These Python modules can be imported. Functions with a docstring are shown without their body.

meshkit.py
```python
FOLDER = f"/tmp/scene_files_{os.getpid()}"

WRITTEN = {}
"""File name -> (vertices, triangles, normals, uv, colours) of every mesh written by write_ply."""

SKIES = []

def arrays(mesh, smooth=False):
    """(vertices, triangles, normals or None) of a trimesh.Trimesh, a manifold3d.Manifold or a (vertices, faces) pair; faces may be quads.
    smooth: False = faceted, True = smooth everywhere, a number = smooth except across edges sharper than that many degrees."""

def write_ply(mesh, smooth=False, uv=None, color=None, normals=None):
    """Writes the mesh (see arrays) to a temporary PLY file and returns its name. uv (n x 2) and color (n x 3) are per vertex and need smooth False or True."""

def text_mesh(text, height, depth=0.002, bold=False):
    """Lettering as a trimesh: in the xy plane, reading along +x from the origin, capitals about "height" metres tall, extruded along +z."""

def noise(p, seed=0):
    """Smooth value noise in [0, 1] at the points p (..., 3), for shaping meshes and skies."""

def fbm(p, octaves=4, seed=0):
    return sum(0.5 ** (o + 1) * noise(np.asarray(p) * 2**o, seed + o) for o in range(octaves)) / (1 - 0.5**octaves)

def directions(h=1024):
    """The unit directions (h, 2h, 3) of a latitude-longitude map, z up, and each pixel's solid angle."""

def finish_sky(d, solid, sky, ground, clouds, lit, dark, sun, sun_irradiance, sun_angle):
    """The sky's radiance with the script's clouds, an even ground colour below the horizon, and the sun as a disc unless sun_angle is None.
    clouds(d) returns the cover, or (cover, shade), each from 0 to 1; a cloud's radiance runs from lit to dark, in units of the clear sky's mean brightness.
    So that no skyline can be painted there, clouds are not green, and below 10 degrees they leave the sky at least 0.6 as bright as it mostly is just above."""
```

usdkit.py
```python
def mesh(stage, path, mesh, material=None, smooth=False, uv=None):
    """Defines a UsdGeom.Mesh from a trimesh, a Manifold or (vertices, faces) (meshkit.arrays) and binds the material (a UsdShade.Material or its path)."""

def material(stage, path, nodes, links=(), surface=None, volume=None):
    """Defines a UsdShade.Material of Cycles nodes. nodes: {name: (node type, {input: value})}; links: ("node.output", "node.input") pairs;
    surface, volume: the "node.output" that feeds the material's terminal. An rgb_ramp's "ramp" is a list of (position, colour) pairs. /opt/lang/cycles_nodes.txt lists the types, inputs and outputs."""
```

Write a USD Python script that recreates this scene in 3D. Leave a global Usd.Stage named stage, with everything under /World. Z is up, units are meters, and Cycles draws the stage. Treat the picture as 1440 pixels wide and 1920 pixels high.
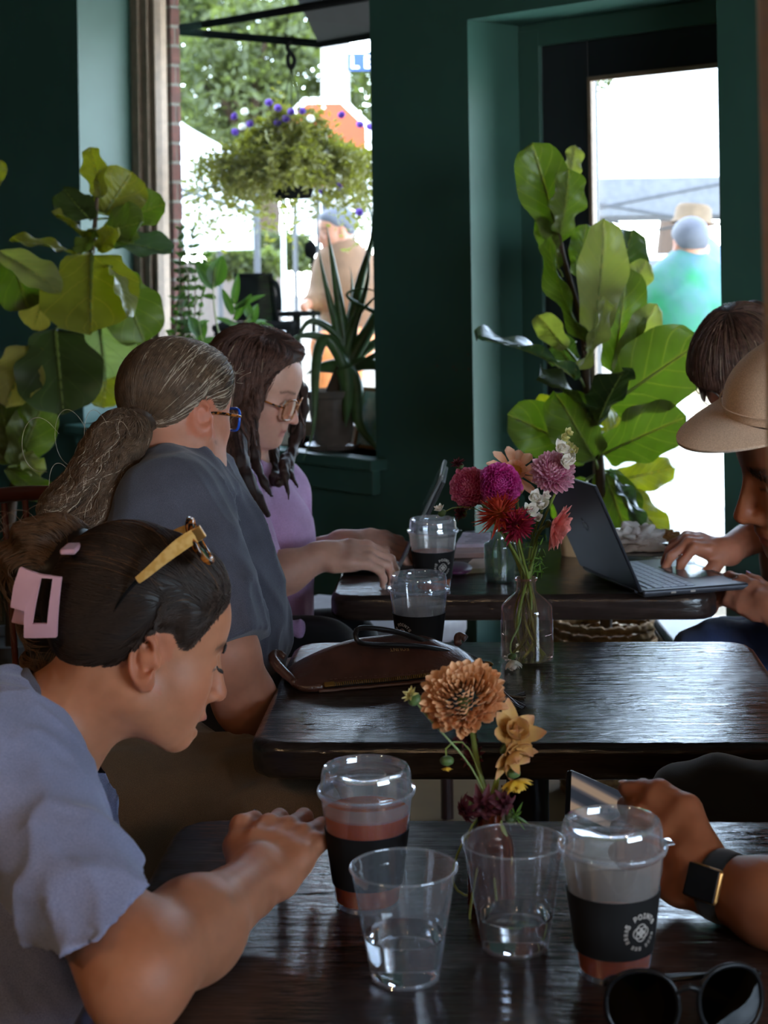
import math, random
import numpy as np, trimesh, manifold3d, shapely
import shapely.affinity
from shapely.geometry import Polygon, box as sbox
import usdkit, meshkit
from meshkit import noise, fbm
from pxr import Usd, UsdGeom, UsdLux, UsdShade, Gf, Sdf, Vt

stage = Usd.Stage.CreateInMemory()
UsdGeom.SetStageUpAxis(stage, 'Z'); UsdGeom.SetStageMetersPerUnit(stage, 1.0)
UsdGeom.Xform.Define(stage, '/World'); UsdGeom.Scope.Define(stage, '/World/Looks')
A = np.array
# ------------------------------------------------------------------ camera
W, H, FPX, HORIZON = 1440, 1920, 3200.0, 470.0        # focal length and principal row in pixels of the 1440x1920 frame (lens shifted down)
CAM, YAW, ROLL = A([0, 0, 1.407]), math.radians(3.3), math.radians(0.9)
RV, FV, UV = A([math.cos(YAW), math.sin(YAW), 0]), A([-math.sin(YAW), math.cos(YAW), 0]), A([0, 0, 1.0])
APER = 24.0
cam = UsdGeom.Camera.Define(stage, '/World/camera')
_r, _u = RV*math.cos(ROLL) - UV*math.sin(ROLL), RV*math.sin(ROLL) + UV*math.cos(ROLL)
cam.AddTransformOp().Set(Gf.Matrix4d(*_r, 0, *_u, 0, *(-FV), 0, *CAM, 1))
cam.CreateHorizontalApertureAttr(APER); cam.CreateVerticalApertureAttr(APER*H/W)
cam.CreateFocalLengthAttr(FPX/W*APER)
cam.CreateVerticalApertureOffsetAttr(-(H/2 - HORIZON)/W*APER)
cam.CreateFStopAttr(8.0); cam.CreateFocusDistanceAttr(2.3)
cam.CreateClippingRangeAttr(Gf.Vec2f(0.05, 500))
cam.CreateExposureAttr(-0.2)

def ray(px, py):
    a, b = px - 720.0, -(py - HORIZON)
    u, v = a*math.cos(ROLL) + b*math.sin(ROLL), -a*math.sin(ROLL) + b*math.cos(ROLL)
    return FV + u/FPX*RV + v/FPX*UV
def P(px, py, D): return CAM + D*ray(px, py)            # the point seen at a pixel, D metres in front of the camera
def PZ(px, py, z):                                        # ... on the level plane at height z
    d = ray(px, py); return CAM + d*((z - CAM[2])/d[2])
def proj(p):                                              # pixel of a world point
    q = A(p) - CAM; D = q @ FV; u, v = FPX*(q @ RV)/D, FPX*q[..., 2]/D
    return np.stack([720 + u*math.cos(ROLL) - v*math.sin(ROLL), HORIZON - (u*math.sin(ROLL) + v*math.cos(ROLL)), D], -1)
def C2W(r, f, u=0.0): return RV*r + FV*f + UV*u           # camera-aligned right / forward / up to world

# ------------------------------------------------------------------ sky, sun, lamps
def mat(name, nodes, links=(), surface='p.BSDF', volume=None):
    return usdkit.material(stage, '/World/Looks/' + name, nodes, links, surface=surface, volume=volume)
SUN_EL, SUN_AZ = math.radians(56), math.radians(-50)      # sun outside, beyond the window, high and to the left
dome = UsdLux.DomeLight.Define(stage, '/World/sky')
dome.CreateIntensityAttr(1.0)
sky = usdkit.material(stage, '/World/Looks/sky_look', {
    't': ('sky_texture', {'sky_type': 'hosek_wilkie', 'sun_disc': False, 'turbidity': 3.0, 'ground_albedo': 0.4,
          'sun_direction': (math.sin(SUN_AZ)*math.cos(SUN_EL), math.cos(SUN_AZ)*math.cos(SUN_EL), math.sin(SUN_EL))}),
    'h': ('hsv', {'saturation': .62}), 'b': ('background_shader', {'strength': 92.0})}, [('t.color', 'h.color'), ('h.color', 'b.color')], surface='b.background')
UsdShade.MaterialBindingAPI.Apply(dome.GetPrim()).Bind(sky)

sun = UsdLux.DistantLight.Define(stage, '/World/sun'); sun.CreateIntensityAttr(1.0); sun.CreateAngleAttr(0.53); sun.CreateColorAttr(Gf.Vec3f(1.0, .95, .86))
_sd = -A([math.sin(SUN_AZ)*math.cos(SUN_EL), math.cos(SUN_AZ)*math.cos(SUN_EL), math.sin(SUN_EL)])
def aim(x, pos, d):                                       # light frame: local -z along d
    z = -A(d)/np.linalg.norm(d); xx = np.cross([0, 0, 1.0], z); xx /= np.linalg.norm(xx); yy = np.cross(z, xx)
    UsdGeom.Xformable(x).AddTransformOp().Set(Gf.Matrix4d(*xx, 0, *yy, 0, *z, 0, *map(float, pos), 1))
aim(sun, (0, 0, 10), _sd)
SUN_I, SKY_I = 130.0, 1.0
sun.GetIntensityAttr().Set(SUN_I); dome.GetIntensityAttr().Set(SKY_I)
LAMP_I = 165.0
# ------------------------------------------------------------------ prim helpers
_names = {}
def numbered(parent, name):
    k = (str(parent), name); n = _names.get(k, 0); _names[k] = n + 1
    return name if n == 0 else '%s_%03d' % (name, n)
def ppath(parent): return '/World' if parent is None else str(parent.GetPath())
def tag(o, label=None, cat=None, group=None, kind=None):
    p = o.GetPrim() if hasattr(o, 'GetPrim') else o
    for k, v in (('label', label), ('category', cat), ('group', group), ('kind', kind)):
        if v: p.SetCustomDataByKey(k, v)
    return p
def thing(name, label, cat, loc=(0, 0, 0), group=None, rotz=0.0):
    x = UsdGeom.Xform.Define(stage, '/World/' + numbered('/World', name))
    x.AddTranslateOp().Set(Gf.Vec3d(*map(float, loc)))
    if rotz: x.AddRotateZOp().Set(math.degrees(rotz))
    p = tag(x, label, cat, group); _loc[str(p.GetPath())] = (A(loc, float), rotz); return p
_loc = {}
def tm(m):
    if isinstance(m, trimesh.Trimesh): return m
    if hasattr(m, 'to_mesh'):
        q = m.to_mesh(); return trimesh.Trimesh(q.vert_properties[:, :3], q.tri_verts, process=False)
    v, f = np.asarray(m[0], float), np.asarray(m[1], int)
    if f.shape[1] == 4: f = np.vstack([f[:, [0, 1, 2]], f[:, [0, 2, 3]]])
    return trimesh.Trimesh(v, f, process=False)
def obj(name, mesh, m, parent=None, smooth=30, local=False, col=None, uv=None, label=None, cat=None, group=None, kind=None, loc=None):
    """One Mesh prim under parent (or /World). The mesh is in world coordinates unless local; it is moved into its thing's frame."""
    t = tm(mesh); v = np.array(t.vertices, float)
    path = ppath(parent) + '/' + numbered(ppath(parent), name)
    root = '/'.join(path.split('/')[:3])
    if parent is not None and not local and root in _loc:
        l, rz = _loc[root]; v = v - l
        if rz:
            c, s = math.cos(-rz), math.sin(-rz); v = v @ A([[c, -s, 0], [s, c, 0], [0, 0, 1]]).T
    if parent is None and loc is not None: v = v - A(loc)
    g = usdkit.mesh(stage, path, (v, t.faces), M[m] if isinstance(m, str) else m, smooth=smooth, uv=uv)
    if parent is None and loc is not None: UsdGeom.Xformable(g).AddTranslateOp().Set(Gf.Vec3d(*map(float, loc)))
    if col is not None:
        UsdGeom.PrimvarsAPI(g).CreatePrimvar('col', Sdf.ValueTypeNames.Color3fArray, 'vertex').Set(Vt.Vec3fArray.FromNumpy(np.asarray(col, np.float32)))
    return tag(g, label, cat, group, kind)
def struct(name, mesh, m, parent=None, **k):
    return obj(name, mesh, m, parent, kind='structure' if parent is None else None, **k)
def curves(name, lines, width, m, parent=None, kind=None, label=None):
    """BasisCurves; lines (n, k, 3) array or list of arrays in world coordinates."""
    path = ppath(parent) + '/' + numbered(ppath(parent), name)
    root = '/'.join(path.split('/')[:3]); l = _loc[root][0] if root in _loc else 0
    c = UsdGeom.BasisCurves.Define(stage, path)
    pts = np.concatenate([np.asarray(x) for x in lines]) - l
    c.CreatePointsAttr(Vt.Vec3fArray.FromNumpy(pts.astype(np.float32)))
    c.CreateCurveVertexCountsAttr(Vt.IntArray.FromNumpy(A([len(x) for x in lines], np.int32)))
    c.CreateTypeAttr('linear')
    if np.ndim(width) == 0: c.CreateWidthsAttr(Vt.FloatArray([float(width)])); c.SetWidthsInterpolation('constant')
    else: c.CreateWidthsAttr(Vt.FloatArray.FromNumpy(np.asarray(width, np.float32))); c.SetWidthsInterpolation('vertex')
    UsdShade.MaterialBindingAPI.Apply(c.GetPrim()).Bind(M[m])
    return tag(c, label, None, None, kind)
def copy_of(proto, name, loc, rotz, label, cat, group):
    x = UsdGeom.Xform.Define(stage, '/World/' + numbered('/World', name))
    x.GetPrim().GetReferences().AddInternalReference(proto.GetPath()); x.GetPrim().SetInstanceable(True)
    xf = UsdGeom.Xformable(x); xf.ClearXformOpOrder()
    xf.AddTranslateOp().Set(Gf.Vec3d(*map(float, loc)))
    if rotz or proto.HasAttribute('xformOp:rotateZ'): xf.AddRotateZOp().Set(math.degrees(rotz))
    return tag(x, label, cat, group)

# ------------------------------------------------------------------ mesh helpers
def unit(v): v = np.asarray(v, float); return v/np.linalg.norm(v, axis=-1, keepdims=True)
def cat(*ms):
    ms = [tm(m) for m in (ms[0] if len(ms) == 1 and isinstance(ms[0], (list, tuple)) else ms)]
    return trimesh.util.concatenate(ms)
def bx(a, b):                                             # box between two corners
    a, b = np.minimum(a, b), np.maximum(a, b)
    m = trimesh.creation.box(b - a); m.apply_translation((a + b)/2); return m
def fbox(o, ax, ay, az, lo, hi, r=0.0):                   # box in a frame (origin, three axes), optionally rounded
    lo, hi = A(lo, float), A(hi, float)
    m = rbox(hi - lo, r) if r else trimesh.creation.box(hi - lo)
    v = np.array(m.vertices) + (lo + hi)/2
    return tri_fix(trimesh.Trimesh(A(o) + v @ np.stack([ax, ay, az]), m.faces, process=False))
def tri_fix(m):
    if m.volume < 0: m.invert()
    return m
def rbox(size, r, n=8):
    s = np.maximum(A(size)/2 - r, 1e-5); sp = manifold3d.Manifold.sphere(r, n)
    return tm(manifold3d.Manifold.batch_hull([sp.translate((x, y, z)) for x in (-s[0], s[0]) for y in (-s[1], s[1]) for z in (-s[2], s[2])]))
def slab(poly, z0, z1, r=0.0, n=4):                      # extruded outline with rounded edges
    if r <= 0:
        m = trimesh.creation.extrude_polygon(poly, z1 - z0, engine='earcut'); m.apply_translation([0, 0, z0]); return m
    rings = []; ang = np.linspace(0, math.pi/2, n + 1)
    for a in ang: rings.append((r*(1 - math.sin(a)) , z0 + r*(1 - math.cos(a))))
    for a in ang[::-1]: rings.append((r*(1 - math.sin(a)), z1 - r*(1 - math.cos(a))))
    N = 96; base = poly.exterior; L = [base.interpolate(k/N, normalized=True) for k in range(N)]
    c = A([[q.x, q.y] for q in L]); d = unit(np.roll(c, -1, 0) - np.roll(c, 1, 0)); nrm = np.stack([d[:, 1], -d[:, 0]], 1)
    if base.is_ccw is False: nrm = -nrm
    v = np.concatenate([np.column_stack([c - nrm*o, np.full(N, z)]) for o, z in rings]); K = len(rings)
    f = []
    for k in range(K - 1):
        i = np.arange(N); j = (i + 1) % N
        f += [np.column_stack([k*N + i, k*N + j, (k + 1)*N + j]), np.column_stack([k*N + i, (k + 1)*N + j, (k + 1)*N + i])]
    ctr = c.mean(0); v = np.vstack([v, [*ctr, z0], [*ctr, z1]]); i = np.arange(N); j = (i + 1) % N
    f += [np.column_stack([j, i, np.full(N, len(v) - 2)]), np.column_stack([(K - 1)*N + i, (K - 1)*N + j, np.full(N, len(v) - 1)])]
    return tri_fix(trimesh.Trimesh(v, np.vstack(f), process=False))
def lathe(profile, n=48, closed=False):
    """Revolve (r, z) points about z; open profile gives a sheet."""
    pr = np.asarray(profile, float); k = len(pr); a = np.arange(n)/n*2*math.pi
    v = np.stack([np.outer(pr[:, 0], np.cos(a)), np.outer(pr[:, 0], np.sin(a)), np.repeat(pr[:, 1:2], n, 1)], -1).reshape(-1, 3)
    f = []; i = np.arange(n); j = (i + 1) % n
    for q in range(k - 1 + int(closed)):
        b = ((q + 1) % k)*n; a0 = q*n
        f += [np.column_stack([a0 + i, a0 + j, b + j]), np.column_stack([a0 + i, b + j, b + i])]
    return trimesh.Trimesh(v, np.vstack(f), process=False)
def tube(pts, r, n=8, caps=True):
    p = np.asarray(pts, float); k = len(p); r = np.broadcast_to(r, k)
    t = np.gradient(p, axis=0); t = unit(t + 1e-12)
    ref = A([0, 0, 1.0]) if abs(t[0][2]) < .9 else A([1.0, 0, 0]); u = unit(np.cross(t[0], ref)); us = []
    for q in t:
        u = unit(u - q*np.dot(u, q)); us.append(u)
    us = A(us); w = np.cross(t, us); a = np.arange(n)/n*2*math.pi
    v = (p[:, None] + r[:, None, None]*(np.cos(a)[None, :, None]*us[:, None] + np.sin(a)[None, :, None]*w[:, None])).reshape(-1, 3)
    f = []; i = np.arange(n); j = (i + 1) % n
    for q in range(k - 1):
        f += [np.column_stack([q*n + i, q*n + j, (q + 1)*n + j]), np.column_stack([q*n + i, (q + 1)*n + j, (q + 1)*n + i])]
    if caps:
        v = np.vstack([v, p[0], p[-1]]); f += [np.column_stack([j, i, np.full(n, len(v) - 2)]), np.column_stack([(k - 1)*n + i, (k - 1)*n + j, np.full(n, len(v) - 1)])]
    return trimesh.Trimesh(v, np.vstack(f), process=False)
def spline(pts, n=24):
    p = np.asarray(pts, float)
    if len(p) < 3: return np.linspace(p[0], p[-1], n)
    from scipy.interpolate import CubicSpline
    s = np.r_[0, np.cumsum(np.linalg.norm(np.diff(p, axis=0), axis=1))]
    return CubicSpline(s, p)(np.linspace(0, s[-1], n))
def moved(m, R=None, t=(0, 0, 0), s=1.0):
    m = tm(m); v = np.array(m.vertices)*s
    if R is not None: v = v @ np.asarray(R).T
    return trimesh.Trimesh(v + A(t), m.faces, process=False)
def rot(axis, deg): return trimesh.transformations.rotation_matrix(math.radians(deg), axis)[:3, :3]
def frame(z, x=None):                                     # rotation whose third column is z
    z = unit(z); x = A([1.0, 0, 0]) if x is None else A(x, float)
    if abs(np.dot(unit(x), z)) > .98: x = A([0, 1.0, 0])
    x = unit(x - z*np.dot(x, z)); return np.column_stack([x, np.cross(z, x), z])
def ball(c, r, sub=2):
    m = trimesh.creation.icosphere(sub, 1.0); return trimesh.Trimesh(A(c) + np.array(m.vertices)*A(r), m.faces, process=False)

# ------------------------------------------------------------------ signed distance bodies
def smin(a, b, k):
    h = np.maximum(k - np.abs(a - b), 0)/k; return np.minimum(a, b) - h*h*k*.25
def smax(a, b, k): return -smin(-a, -b, k)
def cone(p, a, b, ra, rb):
    a, b = A(a, float), A(b, float); ba = b - a; q = p - a
    h = np.clip(q @ ba/max(ba @ ba, 1e-9), 0, 1)
    return np.linalg.norm(q - h[:, None]*ba, axis=1) - (ra + (rb - ra)*h)
def ell(p, c, r, R=None):
    q = p - A(c)
    if R is not None: q = q @ R
    r = A(r, float); k0 = np.linalg.norm(q/r, axis=1); k1 = np.linalg.norm(q/(r*r), axis=1)
    return k0*(k0 - 1)/np.maximum(k1, 1e-9)
def chain(p, pts, rs, k=.02):
    d = None
    for i in range(len(pts) - 1):
        e = cone(p, pts[i], pts[i + 1], rs[i], rs[i + 1]); d = e if d is None else smin(d, e, k)
    return d
_O = np.stack(np.meshgrid(*[np.arange(9)]*3, indexing='ij'), -1).reshape(-1, 3)
def surf(f, lo, hi, h, slack=1.25):
    """Surface nets on the zero set of f, evaluated only in 8^3 blocks near the surface."""
    lo, hi = A(lo, float), A(hi, float); nb = np.maximum(np.ceil((hi - lo)/(8*h)).astype(int), 1)
    bi = np.stack(np.meshgrid(*[np.arange(n) for n in nb], indexing='ij'), -1).reshape(-1, 3)
    d = f(lo + (bi*8 + 4)*h); bi = bi[np.abs(d) < 4*h*math.sqrt(3)*slack]
    key = lambda g: (g[..., 0]*(1 << 40) + g[..., 1]*(1 << 20) + g[..., 2])
    V, K, E = [], [], [[], [], []]
    for s in range(0, len(bi), 256):
        b = bi[s:s + 256]; g = b[:, None]*8 + _O[None]; n = len(b)
        d = f((lo + g.reshape(-1, 3)*h)).reshape(n, 9, 9, 9)
        ins = d < 0
        acc = np.zeros((n, 8, 8, 8, 3)); cnt = np.zeros((n, 8, 8, 8))
        for ax in range(3):
            for o1 in (0, 1):
                for o2 in (0, 1):
                    sl0, sl1 = [slice(None)], [slice(None)]; off = []
                    o = [o1, o2]
                    for a2 in range(3):
                        if a2 == ax: sl0.append(slice(0, 8)); sl1.append(slice(1, 9)); off.append(None)
                        else: q = o.pop(0); sl0.append(slice(q, q + 8)); sl1.append(slice(q, q + 8)); off.append(q)
                    d0, d1 = d[tuple(sl0)], d[tuple(sl1)]; c = (d0 < 0) != (d1 < 0)
                    t = np.where(c, d0/np.where(c, d0 - d1, 1), 0)
                    for a2 in range(3): acc[..., a2] += np.where(c, t if a2 == ax else off[a2], 0)
                    cnt += c
        m = cnt > 0; idx = np.argwhere(m)
        cell = b[idx[:, 0]]*8 + idx[:, 1:]
        V.append(lo + (cell + acc[m]/cnt[m][:, None])*h); K.append(key(cell))
        for ax in range(3):
            sl1 = [slice(None)] + [slice(1, 9) if a2 == ax else slice(0, 8) for a2 in range(3)]
            i0, i1 = ins[:, :8, :8, :8], ins[tuple(sl1)]; c = np.argwhere(i0 != i1)
            E[ax].append(np.column_stack([b[c[:, 0]]*8 + c[:, 1:], i0[tuple(c.T)]]))
    V, K = np.concatenate(V), np.concatenate(K); o = np.argsort(K); V, K = V[o], K[o]
    F = []
    for ax in range(3):
        e = np.concatenate(E[ax]); g = e[:, :3]; a1, a2 = (ax + 1) % 3, (ax + 2) % 3
        q = []
        for s1, s2 in ((-1, -1), (0, -1), (0, 0), (-1, 0)):
            c = g.copy(); c[:, a1] += s1; c[:, a2] += s2; q.append(key(c))
        q = np.stack(q, 1); j = np.searchsorted(K, q); j = np.minimum(j, len(K) - 1); ok = (K[j] == q).all(1)
        j = j[ok]; fl = e[ok, 3] == 0; j[fl] = j[fl][:, ::-1]; F.append(j)
    F = np.concatenate(F); return trimesh.Trimesh(V, np.vstack([F[:, [0, 1, 2]], F[:, [0, 2, 3]]]), process=False)
def grad(f, p, e=1e-3):
    g = np.stack([f(p + e*A(v)) - f(p - e*A(v)) for v in np.eye(3)], 1); return unit(g + 1e-12)
def vnormals(m):
    v, f, n = meshkit.arrays(m, True); return n
def smooth_mesh(m, it=4):
    from scipy.sparse import coo_matrix
    e = np.vstack([m.faces[:, [0, 1]], m.faces[:, [1, 2]], m.faces[:, [2, 0]]]); n = len(m.vertices)
    e = np.vstack([e, e[:, ::-1]]); a = coo_matrix((np.ones(len(e)), (e[:, 0], e[:, 1])), (n, n)).tocsr(); a.data[:] = 1
    dg = np.maximum(np.asarray(a.sum(1)), 1); v = np.array(m.vertices)
    for k in range(it):
        v = v + .5*(a @ v/dg - v); v = v - .52*(a @ v/dg - v)
    return trimesh.Trimesh(v, m.faces, process=False)
def near(f, c, r):
    """f evaluated only within r of c; elsewhere a safe distance."""
    c = A(c)
    def g(p):
        q = np.linalg.norm(p - c, axis=1); m = q < r; d = np.maximum(q - r, 0) + .05
        if m.any(): d[m] = f(p[m])
        return d
    return g
def boxed(f, pts, pad):
    """f evaluated only inside the padded box of pts; elsewhere a safe distance."""
    lo, hi = bounds(pts, pad)
    def g(p):
        q = np.linalg.norm(np.maximum(np.maximum(lo - p, p - hi), 0), axis=1); m = q <= 0; d = q + .04
        if m.any(): d[m] = f(p[m])
        return d
    return g
def bounds(pts, pad): pts = A(pts); return pts.min(0) - pad, pts.max(0) + pad
# ------------------------------------------------------------------ materials
M = {}
def lin(r, g, b): return tuple((c/255/12.92 if c <= 10 else ((c/255 + .055)/1.055)**2.4) for c in (r, g, b))
def simple(name, rgb, rough=.5, metallic=0., spec=.5, vary=.12, scale=18., bump=0., bscale=90., lo=None, extra=None, srgb=True):
    c = A(lin(*rgb)) if srgb else A(rgb); a = tuple(np.clip(c*(1 - vary), 0, 1)); b = tuple(np.clip(c*(1 + vary), 0, 1))
    n = {'co': ('texture_coordinate', {}), 'n': ('noise_texture', {'scale': scale, 'detail': 3.0}), 'r': ('rgb_ramp', {'ramp': [(.3, lo or a), (.7, b)]}),
         'p': ('principled_bsdf', {'roughness': rough, 'metallic': metallic, 'specular_ior_level': spec, **(extra or {})})}
    l = [('co.object', 'n.vector'), ('n.fac', 'r.fac'), ('r.color', 'p.base_color')]
    if bump:
        n['bn'] = ('noise_texture', {'scale': bscale, 'detail': 4.0}); n['bu'] = ('bump', {'strength': bump, 'distance': .003})
        l += [('co.object', 'bn.vector'), ('bn.fac', 'bu.height'), ('bu.normal', 'p.normal')]
    M[name] = mat(name, n, l); return M[name]
def leafmat(name, top, vein, under, trans=.45, rough=.38, tcol=None):
    """Two-sided leaf: colour over uv with pale midrib and side veins, some light passing through."""
    top, vein, under = lin(*top), lin(*vein), lin(*under)
    n = {'uv': ('texture_coordinate', {}), 's': ('separate_xyz', {}), 'au': ('math', {'math_type': 'subtract', 'value2': .5}), 'ab': ('math', {'math_type': 'absolute'}),
         'mid': ('map_range', {'from_min': .012, 'from_max': .03, 'to_min': 1., 'to_max': 0., 'clamp': True}),
         'sk': ('math', {'math_type': 'multiply_add', 'value2': -.55}), 'sc': ('math', {'math_type': 'multiply', 'value2': 8.0}),
         'fr': ('math', {'math_type': 'pingpong', 'value2': .5}), 'sv': ('map_range', {'from_min': .0, 'from_max': .05, 'to_min': .8, 'to_max': 0., 'clamp': True}),
         'mx': ('math', {'math_type': 'maximum'}), 'ns': ('noise_texture', {'scale': 9., 'detail': 3.}), 'nr': ('rgb_ramp', {'ramp': [(.3, tuple(A(top)*.75)), (.75, tuple(np.minimum(A(top)*1.3, 1)))]}),
         'c': ('mix', {'color2': vein}), 'g': ('geometry', {}), 'c2': ('mix', {'color2': under}), 'bu': ('bump', {'strength': .35, 'distance': .004, 'invert': True}),
         'p': ('principled_bsdf', {'roughness': rough, 'specular_ior_level': .45}), 't': ('translucent_bsdf', {}), 'tc': ('mix', {'mix_type': 'multiply', 'fac': 1., 'color2': tcol or (1.9, 2.1, .7)}),
         'm': ('mix_closure', {'fac': trans})}
    l = [('uv.UV', 's.vector'), ('s.x', 'au.value1'), ('au.value', 'ab.value1'), ('ab.value', 'mid.value'), ('ab.value', 'sk.value1'), ('s.y', 'sk.value3'), ('sk.value', 'sc.value1'), ('sc.value', 'fr.value1'),
         ('fr.value', 'sv.value'), ('mid.result', 'mx.value1'), ('sv.result', 'mx.value2'), ('uv.object', 'ns.vector'), ('ns.fac', 'nr.fac'), ('nr.color', 'c.color1'), ('mx.value', 'c.fac'),
         ('c.color', 'c2.color1'), ('g.backfacing', 'c2.fac'), ('mx.value', 'bu.height'), ('c2.color', 'p.base_color'), ('bu.normal', 'p.normal'), ('c.color', 'tc.color1'), ('tc.color', 't.color'),
         ('p.BSDF', 'm.closure1'), ('t.BSDF', 'm.closure2')]
    M[name] = mat(name, n, l, surface='m.closure'); return M[name]
def clearmat(name, tint=(1, 1, 1), rough=.03, f0=.045, haze=0., hazecol=(.8, .8, .8), edge=.0):
    """Thin clear plastic or glass sheet: light passes straight through; reflection by fresnel; optional milky haze."""
    n = {'t': ('transparent_bsdf', {'color': tint}), 'g': ('glossy_bsdf', {'color': (1, 1, 1), 'roughness': rough}), 'lw': ('layer_weight', {'blend': .5}), 'pw': ('math', {'math_type': 'power', 'value2': 4.0}), 'f': ('math', {'math_type': 'multiply_add', 'value2': 1 - f0, 'value3': f0}), 'm': ('mix_closure', {})}
    l = [('lw.facing', 'pw.value1'), ('pw.value', 'f.value1'), ('f.value', 'm.fac'), ('t.BSDF', 'm.closure1'), ('g.BSDF', 'm.closure2')]; out = 'm.closure'
    if haze:
        n.update({'d': ('translucent_bsdf', {'color': hazecol}), 'd2': ('diffuse_bsdf', {'color': hazecol}), 'dm': ('mix_closure', {'fac': .5}), 'h': ('mix_closure', {'fac': haze})})
        l += [('d.BSDF', 'dm.closure1'), ('d2.BSDF', 'dm.closure2'), ('m.closure', 'h.closure1'), ('dm.closure', 'h.closure2')]; out = 'h.closure'
    M[name] = mat(name, n, l, surface=out); return M[name]
def vcol(name, rough=.5, sss=0., spec=.4, bump=0., bscale=300., sheen=0., mottle=.1, mscale=60.):
    """Colour from the mesh's own 'col' primvar, slightly mottled."""
    n = {'a': ('attribute', {'attribute': 'col'}), 'co': ('texture_coordinate', {}), 'n': ('noise_texture', {'scale': mscale, 'detail': 3.}), 'r': ('rgb_ramp', {'ramp': [(.3, (1 - mottle,)*3), (.7, (1.0,)*3)]}),
         'mu': ('mix', {'mix_type': 'multiply', 'fac': 1.}), 'p': ('principled_bsdf', {'roughness': rough, 'specular_ior_level': spec, 'sheen_weight': sheen, 'subsurface_weight': sss, 'subsurface_scale': .004, 'subsurface_radius': (1., .35, .2)})}
    l = [('co.object', 'n.vector'), ('n.fac', 'r.fac'), ('a.color', 'mu.color1'), ('r.color', 'mu.color2'), ('mu.color', 'p.base_color')]
    if bump:
        n['bn'] = ('noise_texture', {'scale': bscale, 'detail': 3.}); n['bu'] = ('bump', {'strength': bump, 'distance': .001})
        l += [('co.object', 'bn.vector'), ('bn.fac', 'bu.height'), ('bu.normal', 'p.normal')]
    M[name] = mat(name, n, l); return M[name]
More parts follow.
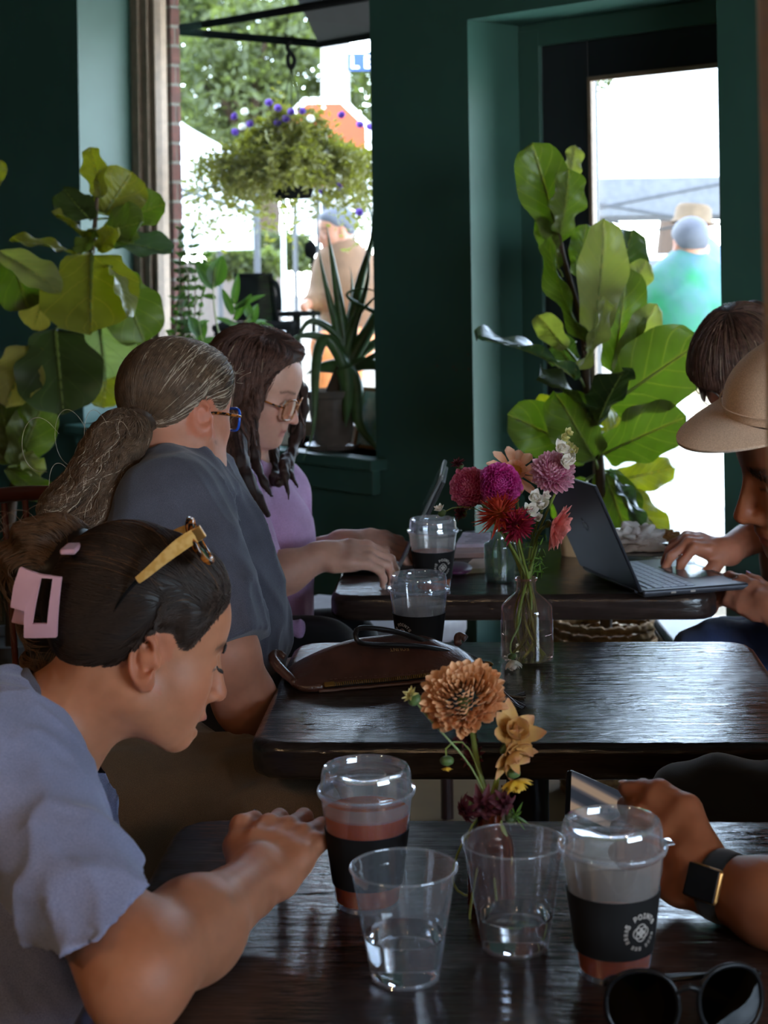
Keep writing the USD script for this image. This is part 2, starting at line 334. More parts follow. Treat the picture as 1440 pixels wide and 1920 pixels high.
def woodtop(name, base, rough=.26, gx=2., gy=26., bump=.5):
    """Dark stained timber, worn glossy finish with grain along x, dents and scuffs."""
    b = A(lin(*base))
    n = {'co': ('texture_coordinate', {}), 'mp': ('mapping', {'scale': (gx, gy, gy)}), 'n': ('noise_texture', {'scale': 3.0, 'detail': 6., 'roughness': .65, 'distortion': .6}),
         'r': ('rgb_ramp', {'ramp': [(.25, tuple(b*.35)), (.5, tuple(b)), (.8, tuple(b*2.1))]}),
         'mp2': ('mapping', {'scale': (5., 24., 24.)}), 'n2': ('noise_texture', {'scale': 3.5, 'detail': 3., 'roughness': .55, 'distortion': .3}),
         'n3': ('noise_texture', {'scale': 7.0, 'detail': 4.}), 'rr': ('map_range', {'from_min': .35, 'from_max': .7, 'to_min': rough*.65, 'to_max': rough*1.5, 'clamp': True}),
         'ad': ('math', {'math_type': 'multiply_add', 'value2': .55}), 'sc': ('voronoi_texture', {'scale': 14., 'feature': 'f1'}), 'mp3': ('mapping', {'scale': (1.2, 5., 5.)}),
         'pit': ('map_range', {'from_min': .0, 'from_max': .16, 'to_min': -1., 'to_max': 0., 'clamp': True}), 'ad2': ('math', {'math_type': 'multiply_add', 'value2': .5}),
         'bu': ('bump', {'strength': bump, 'distance': .004}), 'p': ('principled_bsdf', {'specular_ior_level': .55, 'coat_weight': .12, 'coat_roughness': .08})}
    l = [('co.object', 'mp.vector'), ('mp.vector', 'n.vector'), ('n.fac', 'r.fac'), ('r.color', 'p.base_color'), ('co.object', 'mp2.vector'), ('mp2.vector', 'n2.vector'),
         ('co.object', 'n3.vector'), ('n3.fac', 'rr.value'), ('rr.result', 'p.roughness'), ('n.fac', 'ad.value1'), ('n2.fac', 'ad.value3'),
         ('co.object', 'mp3.vector'), ('mp3.vector', 'sc.vector'), ('sc.distance', 'pit.value'), ('pit.result', 'ad2.value1'), ('ad.value', 'ad2.value3'), ('ad2.value', 'bu.height'), ('bu.normal', 'p.normal'), ('bu.normal', 'p.coat_normal')]
    M[name] = mat(name, n, l); return M[name]

simple('green_paint', (52, 84, 76), .42, vary=.08, scale=5, bump=.06, bscale=160)
simple('door_paint', (22, 22, 28), .4, vary=.1, bump=.05)
simple('sash_wood', (128, 108, 92), .5, vary=.15, scale=30)
simple('ceiling_paint', (58, 56, 54), .8)
simple('floor_concrete', (124, 98, 68), .45, vary=.25, scale=3.2, bump=.08, bscale=40)
simple('brick', (72, 36, 30), .85, vary=.25, scale=40, bump=.4, bscale=200)
simple('mortar', (92, 86, 80), .9)
simple('dark_metal', (26, 26, 28), .38, metallic=.6)
simple('post_wood', (158, 122, 94), .7, vary=.3, scale=26, bump=.3, bscale=120)
clearmat('pane', (.97, .985, .975), rough=.0)
woodtop('table_top', (30, 21, 18), rough=.18, bump=.4)
# ------------------------------------------------------------------ the room: a corner wall seen at an angle, with a window and a recessed door
TH = math.radians(47.0)
WD = C2W(math.cos(TH), -math.sin(TH)); WN = C2W(math.sin(TH), math.cos(TH)); UP = A([0, 0, 1.0])   # along the wall (to the right and nearer) / outwards
D0 = 5.0
W0 = P(883, HORIZON, D0); W0[2] = 0.0                    # foot of the pillar's corner: wall coordinates s (along), n (out), z start here
def wp(s, n, z): return W0 + s*WD + n*WN + z*UP
def on_wall(px, py, n=0.0):                             # the point of the plane n metres behind the wall's face seen at a pixel
    d = ray(px, py); t = np.dot(W0 + n*WN - CAM, WN)/np.dot(d, WN); return CAM + t*d
def sn(p): q = A(p) - W0; return float(q @ WD), float(q @ WN), float(p[2])
def wbox(s0, s1, n0, n1, z0, z1, r=0.0): return fbox(W0, WD, WN, UP, (min(s0, s1), min(n0, n1), min(z0, z1)), (max(s0, s1), max(n0, n1), max(z0, z1)), r)
CEIL = 3.1
S_WR = sn(on_wall(700, 500))[0]                          # window opening, right and left edges
S_WL = sn(on_wall(151, 400))[0]
S_DR = sn(on_wall(1351, 500))[0]                         # right edge of the doorway
Z_SILL = sn(on_wall(705, 857))[2]
N_W = .30                                                # how deep the window frame sits
N_D = .22
_d = ray(980, 500); 
def recess(px, py, s):                                  # depth of the jamb face at wall coordinate s seen at a pixel
    d = ray(px, py); t = np.dot(W0 + s*WD - CAM, WD)/np.dot(d, WD); return sn(CAM + t*d)[1]
N_D = recess(978, 500, 0.0); N_W = recess(247, 300, S_WL)
Z_DT = sn(on_wall(1200, 28, N_D))[2]
Z_GT = sn(on_wall(1230, 131, N_D + .02))[2]
S_GL = sn(on_wall(1112, 500, N_D + .02))[0]
print('wall', S_WL, S_WR, S_DR, 'sill', Z_SILL, 'recess', N_W, N_D, 'door', Z_DT, Z_GT, S_GL)
T = .62                                                  # thickness of the wall
def wall_right_poly():
    s0, s1 = -6.0, 6.0
    outer = sbox(s0, 0, s1, CEIL)
    win = sbox(S_WL, Z_SILL, S_WR, 2.72); door = sbox(0, -.01, S_DR, Z_DT + .02)
    return outer.difference(win).difference(door)
def wall_extrude(poly, n0, n1):
    m = trimesh.creation.extrude_polygon(poly, n1 - n0, engine='earcut'); v = np.array(m.vertices)
    return tri_fix(trimesh.Trimesh(W0 + v[:, :1]*WD + (v[:, 2:] + n0)*WN + v[:, 1:2]*UP, m.faces, process=False))
wall_back = struct('wall_back', wall_extrude(wall_right_poly(), 0, .44), 'green_paint', smooth=False)
# interior trim: sill board and apron below the window
sill = struct('trim_1', cat(wbox(S_WL - .03, S_WR + .05, -.07, N_W, Z_SILL - .035, Z_SILL, .006), wbox(S_WL - .01, S_WR + .02, -.035, .0, Z_SILL - .115, Z_SILL - .035, .004)), 'green_paint')
# window: wooden frame members, pane
win = UsdGeom.Xform.Define(stage, '/World/window_1').GetPrim(); tag(win, kind='structure'); _loc['/World/window_1'] = (A([0, 0, 0.]), 0)
for k, (a, b, n0, n1) in enumerate(((0, .05, 0, .06), (.05, .09, .015, .075), (.09, .12, .03, .09))):
    obj('jamb_strip', wbox(S_WL + a, S_WL + b, N_W + n0, N_W + n1, Z_SILL, 2.72, .004), 'sash_wood', win)
    obj('jamb_strip', wbox(S_WR - a, S_WR - b, N_W + n0, N_W + n1, Z_SILL, 2.72, .004), 'sash_wood', win)
obj('window_head', wbox(S_WL, S_WR, N_W, N_W + .09, 2.62, 2.72, .004), 'sash_wood', win)
obj('bottom_rail', wbox(S_WL + .1, S_WR - .1, N_W + .03, N_W + .09, Z_SILL, Z_SILL + .05, .004), 'sash_wood', win)
obj('pane', wbox(S_WL + .115, S_WR - .115, N_W + .058, N_W + .064, Z_SILL + .045, 2.63), 'pane', win)
# door with glass, in its recess
dr = UsdGeom.Xform.Define(stage, '/World/door_1').GetPrim(); tag(dr, kind='structure'); _loc['/World/door_1'] = (A([0, 0, 0.]), 0)
S_DL = sn(on_wall(1022, 500, N_D + .01))[0]; S_DE = S_DR + .12; S_GR = S_DE - .02
obj('door_casing', wbox(0, S_DL - .004, N_D, N_D + .05, 0, Z_DT, .003), 'green_paint', dr)
obj('door_head', wbox(0, S_DE, N_D + .001, N_D + .05, Z_DT - .05, Z_DT + .02, .003), 'green_paint', dr)
obj('stile', wbox(S_DL, S_GL, N_D + .01, N_D + .055, .01, Z_DT - .05, .003), 'door_paint', dr)
obj('stile', wbox(S_GR, S_GR + .14, N_D + .01, N_D + .055, .01, Z_DT - .05, .003), 'door_paint', dr)
obj('top_rail', wbox(S_GL, S_GR, N_D + .01, N_D + .055, Z_GT, Z_DT - .05, .003), 'door_paint', dr)
obj('bottom_rail', wbox(S_GL, S_GR, N_D + .01, N_D + .055, .01, .28, .003), 'door_paint', dr)
for s0, s1, z0, z1 in ((S_GL, S_GL + .014, .28, Z_GT), (S_GL, S_GR, Z_GT - .014, Z_GT), (S_GL, S_GR, .28, .294)):
    obj('glazing_bead', wbox(s0, s1, N_D + .004, N_D + .018, z0, z1, .002), 'sash_wood', dr)
obj('pane', wbox(S_GL + .004, S_GR, N_D + .03, N_D + .036, .285, Z_GT - .004), 'pane', dr)
# outer brick reveal of the window, each brick a part
rv = UsdGeom.Xform.Define(stage, '/World/trim_2').GetPrim(); tag(rv, kind='structure'); _loc['/World/trim_2'] = (A([0, 0, 0.]), 0)
nb0 = N_W + .10; obj('mortar_bed', wbox(S_WL - .12, S_WL + .128, nb0 + .003, nb0 + .042, Z_SILL - .1, 2.75), 'mortar', rv, smooth=False)
rng = np.random.default_rng(3)
for k in range(24):
    z = Z_SILL - .06 + k*.076
    if k % 2: obj('brick', wbox(S_WL - .1, S_WL + .132 + rng.uniform(-.002, .002), nb0, nb0 + .045, z, z + .064, .003), 'brick', rv)
    else:
        obj('brick', wbox(S_WL - .1, S_WL + .132 + rng.uniform(-.002, .002), nb0, nb0 + .02, z, z + .064, .003), 'brick', rv)
        obj('brick', wbox(S_WL - .1, S_WL + .132 + rng.uniform(-.002, .002), nb0 + .026, nb0 + .045, z, z + .064, .003), 'brick', rv)
# floor, ceiling, other walls (behind and beside the camera)
fl = Polygon([tuple(wp(s, n, 0)[:2]) for s, n in ((-6, .44), (6, .44), (6, -6), (-6, -6))])
struct('floor', slab(fl, -.05, 0), 'floor_concrete', smooth=False)
struct('ceiling', slab(fl, CEIL, CEIL + .05), 'ceiling_paint', smooth=False)
struct('wall_left', wbox(-6.1, -6.0, -6, .44, 0, CEIL), 'green_paint', smooth=False)
struct('wall_front', wbox(-6, 6, -6.1, -6.0, 0, CEIL), 'green_paint', smooth=False)
# the right wall: a wide shop window onto the street, out of frame
def rwall(poly, s0, s1):                                 # outline in (n, z)
    m = trimesh.creation.extrude_polygon(poly, s1 - s0, engine='earcut'); v = np.array(m.vertices)
    return tri_fix(trimesh.Trimesh(W0 + (v[:, 2:] + s0)*WD + v[:, :1]*WN + v[:, 1:2]*UP, m.faces, process=False))
RW0, RW1 = -3.5, -1.1
struct('wall_right', rwall(sbox(-6, 0, .44, CEIL).difference(sbox(RW0, .9, RW1, 2.3)), 6.0, 6.2), 'green_paint', smooth=False)
w2 = UsdGeom.Xform.Define(stage, '/World/window_2').GetPrim(); tag(w2, kind='structure'); _loc['/World/window_2'] = (A([0, 0, 0.]), 0)
obj('pane', wbox(6.09, 6.096, RW0, RW1, .9, 2.3), 'pane', w2)
for z0, z1 in ((.9, .96), (2.24, 2.3)): obj('sash_rail', wbox(6.06, 6.13, RW0, RW1, z0, z1, .004), 'sash_wood', w2)
for n in (RW0, (RW0 + RW1)/2 - .03, RW1 - .06): obj('sash_stile', wbox(6.06, 6.13, n, n + .06, .96, 2.24, .004), 'sash_wood', w2)
# ------------------------------------------------------------------ tables
TZ = .75
def rrect(cx, cy, w, d, r): return sbox(cx - w/2 + r, cy - d/2 + r, cx + w/2 - r, cy + d/2 - r).buffer(r, 12)
def table(cx, cy, w, d, label):
    t = thing('cafe_table', label, 'table', (cx, cy, 0), group=None)
    obj('table_top', slab(rrect(cx, cy, w, d, .05), TZ - .05, TZ, .014, 4), 'table_top', t, smooth=50)
    obj('column', tube([(cx, cy, .03), (cx, cy, TZ - .06)], .032, 20), 'dark_metal', t)
    obj('top_plate', fbox((cx, cy, TZ - .062), A([1., 0, 0]), A([0, 1., 0]), UP, (-.2, -.03, 0), (.2, .03, .012), .002), 'dark_metal', t)
    for a in (0, 90): obj('foot_bar', moved(rbox((.56, .07, .03), .01), rot([0, 0, 1], a + 45), (cx, cy, .016)), 'dark_metal', t)
    return t
pl = PZ(470, 1395, TZ); pb = PZ(575, 1202, TZ); prr = PZ(1432, 1250, TZ)
print('mid', pl, pb, prr, 'far', PZ(622, 1112, TZ), PZ(1350, 1122, TZ), PZ(1000, 1008, TZ), 'near', PZ(300, 1600, TZ), PZ(900, 1533, TZ))
table_near = table(.015, 1.672, .76, .606, 'dark-stained cafe table nearest the viewer, with clear water cups on it')
table_mid = table(.055, 2.568, .76, .604, 'dark-stained wooden cafe table carrying the brown leather pouch and the pink glass bottle vase')
table_far = table(.067, 3.548, .74, .612, 'dark-stained wooden cafe table at the back, carrying the laptop and the tablet')
simple('asphalt', (118, 104, 84), .9, vary=.15)
struct('ground_outside', bx((-40, 5.2, -.2), (40, 60, -.15)), 'asphalt', smooth=False)
# ------------------------------------------------------------------ warm pendant lamps behind the viewer (daylight comes through the three windows)
simple('lamp_shade', (40, 40, 40), .4, metallic=.3)
M['lamp_glow'] = mat('lamp_glow', {'e': ('emission', {'color': (1.0, .62, .3), 'strength': 160.0})}, [], surface='e.emission')
for k, (x, y) in enumerate(((-1.6, .3), (-.2, -.9), (1.3, -.5))):
    t = thing('pendant_lamp', ('pendant lamp with dark metal shade hanging to the left behind the viewer', 'pendant lamp with dark metal shade hanging straight behind the viewer', 'pendant lamp with dark metal shade hanging to the right behind the viewer')[k], 'lamp', (x, y, 2.2))
    obj('shade', moved(lathe([(.02, .16), (.03, .15), (.12, .05), (.15, 0), (.145, 0), (.115, .045), (.02, .14)], 32), None, (x, y, 2.2)), 'lamp_shade', t)
    obj('bulb', ball((x, y, 2.25), .045), 'lamp_glow', t)
    obj('cord', tube([(x, y, 2.36), (x, y, CEIL)], .004, 6), 'dark_metal', t)
    sl = UsdLux.SphereLight.Define(stage, str(t.GetPath()) + '/light'); sl.CreateRadiusAttr(.05); sl.CreateIntensityAttr(LAMP_I); sl.CreateColorAttr(Gf.Vec3f(1.0, .66, .38))
    sl.AddTranslateOp().Set(Gf.Vec3d(0, 0, -.03))
# ------------------------------------------------------------------ people: heads, hands, bodies as one smooth surface
HN = A([0, 0, 0.])
def head_sdf(o, R, s=1.0, jaw=1.0, nose=1.0, full=0.0, mouth_open=0.0, ears=(1, 1), fore=0.0, lipx=0.0, earw=1.45, flare=24, earo=0.0):
    """Head in its own frame: x forward, y left, z up, eyes at z=0; vertex .115, chin -.108. Returns (f(p), to_local)."""
    o = A(o)
    loc = lambda p: ((p - o) @ R)/s
    def detail(q, m, d):
        d = smin(d, cone(m, (.079, .012, .021), (.064, .044, .023), .0072, .006), .016)   # brow
        d = smax(d, -ell(m, (.099, .0315, .001), (.0165, .0155, .0105)), .012)         # eye hollow
        d = smin(d, ell(m, (.0745, .0315, -.0005), (.0135, .0160, .0120)), .004)        # lids over the eyeball
        d = smax(d, -ell(m, (.0905, .0320, -.0035), (.0115, .0135, .0034)), .0018)         # the open slit between the lids
        d = smin(d, cone(q, (.0885, 0, .010), (.1085, 0, -.033), .0062, .0078*nose), .012)  # nose bridge
        d = smin(d, ell(q, (.1075, 0, -.0375), (.0115, .0098, .0088)), .007)
        d = smin(d, ell(m, (.0955, .0115, -.0405), (.0105, .0075, .0072)), .006)        # wings
        d = smax(d, -ell(m, (.1000, .0065, -.0480), (.0050, .0034, .0032)), .002)
        d = smin(d, ell(q, (.0885, 0, -.0575), (.0085, .014, .012)), .010)             # philtrum
        mo = mouth_open
        d = smin(d, ell(q, (.0885 + lipx, 0, -.0650), (.0092, .0200 + lipx*.3, .0058 + lipx*.15)), .005)           # upper lip
        d = smin(d, ell(q, (.0860 + lipx - mo*.3, 0, -.0750 - mo), (.0095, .0170 + lipx*.3, .0064 + lipx*.2)), .005)  # lower lip
        d = smax(d, -ell(q, (.0985 + lipx*.8, 0, -.0695 - mo*.5), (.0120 + lipx*1.2, .0220 + lipx, .0009 + mo*.5)), .0025)
        return d
    def f(p):
        q = loc(p); m = q.copy(); m[:, 1] = np.abs(m[:, 1])
        d = ell(q, (-.012, 0, .034), (.098, .0745, .082))
        d = smin(d, ell(q, (.036, 0, .038 + fore), (.058, .062, .060)), .03)           # forehead
        d = smin(d, ell(q, (.035, 0, -.03), (.054, .060, .062)), .03)            # mid face
        d = smin(d, ell(m, (.044, .036, -.030), (.036, .027 + full*.5, .030)), .025)   # cheeks
        d = smin(d, ell(q, (.046, 0, -.066), (.044, .040*jaw, .030)), .03)          # muzzle
        d = smin(d, cone(m, (.0, .052*jaw, -.052), (.066, .014, -.094), .019 + full, .014), .025)   # jaw line
        d = smin(d, ell(q, (.076, 0, -.093), (.0155, .019, .0150)), .016)            # chin
        if full: d = smin(d, ell(q, (.03, 0, -.088), (.05, .045, .024 + full)), .03)
        w = (q[:, 0] > .035) & (q[:, 0] < .16) & (m[:, 1] < .085) & (np.abs(q[:, 2] + .03) < .11)
        if w.any(): d[w] = detail(q[w], m[w], d[w])
        for sd, on in ((-1, ears[0]), (1, ears[1])):
            if not on: continue
            w = (np.abs(q[:, 1]*sd - .078) < .045) & (np.abs(q[:, 0] + .01) < .06) & (np.abs(q[:, 2] + .004) < .07)
            if not w.any(): continue
            e = q[w].copy(); e[:, 1] *= sd
            # ear: tilted disc standing off the head, hollow inside, lobe below
            E = rot([0, 0, 1], flare) @ rot([0, 1, 0], -12); c = A([-.010, .0735 + earo, -.004]); r = (e - c) @ E
            t = np.hypot(r[:, 0]*earw, r[:, 2]) ; tilt = r[:, 1]
            rim = np.hypot(np.hypot((r[:, 0] + .002)/(.957/earw), r[:, 2]) - .0255, tilt - .004)*.8 - .0046
            rim = np.where((r[:, 0] > .010) & (r[:, 2] < .012), rim + .012*np.clip((r[:, 0] - .010)/.006, 0, 1), rim)
            plate = ell(r, (-.001, -.0035, .0), (.0165*1.45/earw, .0042, .0260))
            lobe = ell(r, (.0035, -.0005, -.0270), (.0090, .0052, .0105))
            anti = cone(r, (-.006, .001, .014), (.002, .001, -.016), .0034, .0040)
            trag = ell(r, (.0130, -.001, -.006), (.0042, .0045, .0062))
            ear = smin(smin(smin(smin(rim, plate, .006), lobe, .008), anti, .004), trag, .004)
            ear = smax(ear, -ell(r, (.0055, .0035, -.0060), (.0062, .0060, .0100)), .003)
            ear = smin(ear, cone(e, (-.002, .060, -.004), (-.006, .070 + earo*.6, -.004), .016, .012), .006)
            d[w] = smin(d[w], ear, .005)
        return d*s
    return f, loc
def skull_sdf(o, R, s=1.0):
    o = A(o); loc = lambda p: ((p - o) @ R)/s
    def f(p):
        q = loc(p); d = ell(q, (-.012, 0, .034), (.098, .0745, .082))
        return smin(d, ell(q, (.036, 0, .038), (.058, .062, .060)), .03)*s
    return f, loc
def head_axes(yaw, pitch, roll=0.0):
    """Columns forward, left, up in world. yaw 0 = facing image right, +90 = facing away from the camera; pitch down positive."""
    B = np.column_stack([RV, FV, UV])
    return B @ rot([0, 0, 1], yaw) @ rot([0, 1, 0], pitch) @ rot([1, 0, 0], roll)
def face_colours(q, skin, lips=(150, 84, 76), brow=(62, 42, 32), flush=1.0, brow_w=1.0):
    """Per-vertex skin colour from head-frame positions: lips, brows, flushed cheeks, nose and ears, darker lash line."""
    S = A(lin(*skin)); c = np.tile(S, (len(q), 1)); m = np.abs(q[:, 1])
    def mix(w, rgb): nonlocal c; w = np.clip(w, 0, 1)[:, None]; c = c*(1 - w) + A(rgb)*w
    fl = S*A([1.12, .80, .76])
    mix(flush*.55*np.exp(-((q[:, 0] - .07)**2 + (m - .042)**2 + (q[:, 2] + .032)**2)/.0007), fl)
    mix(flush*.5*np.exp(-((q[:, 0] - .112)**2 + m**2 + (q[:, 2] + .038)**2)/.0003), fl)
    mix(flush*.45*((m > .068) & (np.abs(q[:, 2]) < .04) & (np.abs(q[:, 0] + .01) < .03)), fl)
    lipw = np.exp(-np.maximum(np.abs(q[:, 2] + .0700) - .0062, 0)**2/.000006)*np.exp(-np.maximum(m - .018, 0)**2/.00001)*(q[:, 0] > .074)
    mix(lipw*.85, lin(*lips))
    by = .0215 + .004*np.clip((m - .014)/.025, 0, 1) - .005*np.clip((m - .038)/.014, 0, 1)
    bw = np.exp(-((q[:, 2] - by)/.0032)**2)*((m > .010) & (m < .054))*(q[:, 0] > .05)
    mix(bw*.8*brow_w, lin(*brow))
    lash = np.exp(-((q[:, 2] + .0045)/.0016)**2)*(np.abs(m - .0315) < .0155)*(q[:, 0] > .07)
    mix(lash*.85, lin(38, 26, 22))
    return c
def eyes(t, o, R, s, down=28):
    for sy in (-1, 1):
        c = o + s*(R @ A([.0755, .0315*sy, -.001])); e = obj('eye', ball(c, .0118*s), 'eyeball', t, smooth=True); d = R @ A([math.cos(math.radians(down)), 0, -math.sin(math.radians(down))]); obj('iris', ball(c + s*d*.0072, .0056*s, 2), 'iris', e, smooth=True)
def hand_cones(wrist, fwd, dorsal, thumb_side, curls, spread=(7, 2, -3, -9), thumb=None, s=1.0):
    """A hand as chains of tapering bones. fwd along the palm, dorsal out of its back, thumb_side towards the thumb. curls: (base, middle, end) bend per finger, index first."""
    x = unit(fwd); z = unit(A(dorsal) - x*np.dot(x, dorsal)); y = np.cross(z, x)
    if np.dot(y, thumb_side) < 0: y = -y
    w = A(wrist); pt = lambda a, b, c: w + s*(a*x + b*y + c*z)
    ch = []
    ch.append(([pt(-.012, 0, 0), pt(.020, .004, .002)], [.026*s, .025*s]))
    bases = [(.088, .0290), (.092, .0085), (.087, -.0120), (.079, -.0300)]; lens = [(.042, .025, .020), (.046, .029, .021), (.042, .027, .021), (.033, .020, .018)]
    tips = []
    for k in range(4):
        bx_, by_ = bases[k]
        ch.append(([pt(.014, by_*.62, .0), pt(bx_*.62, by_*.9, .003), pt(bx_, by_, .002)], [.0175*s, .0145*s, .0108*s]))
        a = math.radians(spread[k]); dr = math.cos(a)*x + math.sin(a)*y; ang = 0.0; pts = [pt(bx_, by_, .002)]
        for L, cu in zip(lens[k], curls[k]):
            ang += math.radians(cu); pts.append(pts[-1] + s*L*(math.cos(ang)*dr - math.sin(ang)*z))
        r = A([.0102, .0092, .0082, .0066])*(.88 if k == 3 else 1.0)*s
        ch.append((pts, list(r))); tips.append((pts[-2], pts[-1], unit(math.cos(ang)*z + math.sin(ang)*dr), r[-1]))
    t = thumb or ((.020, .022, -.010), (.048, .046, -.020), (.076, .056, -.024), (.100, .058, -.024))
    tp = [pt(*q) for q in t]; ch.append((tp, [.0165*s, .0140*s, .0112*s, .0085*s])); 
    tips.append((tp[-2], tp[-1], unit(z*.5 + y*.8), .0085*s))
    ch.append(([pt(.022, .020, -.006), pt(.070, .020, -.006)], [.0170*s, .0115*s])); ch.append(([pt(.020, -.022, -.006), pt(.060, -.024, -.006)], [.0165*s, .0115*s]))
    return ch, tips
def chains_sdf(chs, k=.008):
    allp = [q for pts, rs in chs for q in pts]
    def f(p):
        d = None
        for pts, rs in chs:
            e = chain(p, pts, rs, .006); d = e if d is None else smin(d, e, k)
        return d
    return boxed(f, allp, .045)
def nails(tips, m, parent, name='nail', sc=1.0):
    for a, b, up, r in tips:
        d = unit(b - a); y = unit(np.cross(up, d)); z = np.cross(d, y)
        v = ball((0, 0, 0), (.0058*sc, .0046*sc, .0016), 2); obj(name, moved(v, np.column_stack([d, y, z]), b + d*r*.30 + z*r*.80), m, parent)
def union(fs, ks):
    def f(p):
        d = fs[0](p)
        for g, k in zip(fs[1:], ks): d = smin(d, g(p), k)
        return d
    return f
def bones(lst, k=.03):
    """lst: (a, b, ra, rb) tapering bones or ('e', centre, radii, R) ellipsoids."""
    def f(p):
        d = None
        for b in lst:
            e = ell(p, b[1], b[2], b[3] if len(b) > 3 else None) if isinstance(b[0], str) else cone(p, *b)
            d = e if d is None else smin(d, e, k)
        return d
    return f
def folds(p, along, fl=5., fa=24., seed=1, lo=.35):
    """Ridged creases running along a direction, 0..1, fading in and out."""
    F_ = frame(along); q = p @ F_; r = 1 - np.abs(2*noise(q*A([fa, fa, fl]) + 3, seed) - 1); r2 = 1 - np.abs(2*noise(q*A([fa*1.9, fa*1.9, fl*1.6]) + 9, seed + 1) - 1)
    return (r**3 + .45*r2**3)*np.clip(noise(p*5.5, seed + 5)*2.2 - lo, 0, 1)
def plane(p, o, n): return (p - A(o)) @ unit(n)
# ---- hair
def hair_cap(o, R, s, line, thick, soft=.030, extra=None, back=None):
    """Scalp hair: the skull grown by `thick` above the hairline (x -> z in the head's frame), sunk below it elsewhere."""
    sk, loc = skull_sdf(o, R, s); lx, lz = A(line).T
    def f(p):
        q = loc(p); g = q[:, 2] - np.interp(q[:, 0], lx, lz) 
        t = np.clip(g/soft + .03, -1, 1); t = np.where(t > 0, np.sqrt(np.maximum(t, 0)), t*.8)
        d = sk(p) - s*(t*thick if extra is None else t*(thick + extra(q)))
        return d
    return f, loc
def march(f, starts, direct, steps, step, lift=.0012, jitter=.0, rng=None, stick=True):
    """Grow strands over the surface f=0, following direct(p) projected onto it."""
    p = starts.copy(); L = [p.copy()]; lf = lift*(.3 + (rng.random(len(p)) if rng is not None else 1.0))
    jit = rng.normal(0, jitter, p.shape) if rng is not None and jitter else 0
    for k in range(steps):
        n = grad(f, p); d = unit(direct(p) + 1e-9)
        if rng is not None and jitter: d = d + jit
        d = unit(d - n*(np.sum(d*n, 1)*(1.0 if stick else .3))[:, None] + 1e-9); p = p + d*step
        if stick: p = p - grad(f, p)*(f(p) - lf)[:, None]
        L.append(p.copy())
    return np.stack(L, 1)
def surface_points(m, n, rng, keep=None):
    pts, fi = trimesh.sample.sample_surface(m, n, seed=int(rng.integers(1 << 30))); pts = np.asarray(pts)
    return pts if keep is None else pts[keep(pts)]
def strand_widths(L, w): 
    k = L.shape[1]; t = np.linspace(0, 1, k); return np.tile(w*np.clip(np.minimum(t*6 + .4, (1 - t)*3 + .25), 0, 1), L.shape[0])
vcol('skin', rough=.48, sss=.12, spec=.4, bump=.10, bscale=420, mottle=.10, mscale=70)
M['eyeball'] = simple('eyeball', (200, 190, 180), .1)
simple('iris', (44, 34, 28), .08)
def hairmat(name, rgb, var=.35):
    c = A(lin(*rgb))
    M[name] = mat(name, {'co': ('texture_coordinate', {}), 'n': ('noise_texture', {'scale': 90., 'detail': 2.}), 'r': ('rgb_ramp', {'ramp': [(.3, tuple(c*(1 - var))), (.7, tuple(c*(1 + var)))]}),
        'p': ('principled_bsdf', {'roughness': .5, 'specular_ior_level': .35})}, [('co.object', 'n.vector'), ('n.fac', 'r.fac'), ('r.color', 'p.base_color')])
hairmat('hair_dark', (30, 21, 17)); hairmat('hair_dark_strand', (42, 29, 22)); hairmat('hair_gold', (86, 60, 40))
hairmat('hair_ash', (56, 42, 33)); hairmat('hair_ash_strand', (90, 69, 52)); hairmat('hair_grey', (168, 152, 134))
hairmat('hair_umber', (50, 33, 28)); hairmat('hair_umber_strand', (82, 54, 44)); hairmat('hair_light', (168, 148, 124))
def clothmat(name, rgb, rough=.85, vary=.12, scale=14., weave=900., bump=.25):
    c = A(lin(*rgb))
    M[name] = mat(name, {'co': ('texture_coordinate', {}), 'n': ('noise_texture', {'scale': scale, 'detail': 4.}), 'r': ('rgb_ramp', {'ramp': [(.3, tuple(c*(1 - vary))), (.7, tuple(np.minimum(c*(1 + vary), 1)))]}),
        'w': ('noise_texture', {'scale': weave, 'detail': 2.}), 'wr': ('rgb_ramp', {'ramp': [(.3, (.72,)*3), (.7, (1.15,)*3)]}), 'mu': ('mix', {'mix_type': 'multiply', 'fac': 1.}),
        'bu': ('bump', {'strength': bump, 'distance': .0008}), 'p': ('principled_bsdf', {'roughness': rough, 'specular_ior_level': .25, 'sheen_weight': .15, 'sheen_roughness': .5})},
        [('co.object', 'n.vector'), ('n.fac', 'r.fac'), ('co.object', 'w.vector'), ('w.fac', 'wr.fac'), ('r.color', 'mu.color1'), ('wr.color', 'mu.color2'), ('mu.color', 'p.base_color'), ('w.fac', 'bu.height'), ('bu.normal', 'p.normal')])
clothmat('cloth_bluegrey', (134, 138, 168)); clothmat('cloth_band', (92, 90, 104)); clothmat('cloth_charcoal', (84, 84, 96), vary=.15); clothmat('cloth_lilac', (190, 150, 190)); clothmat('cloth_khaki', (108, 88, 68))
clothmat('cloth_denim', (52, 66, 104)); clothmat('cloth_rust', (150, 84, 48)); clothmat('cloth_black', (22, 22, 24)); clothmat('cloth_tan', (200, 168, 142))
simple('nail_dark', (52, 22, 24), .2); simple('nail_lilac', (186, 160, 196), .2); simple('nail_bare', (200, 150, 130), .3)
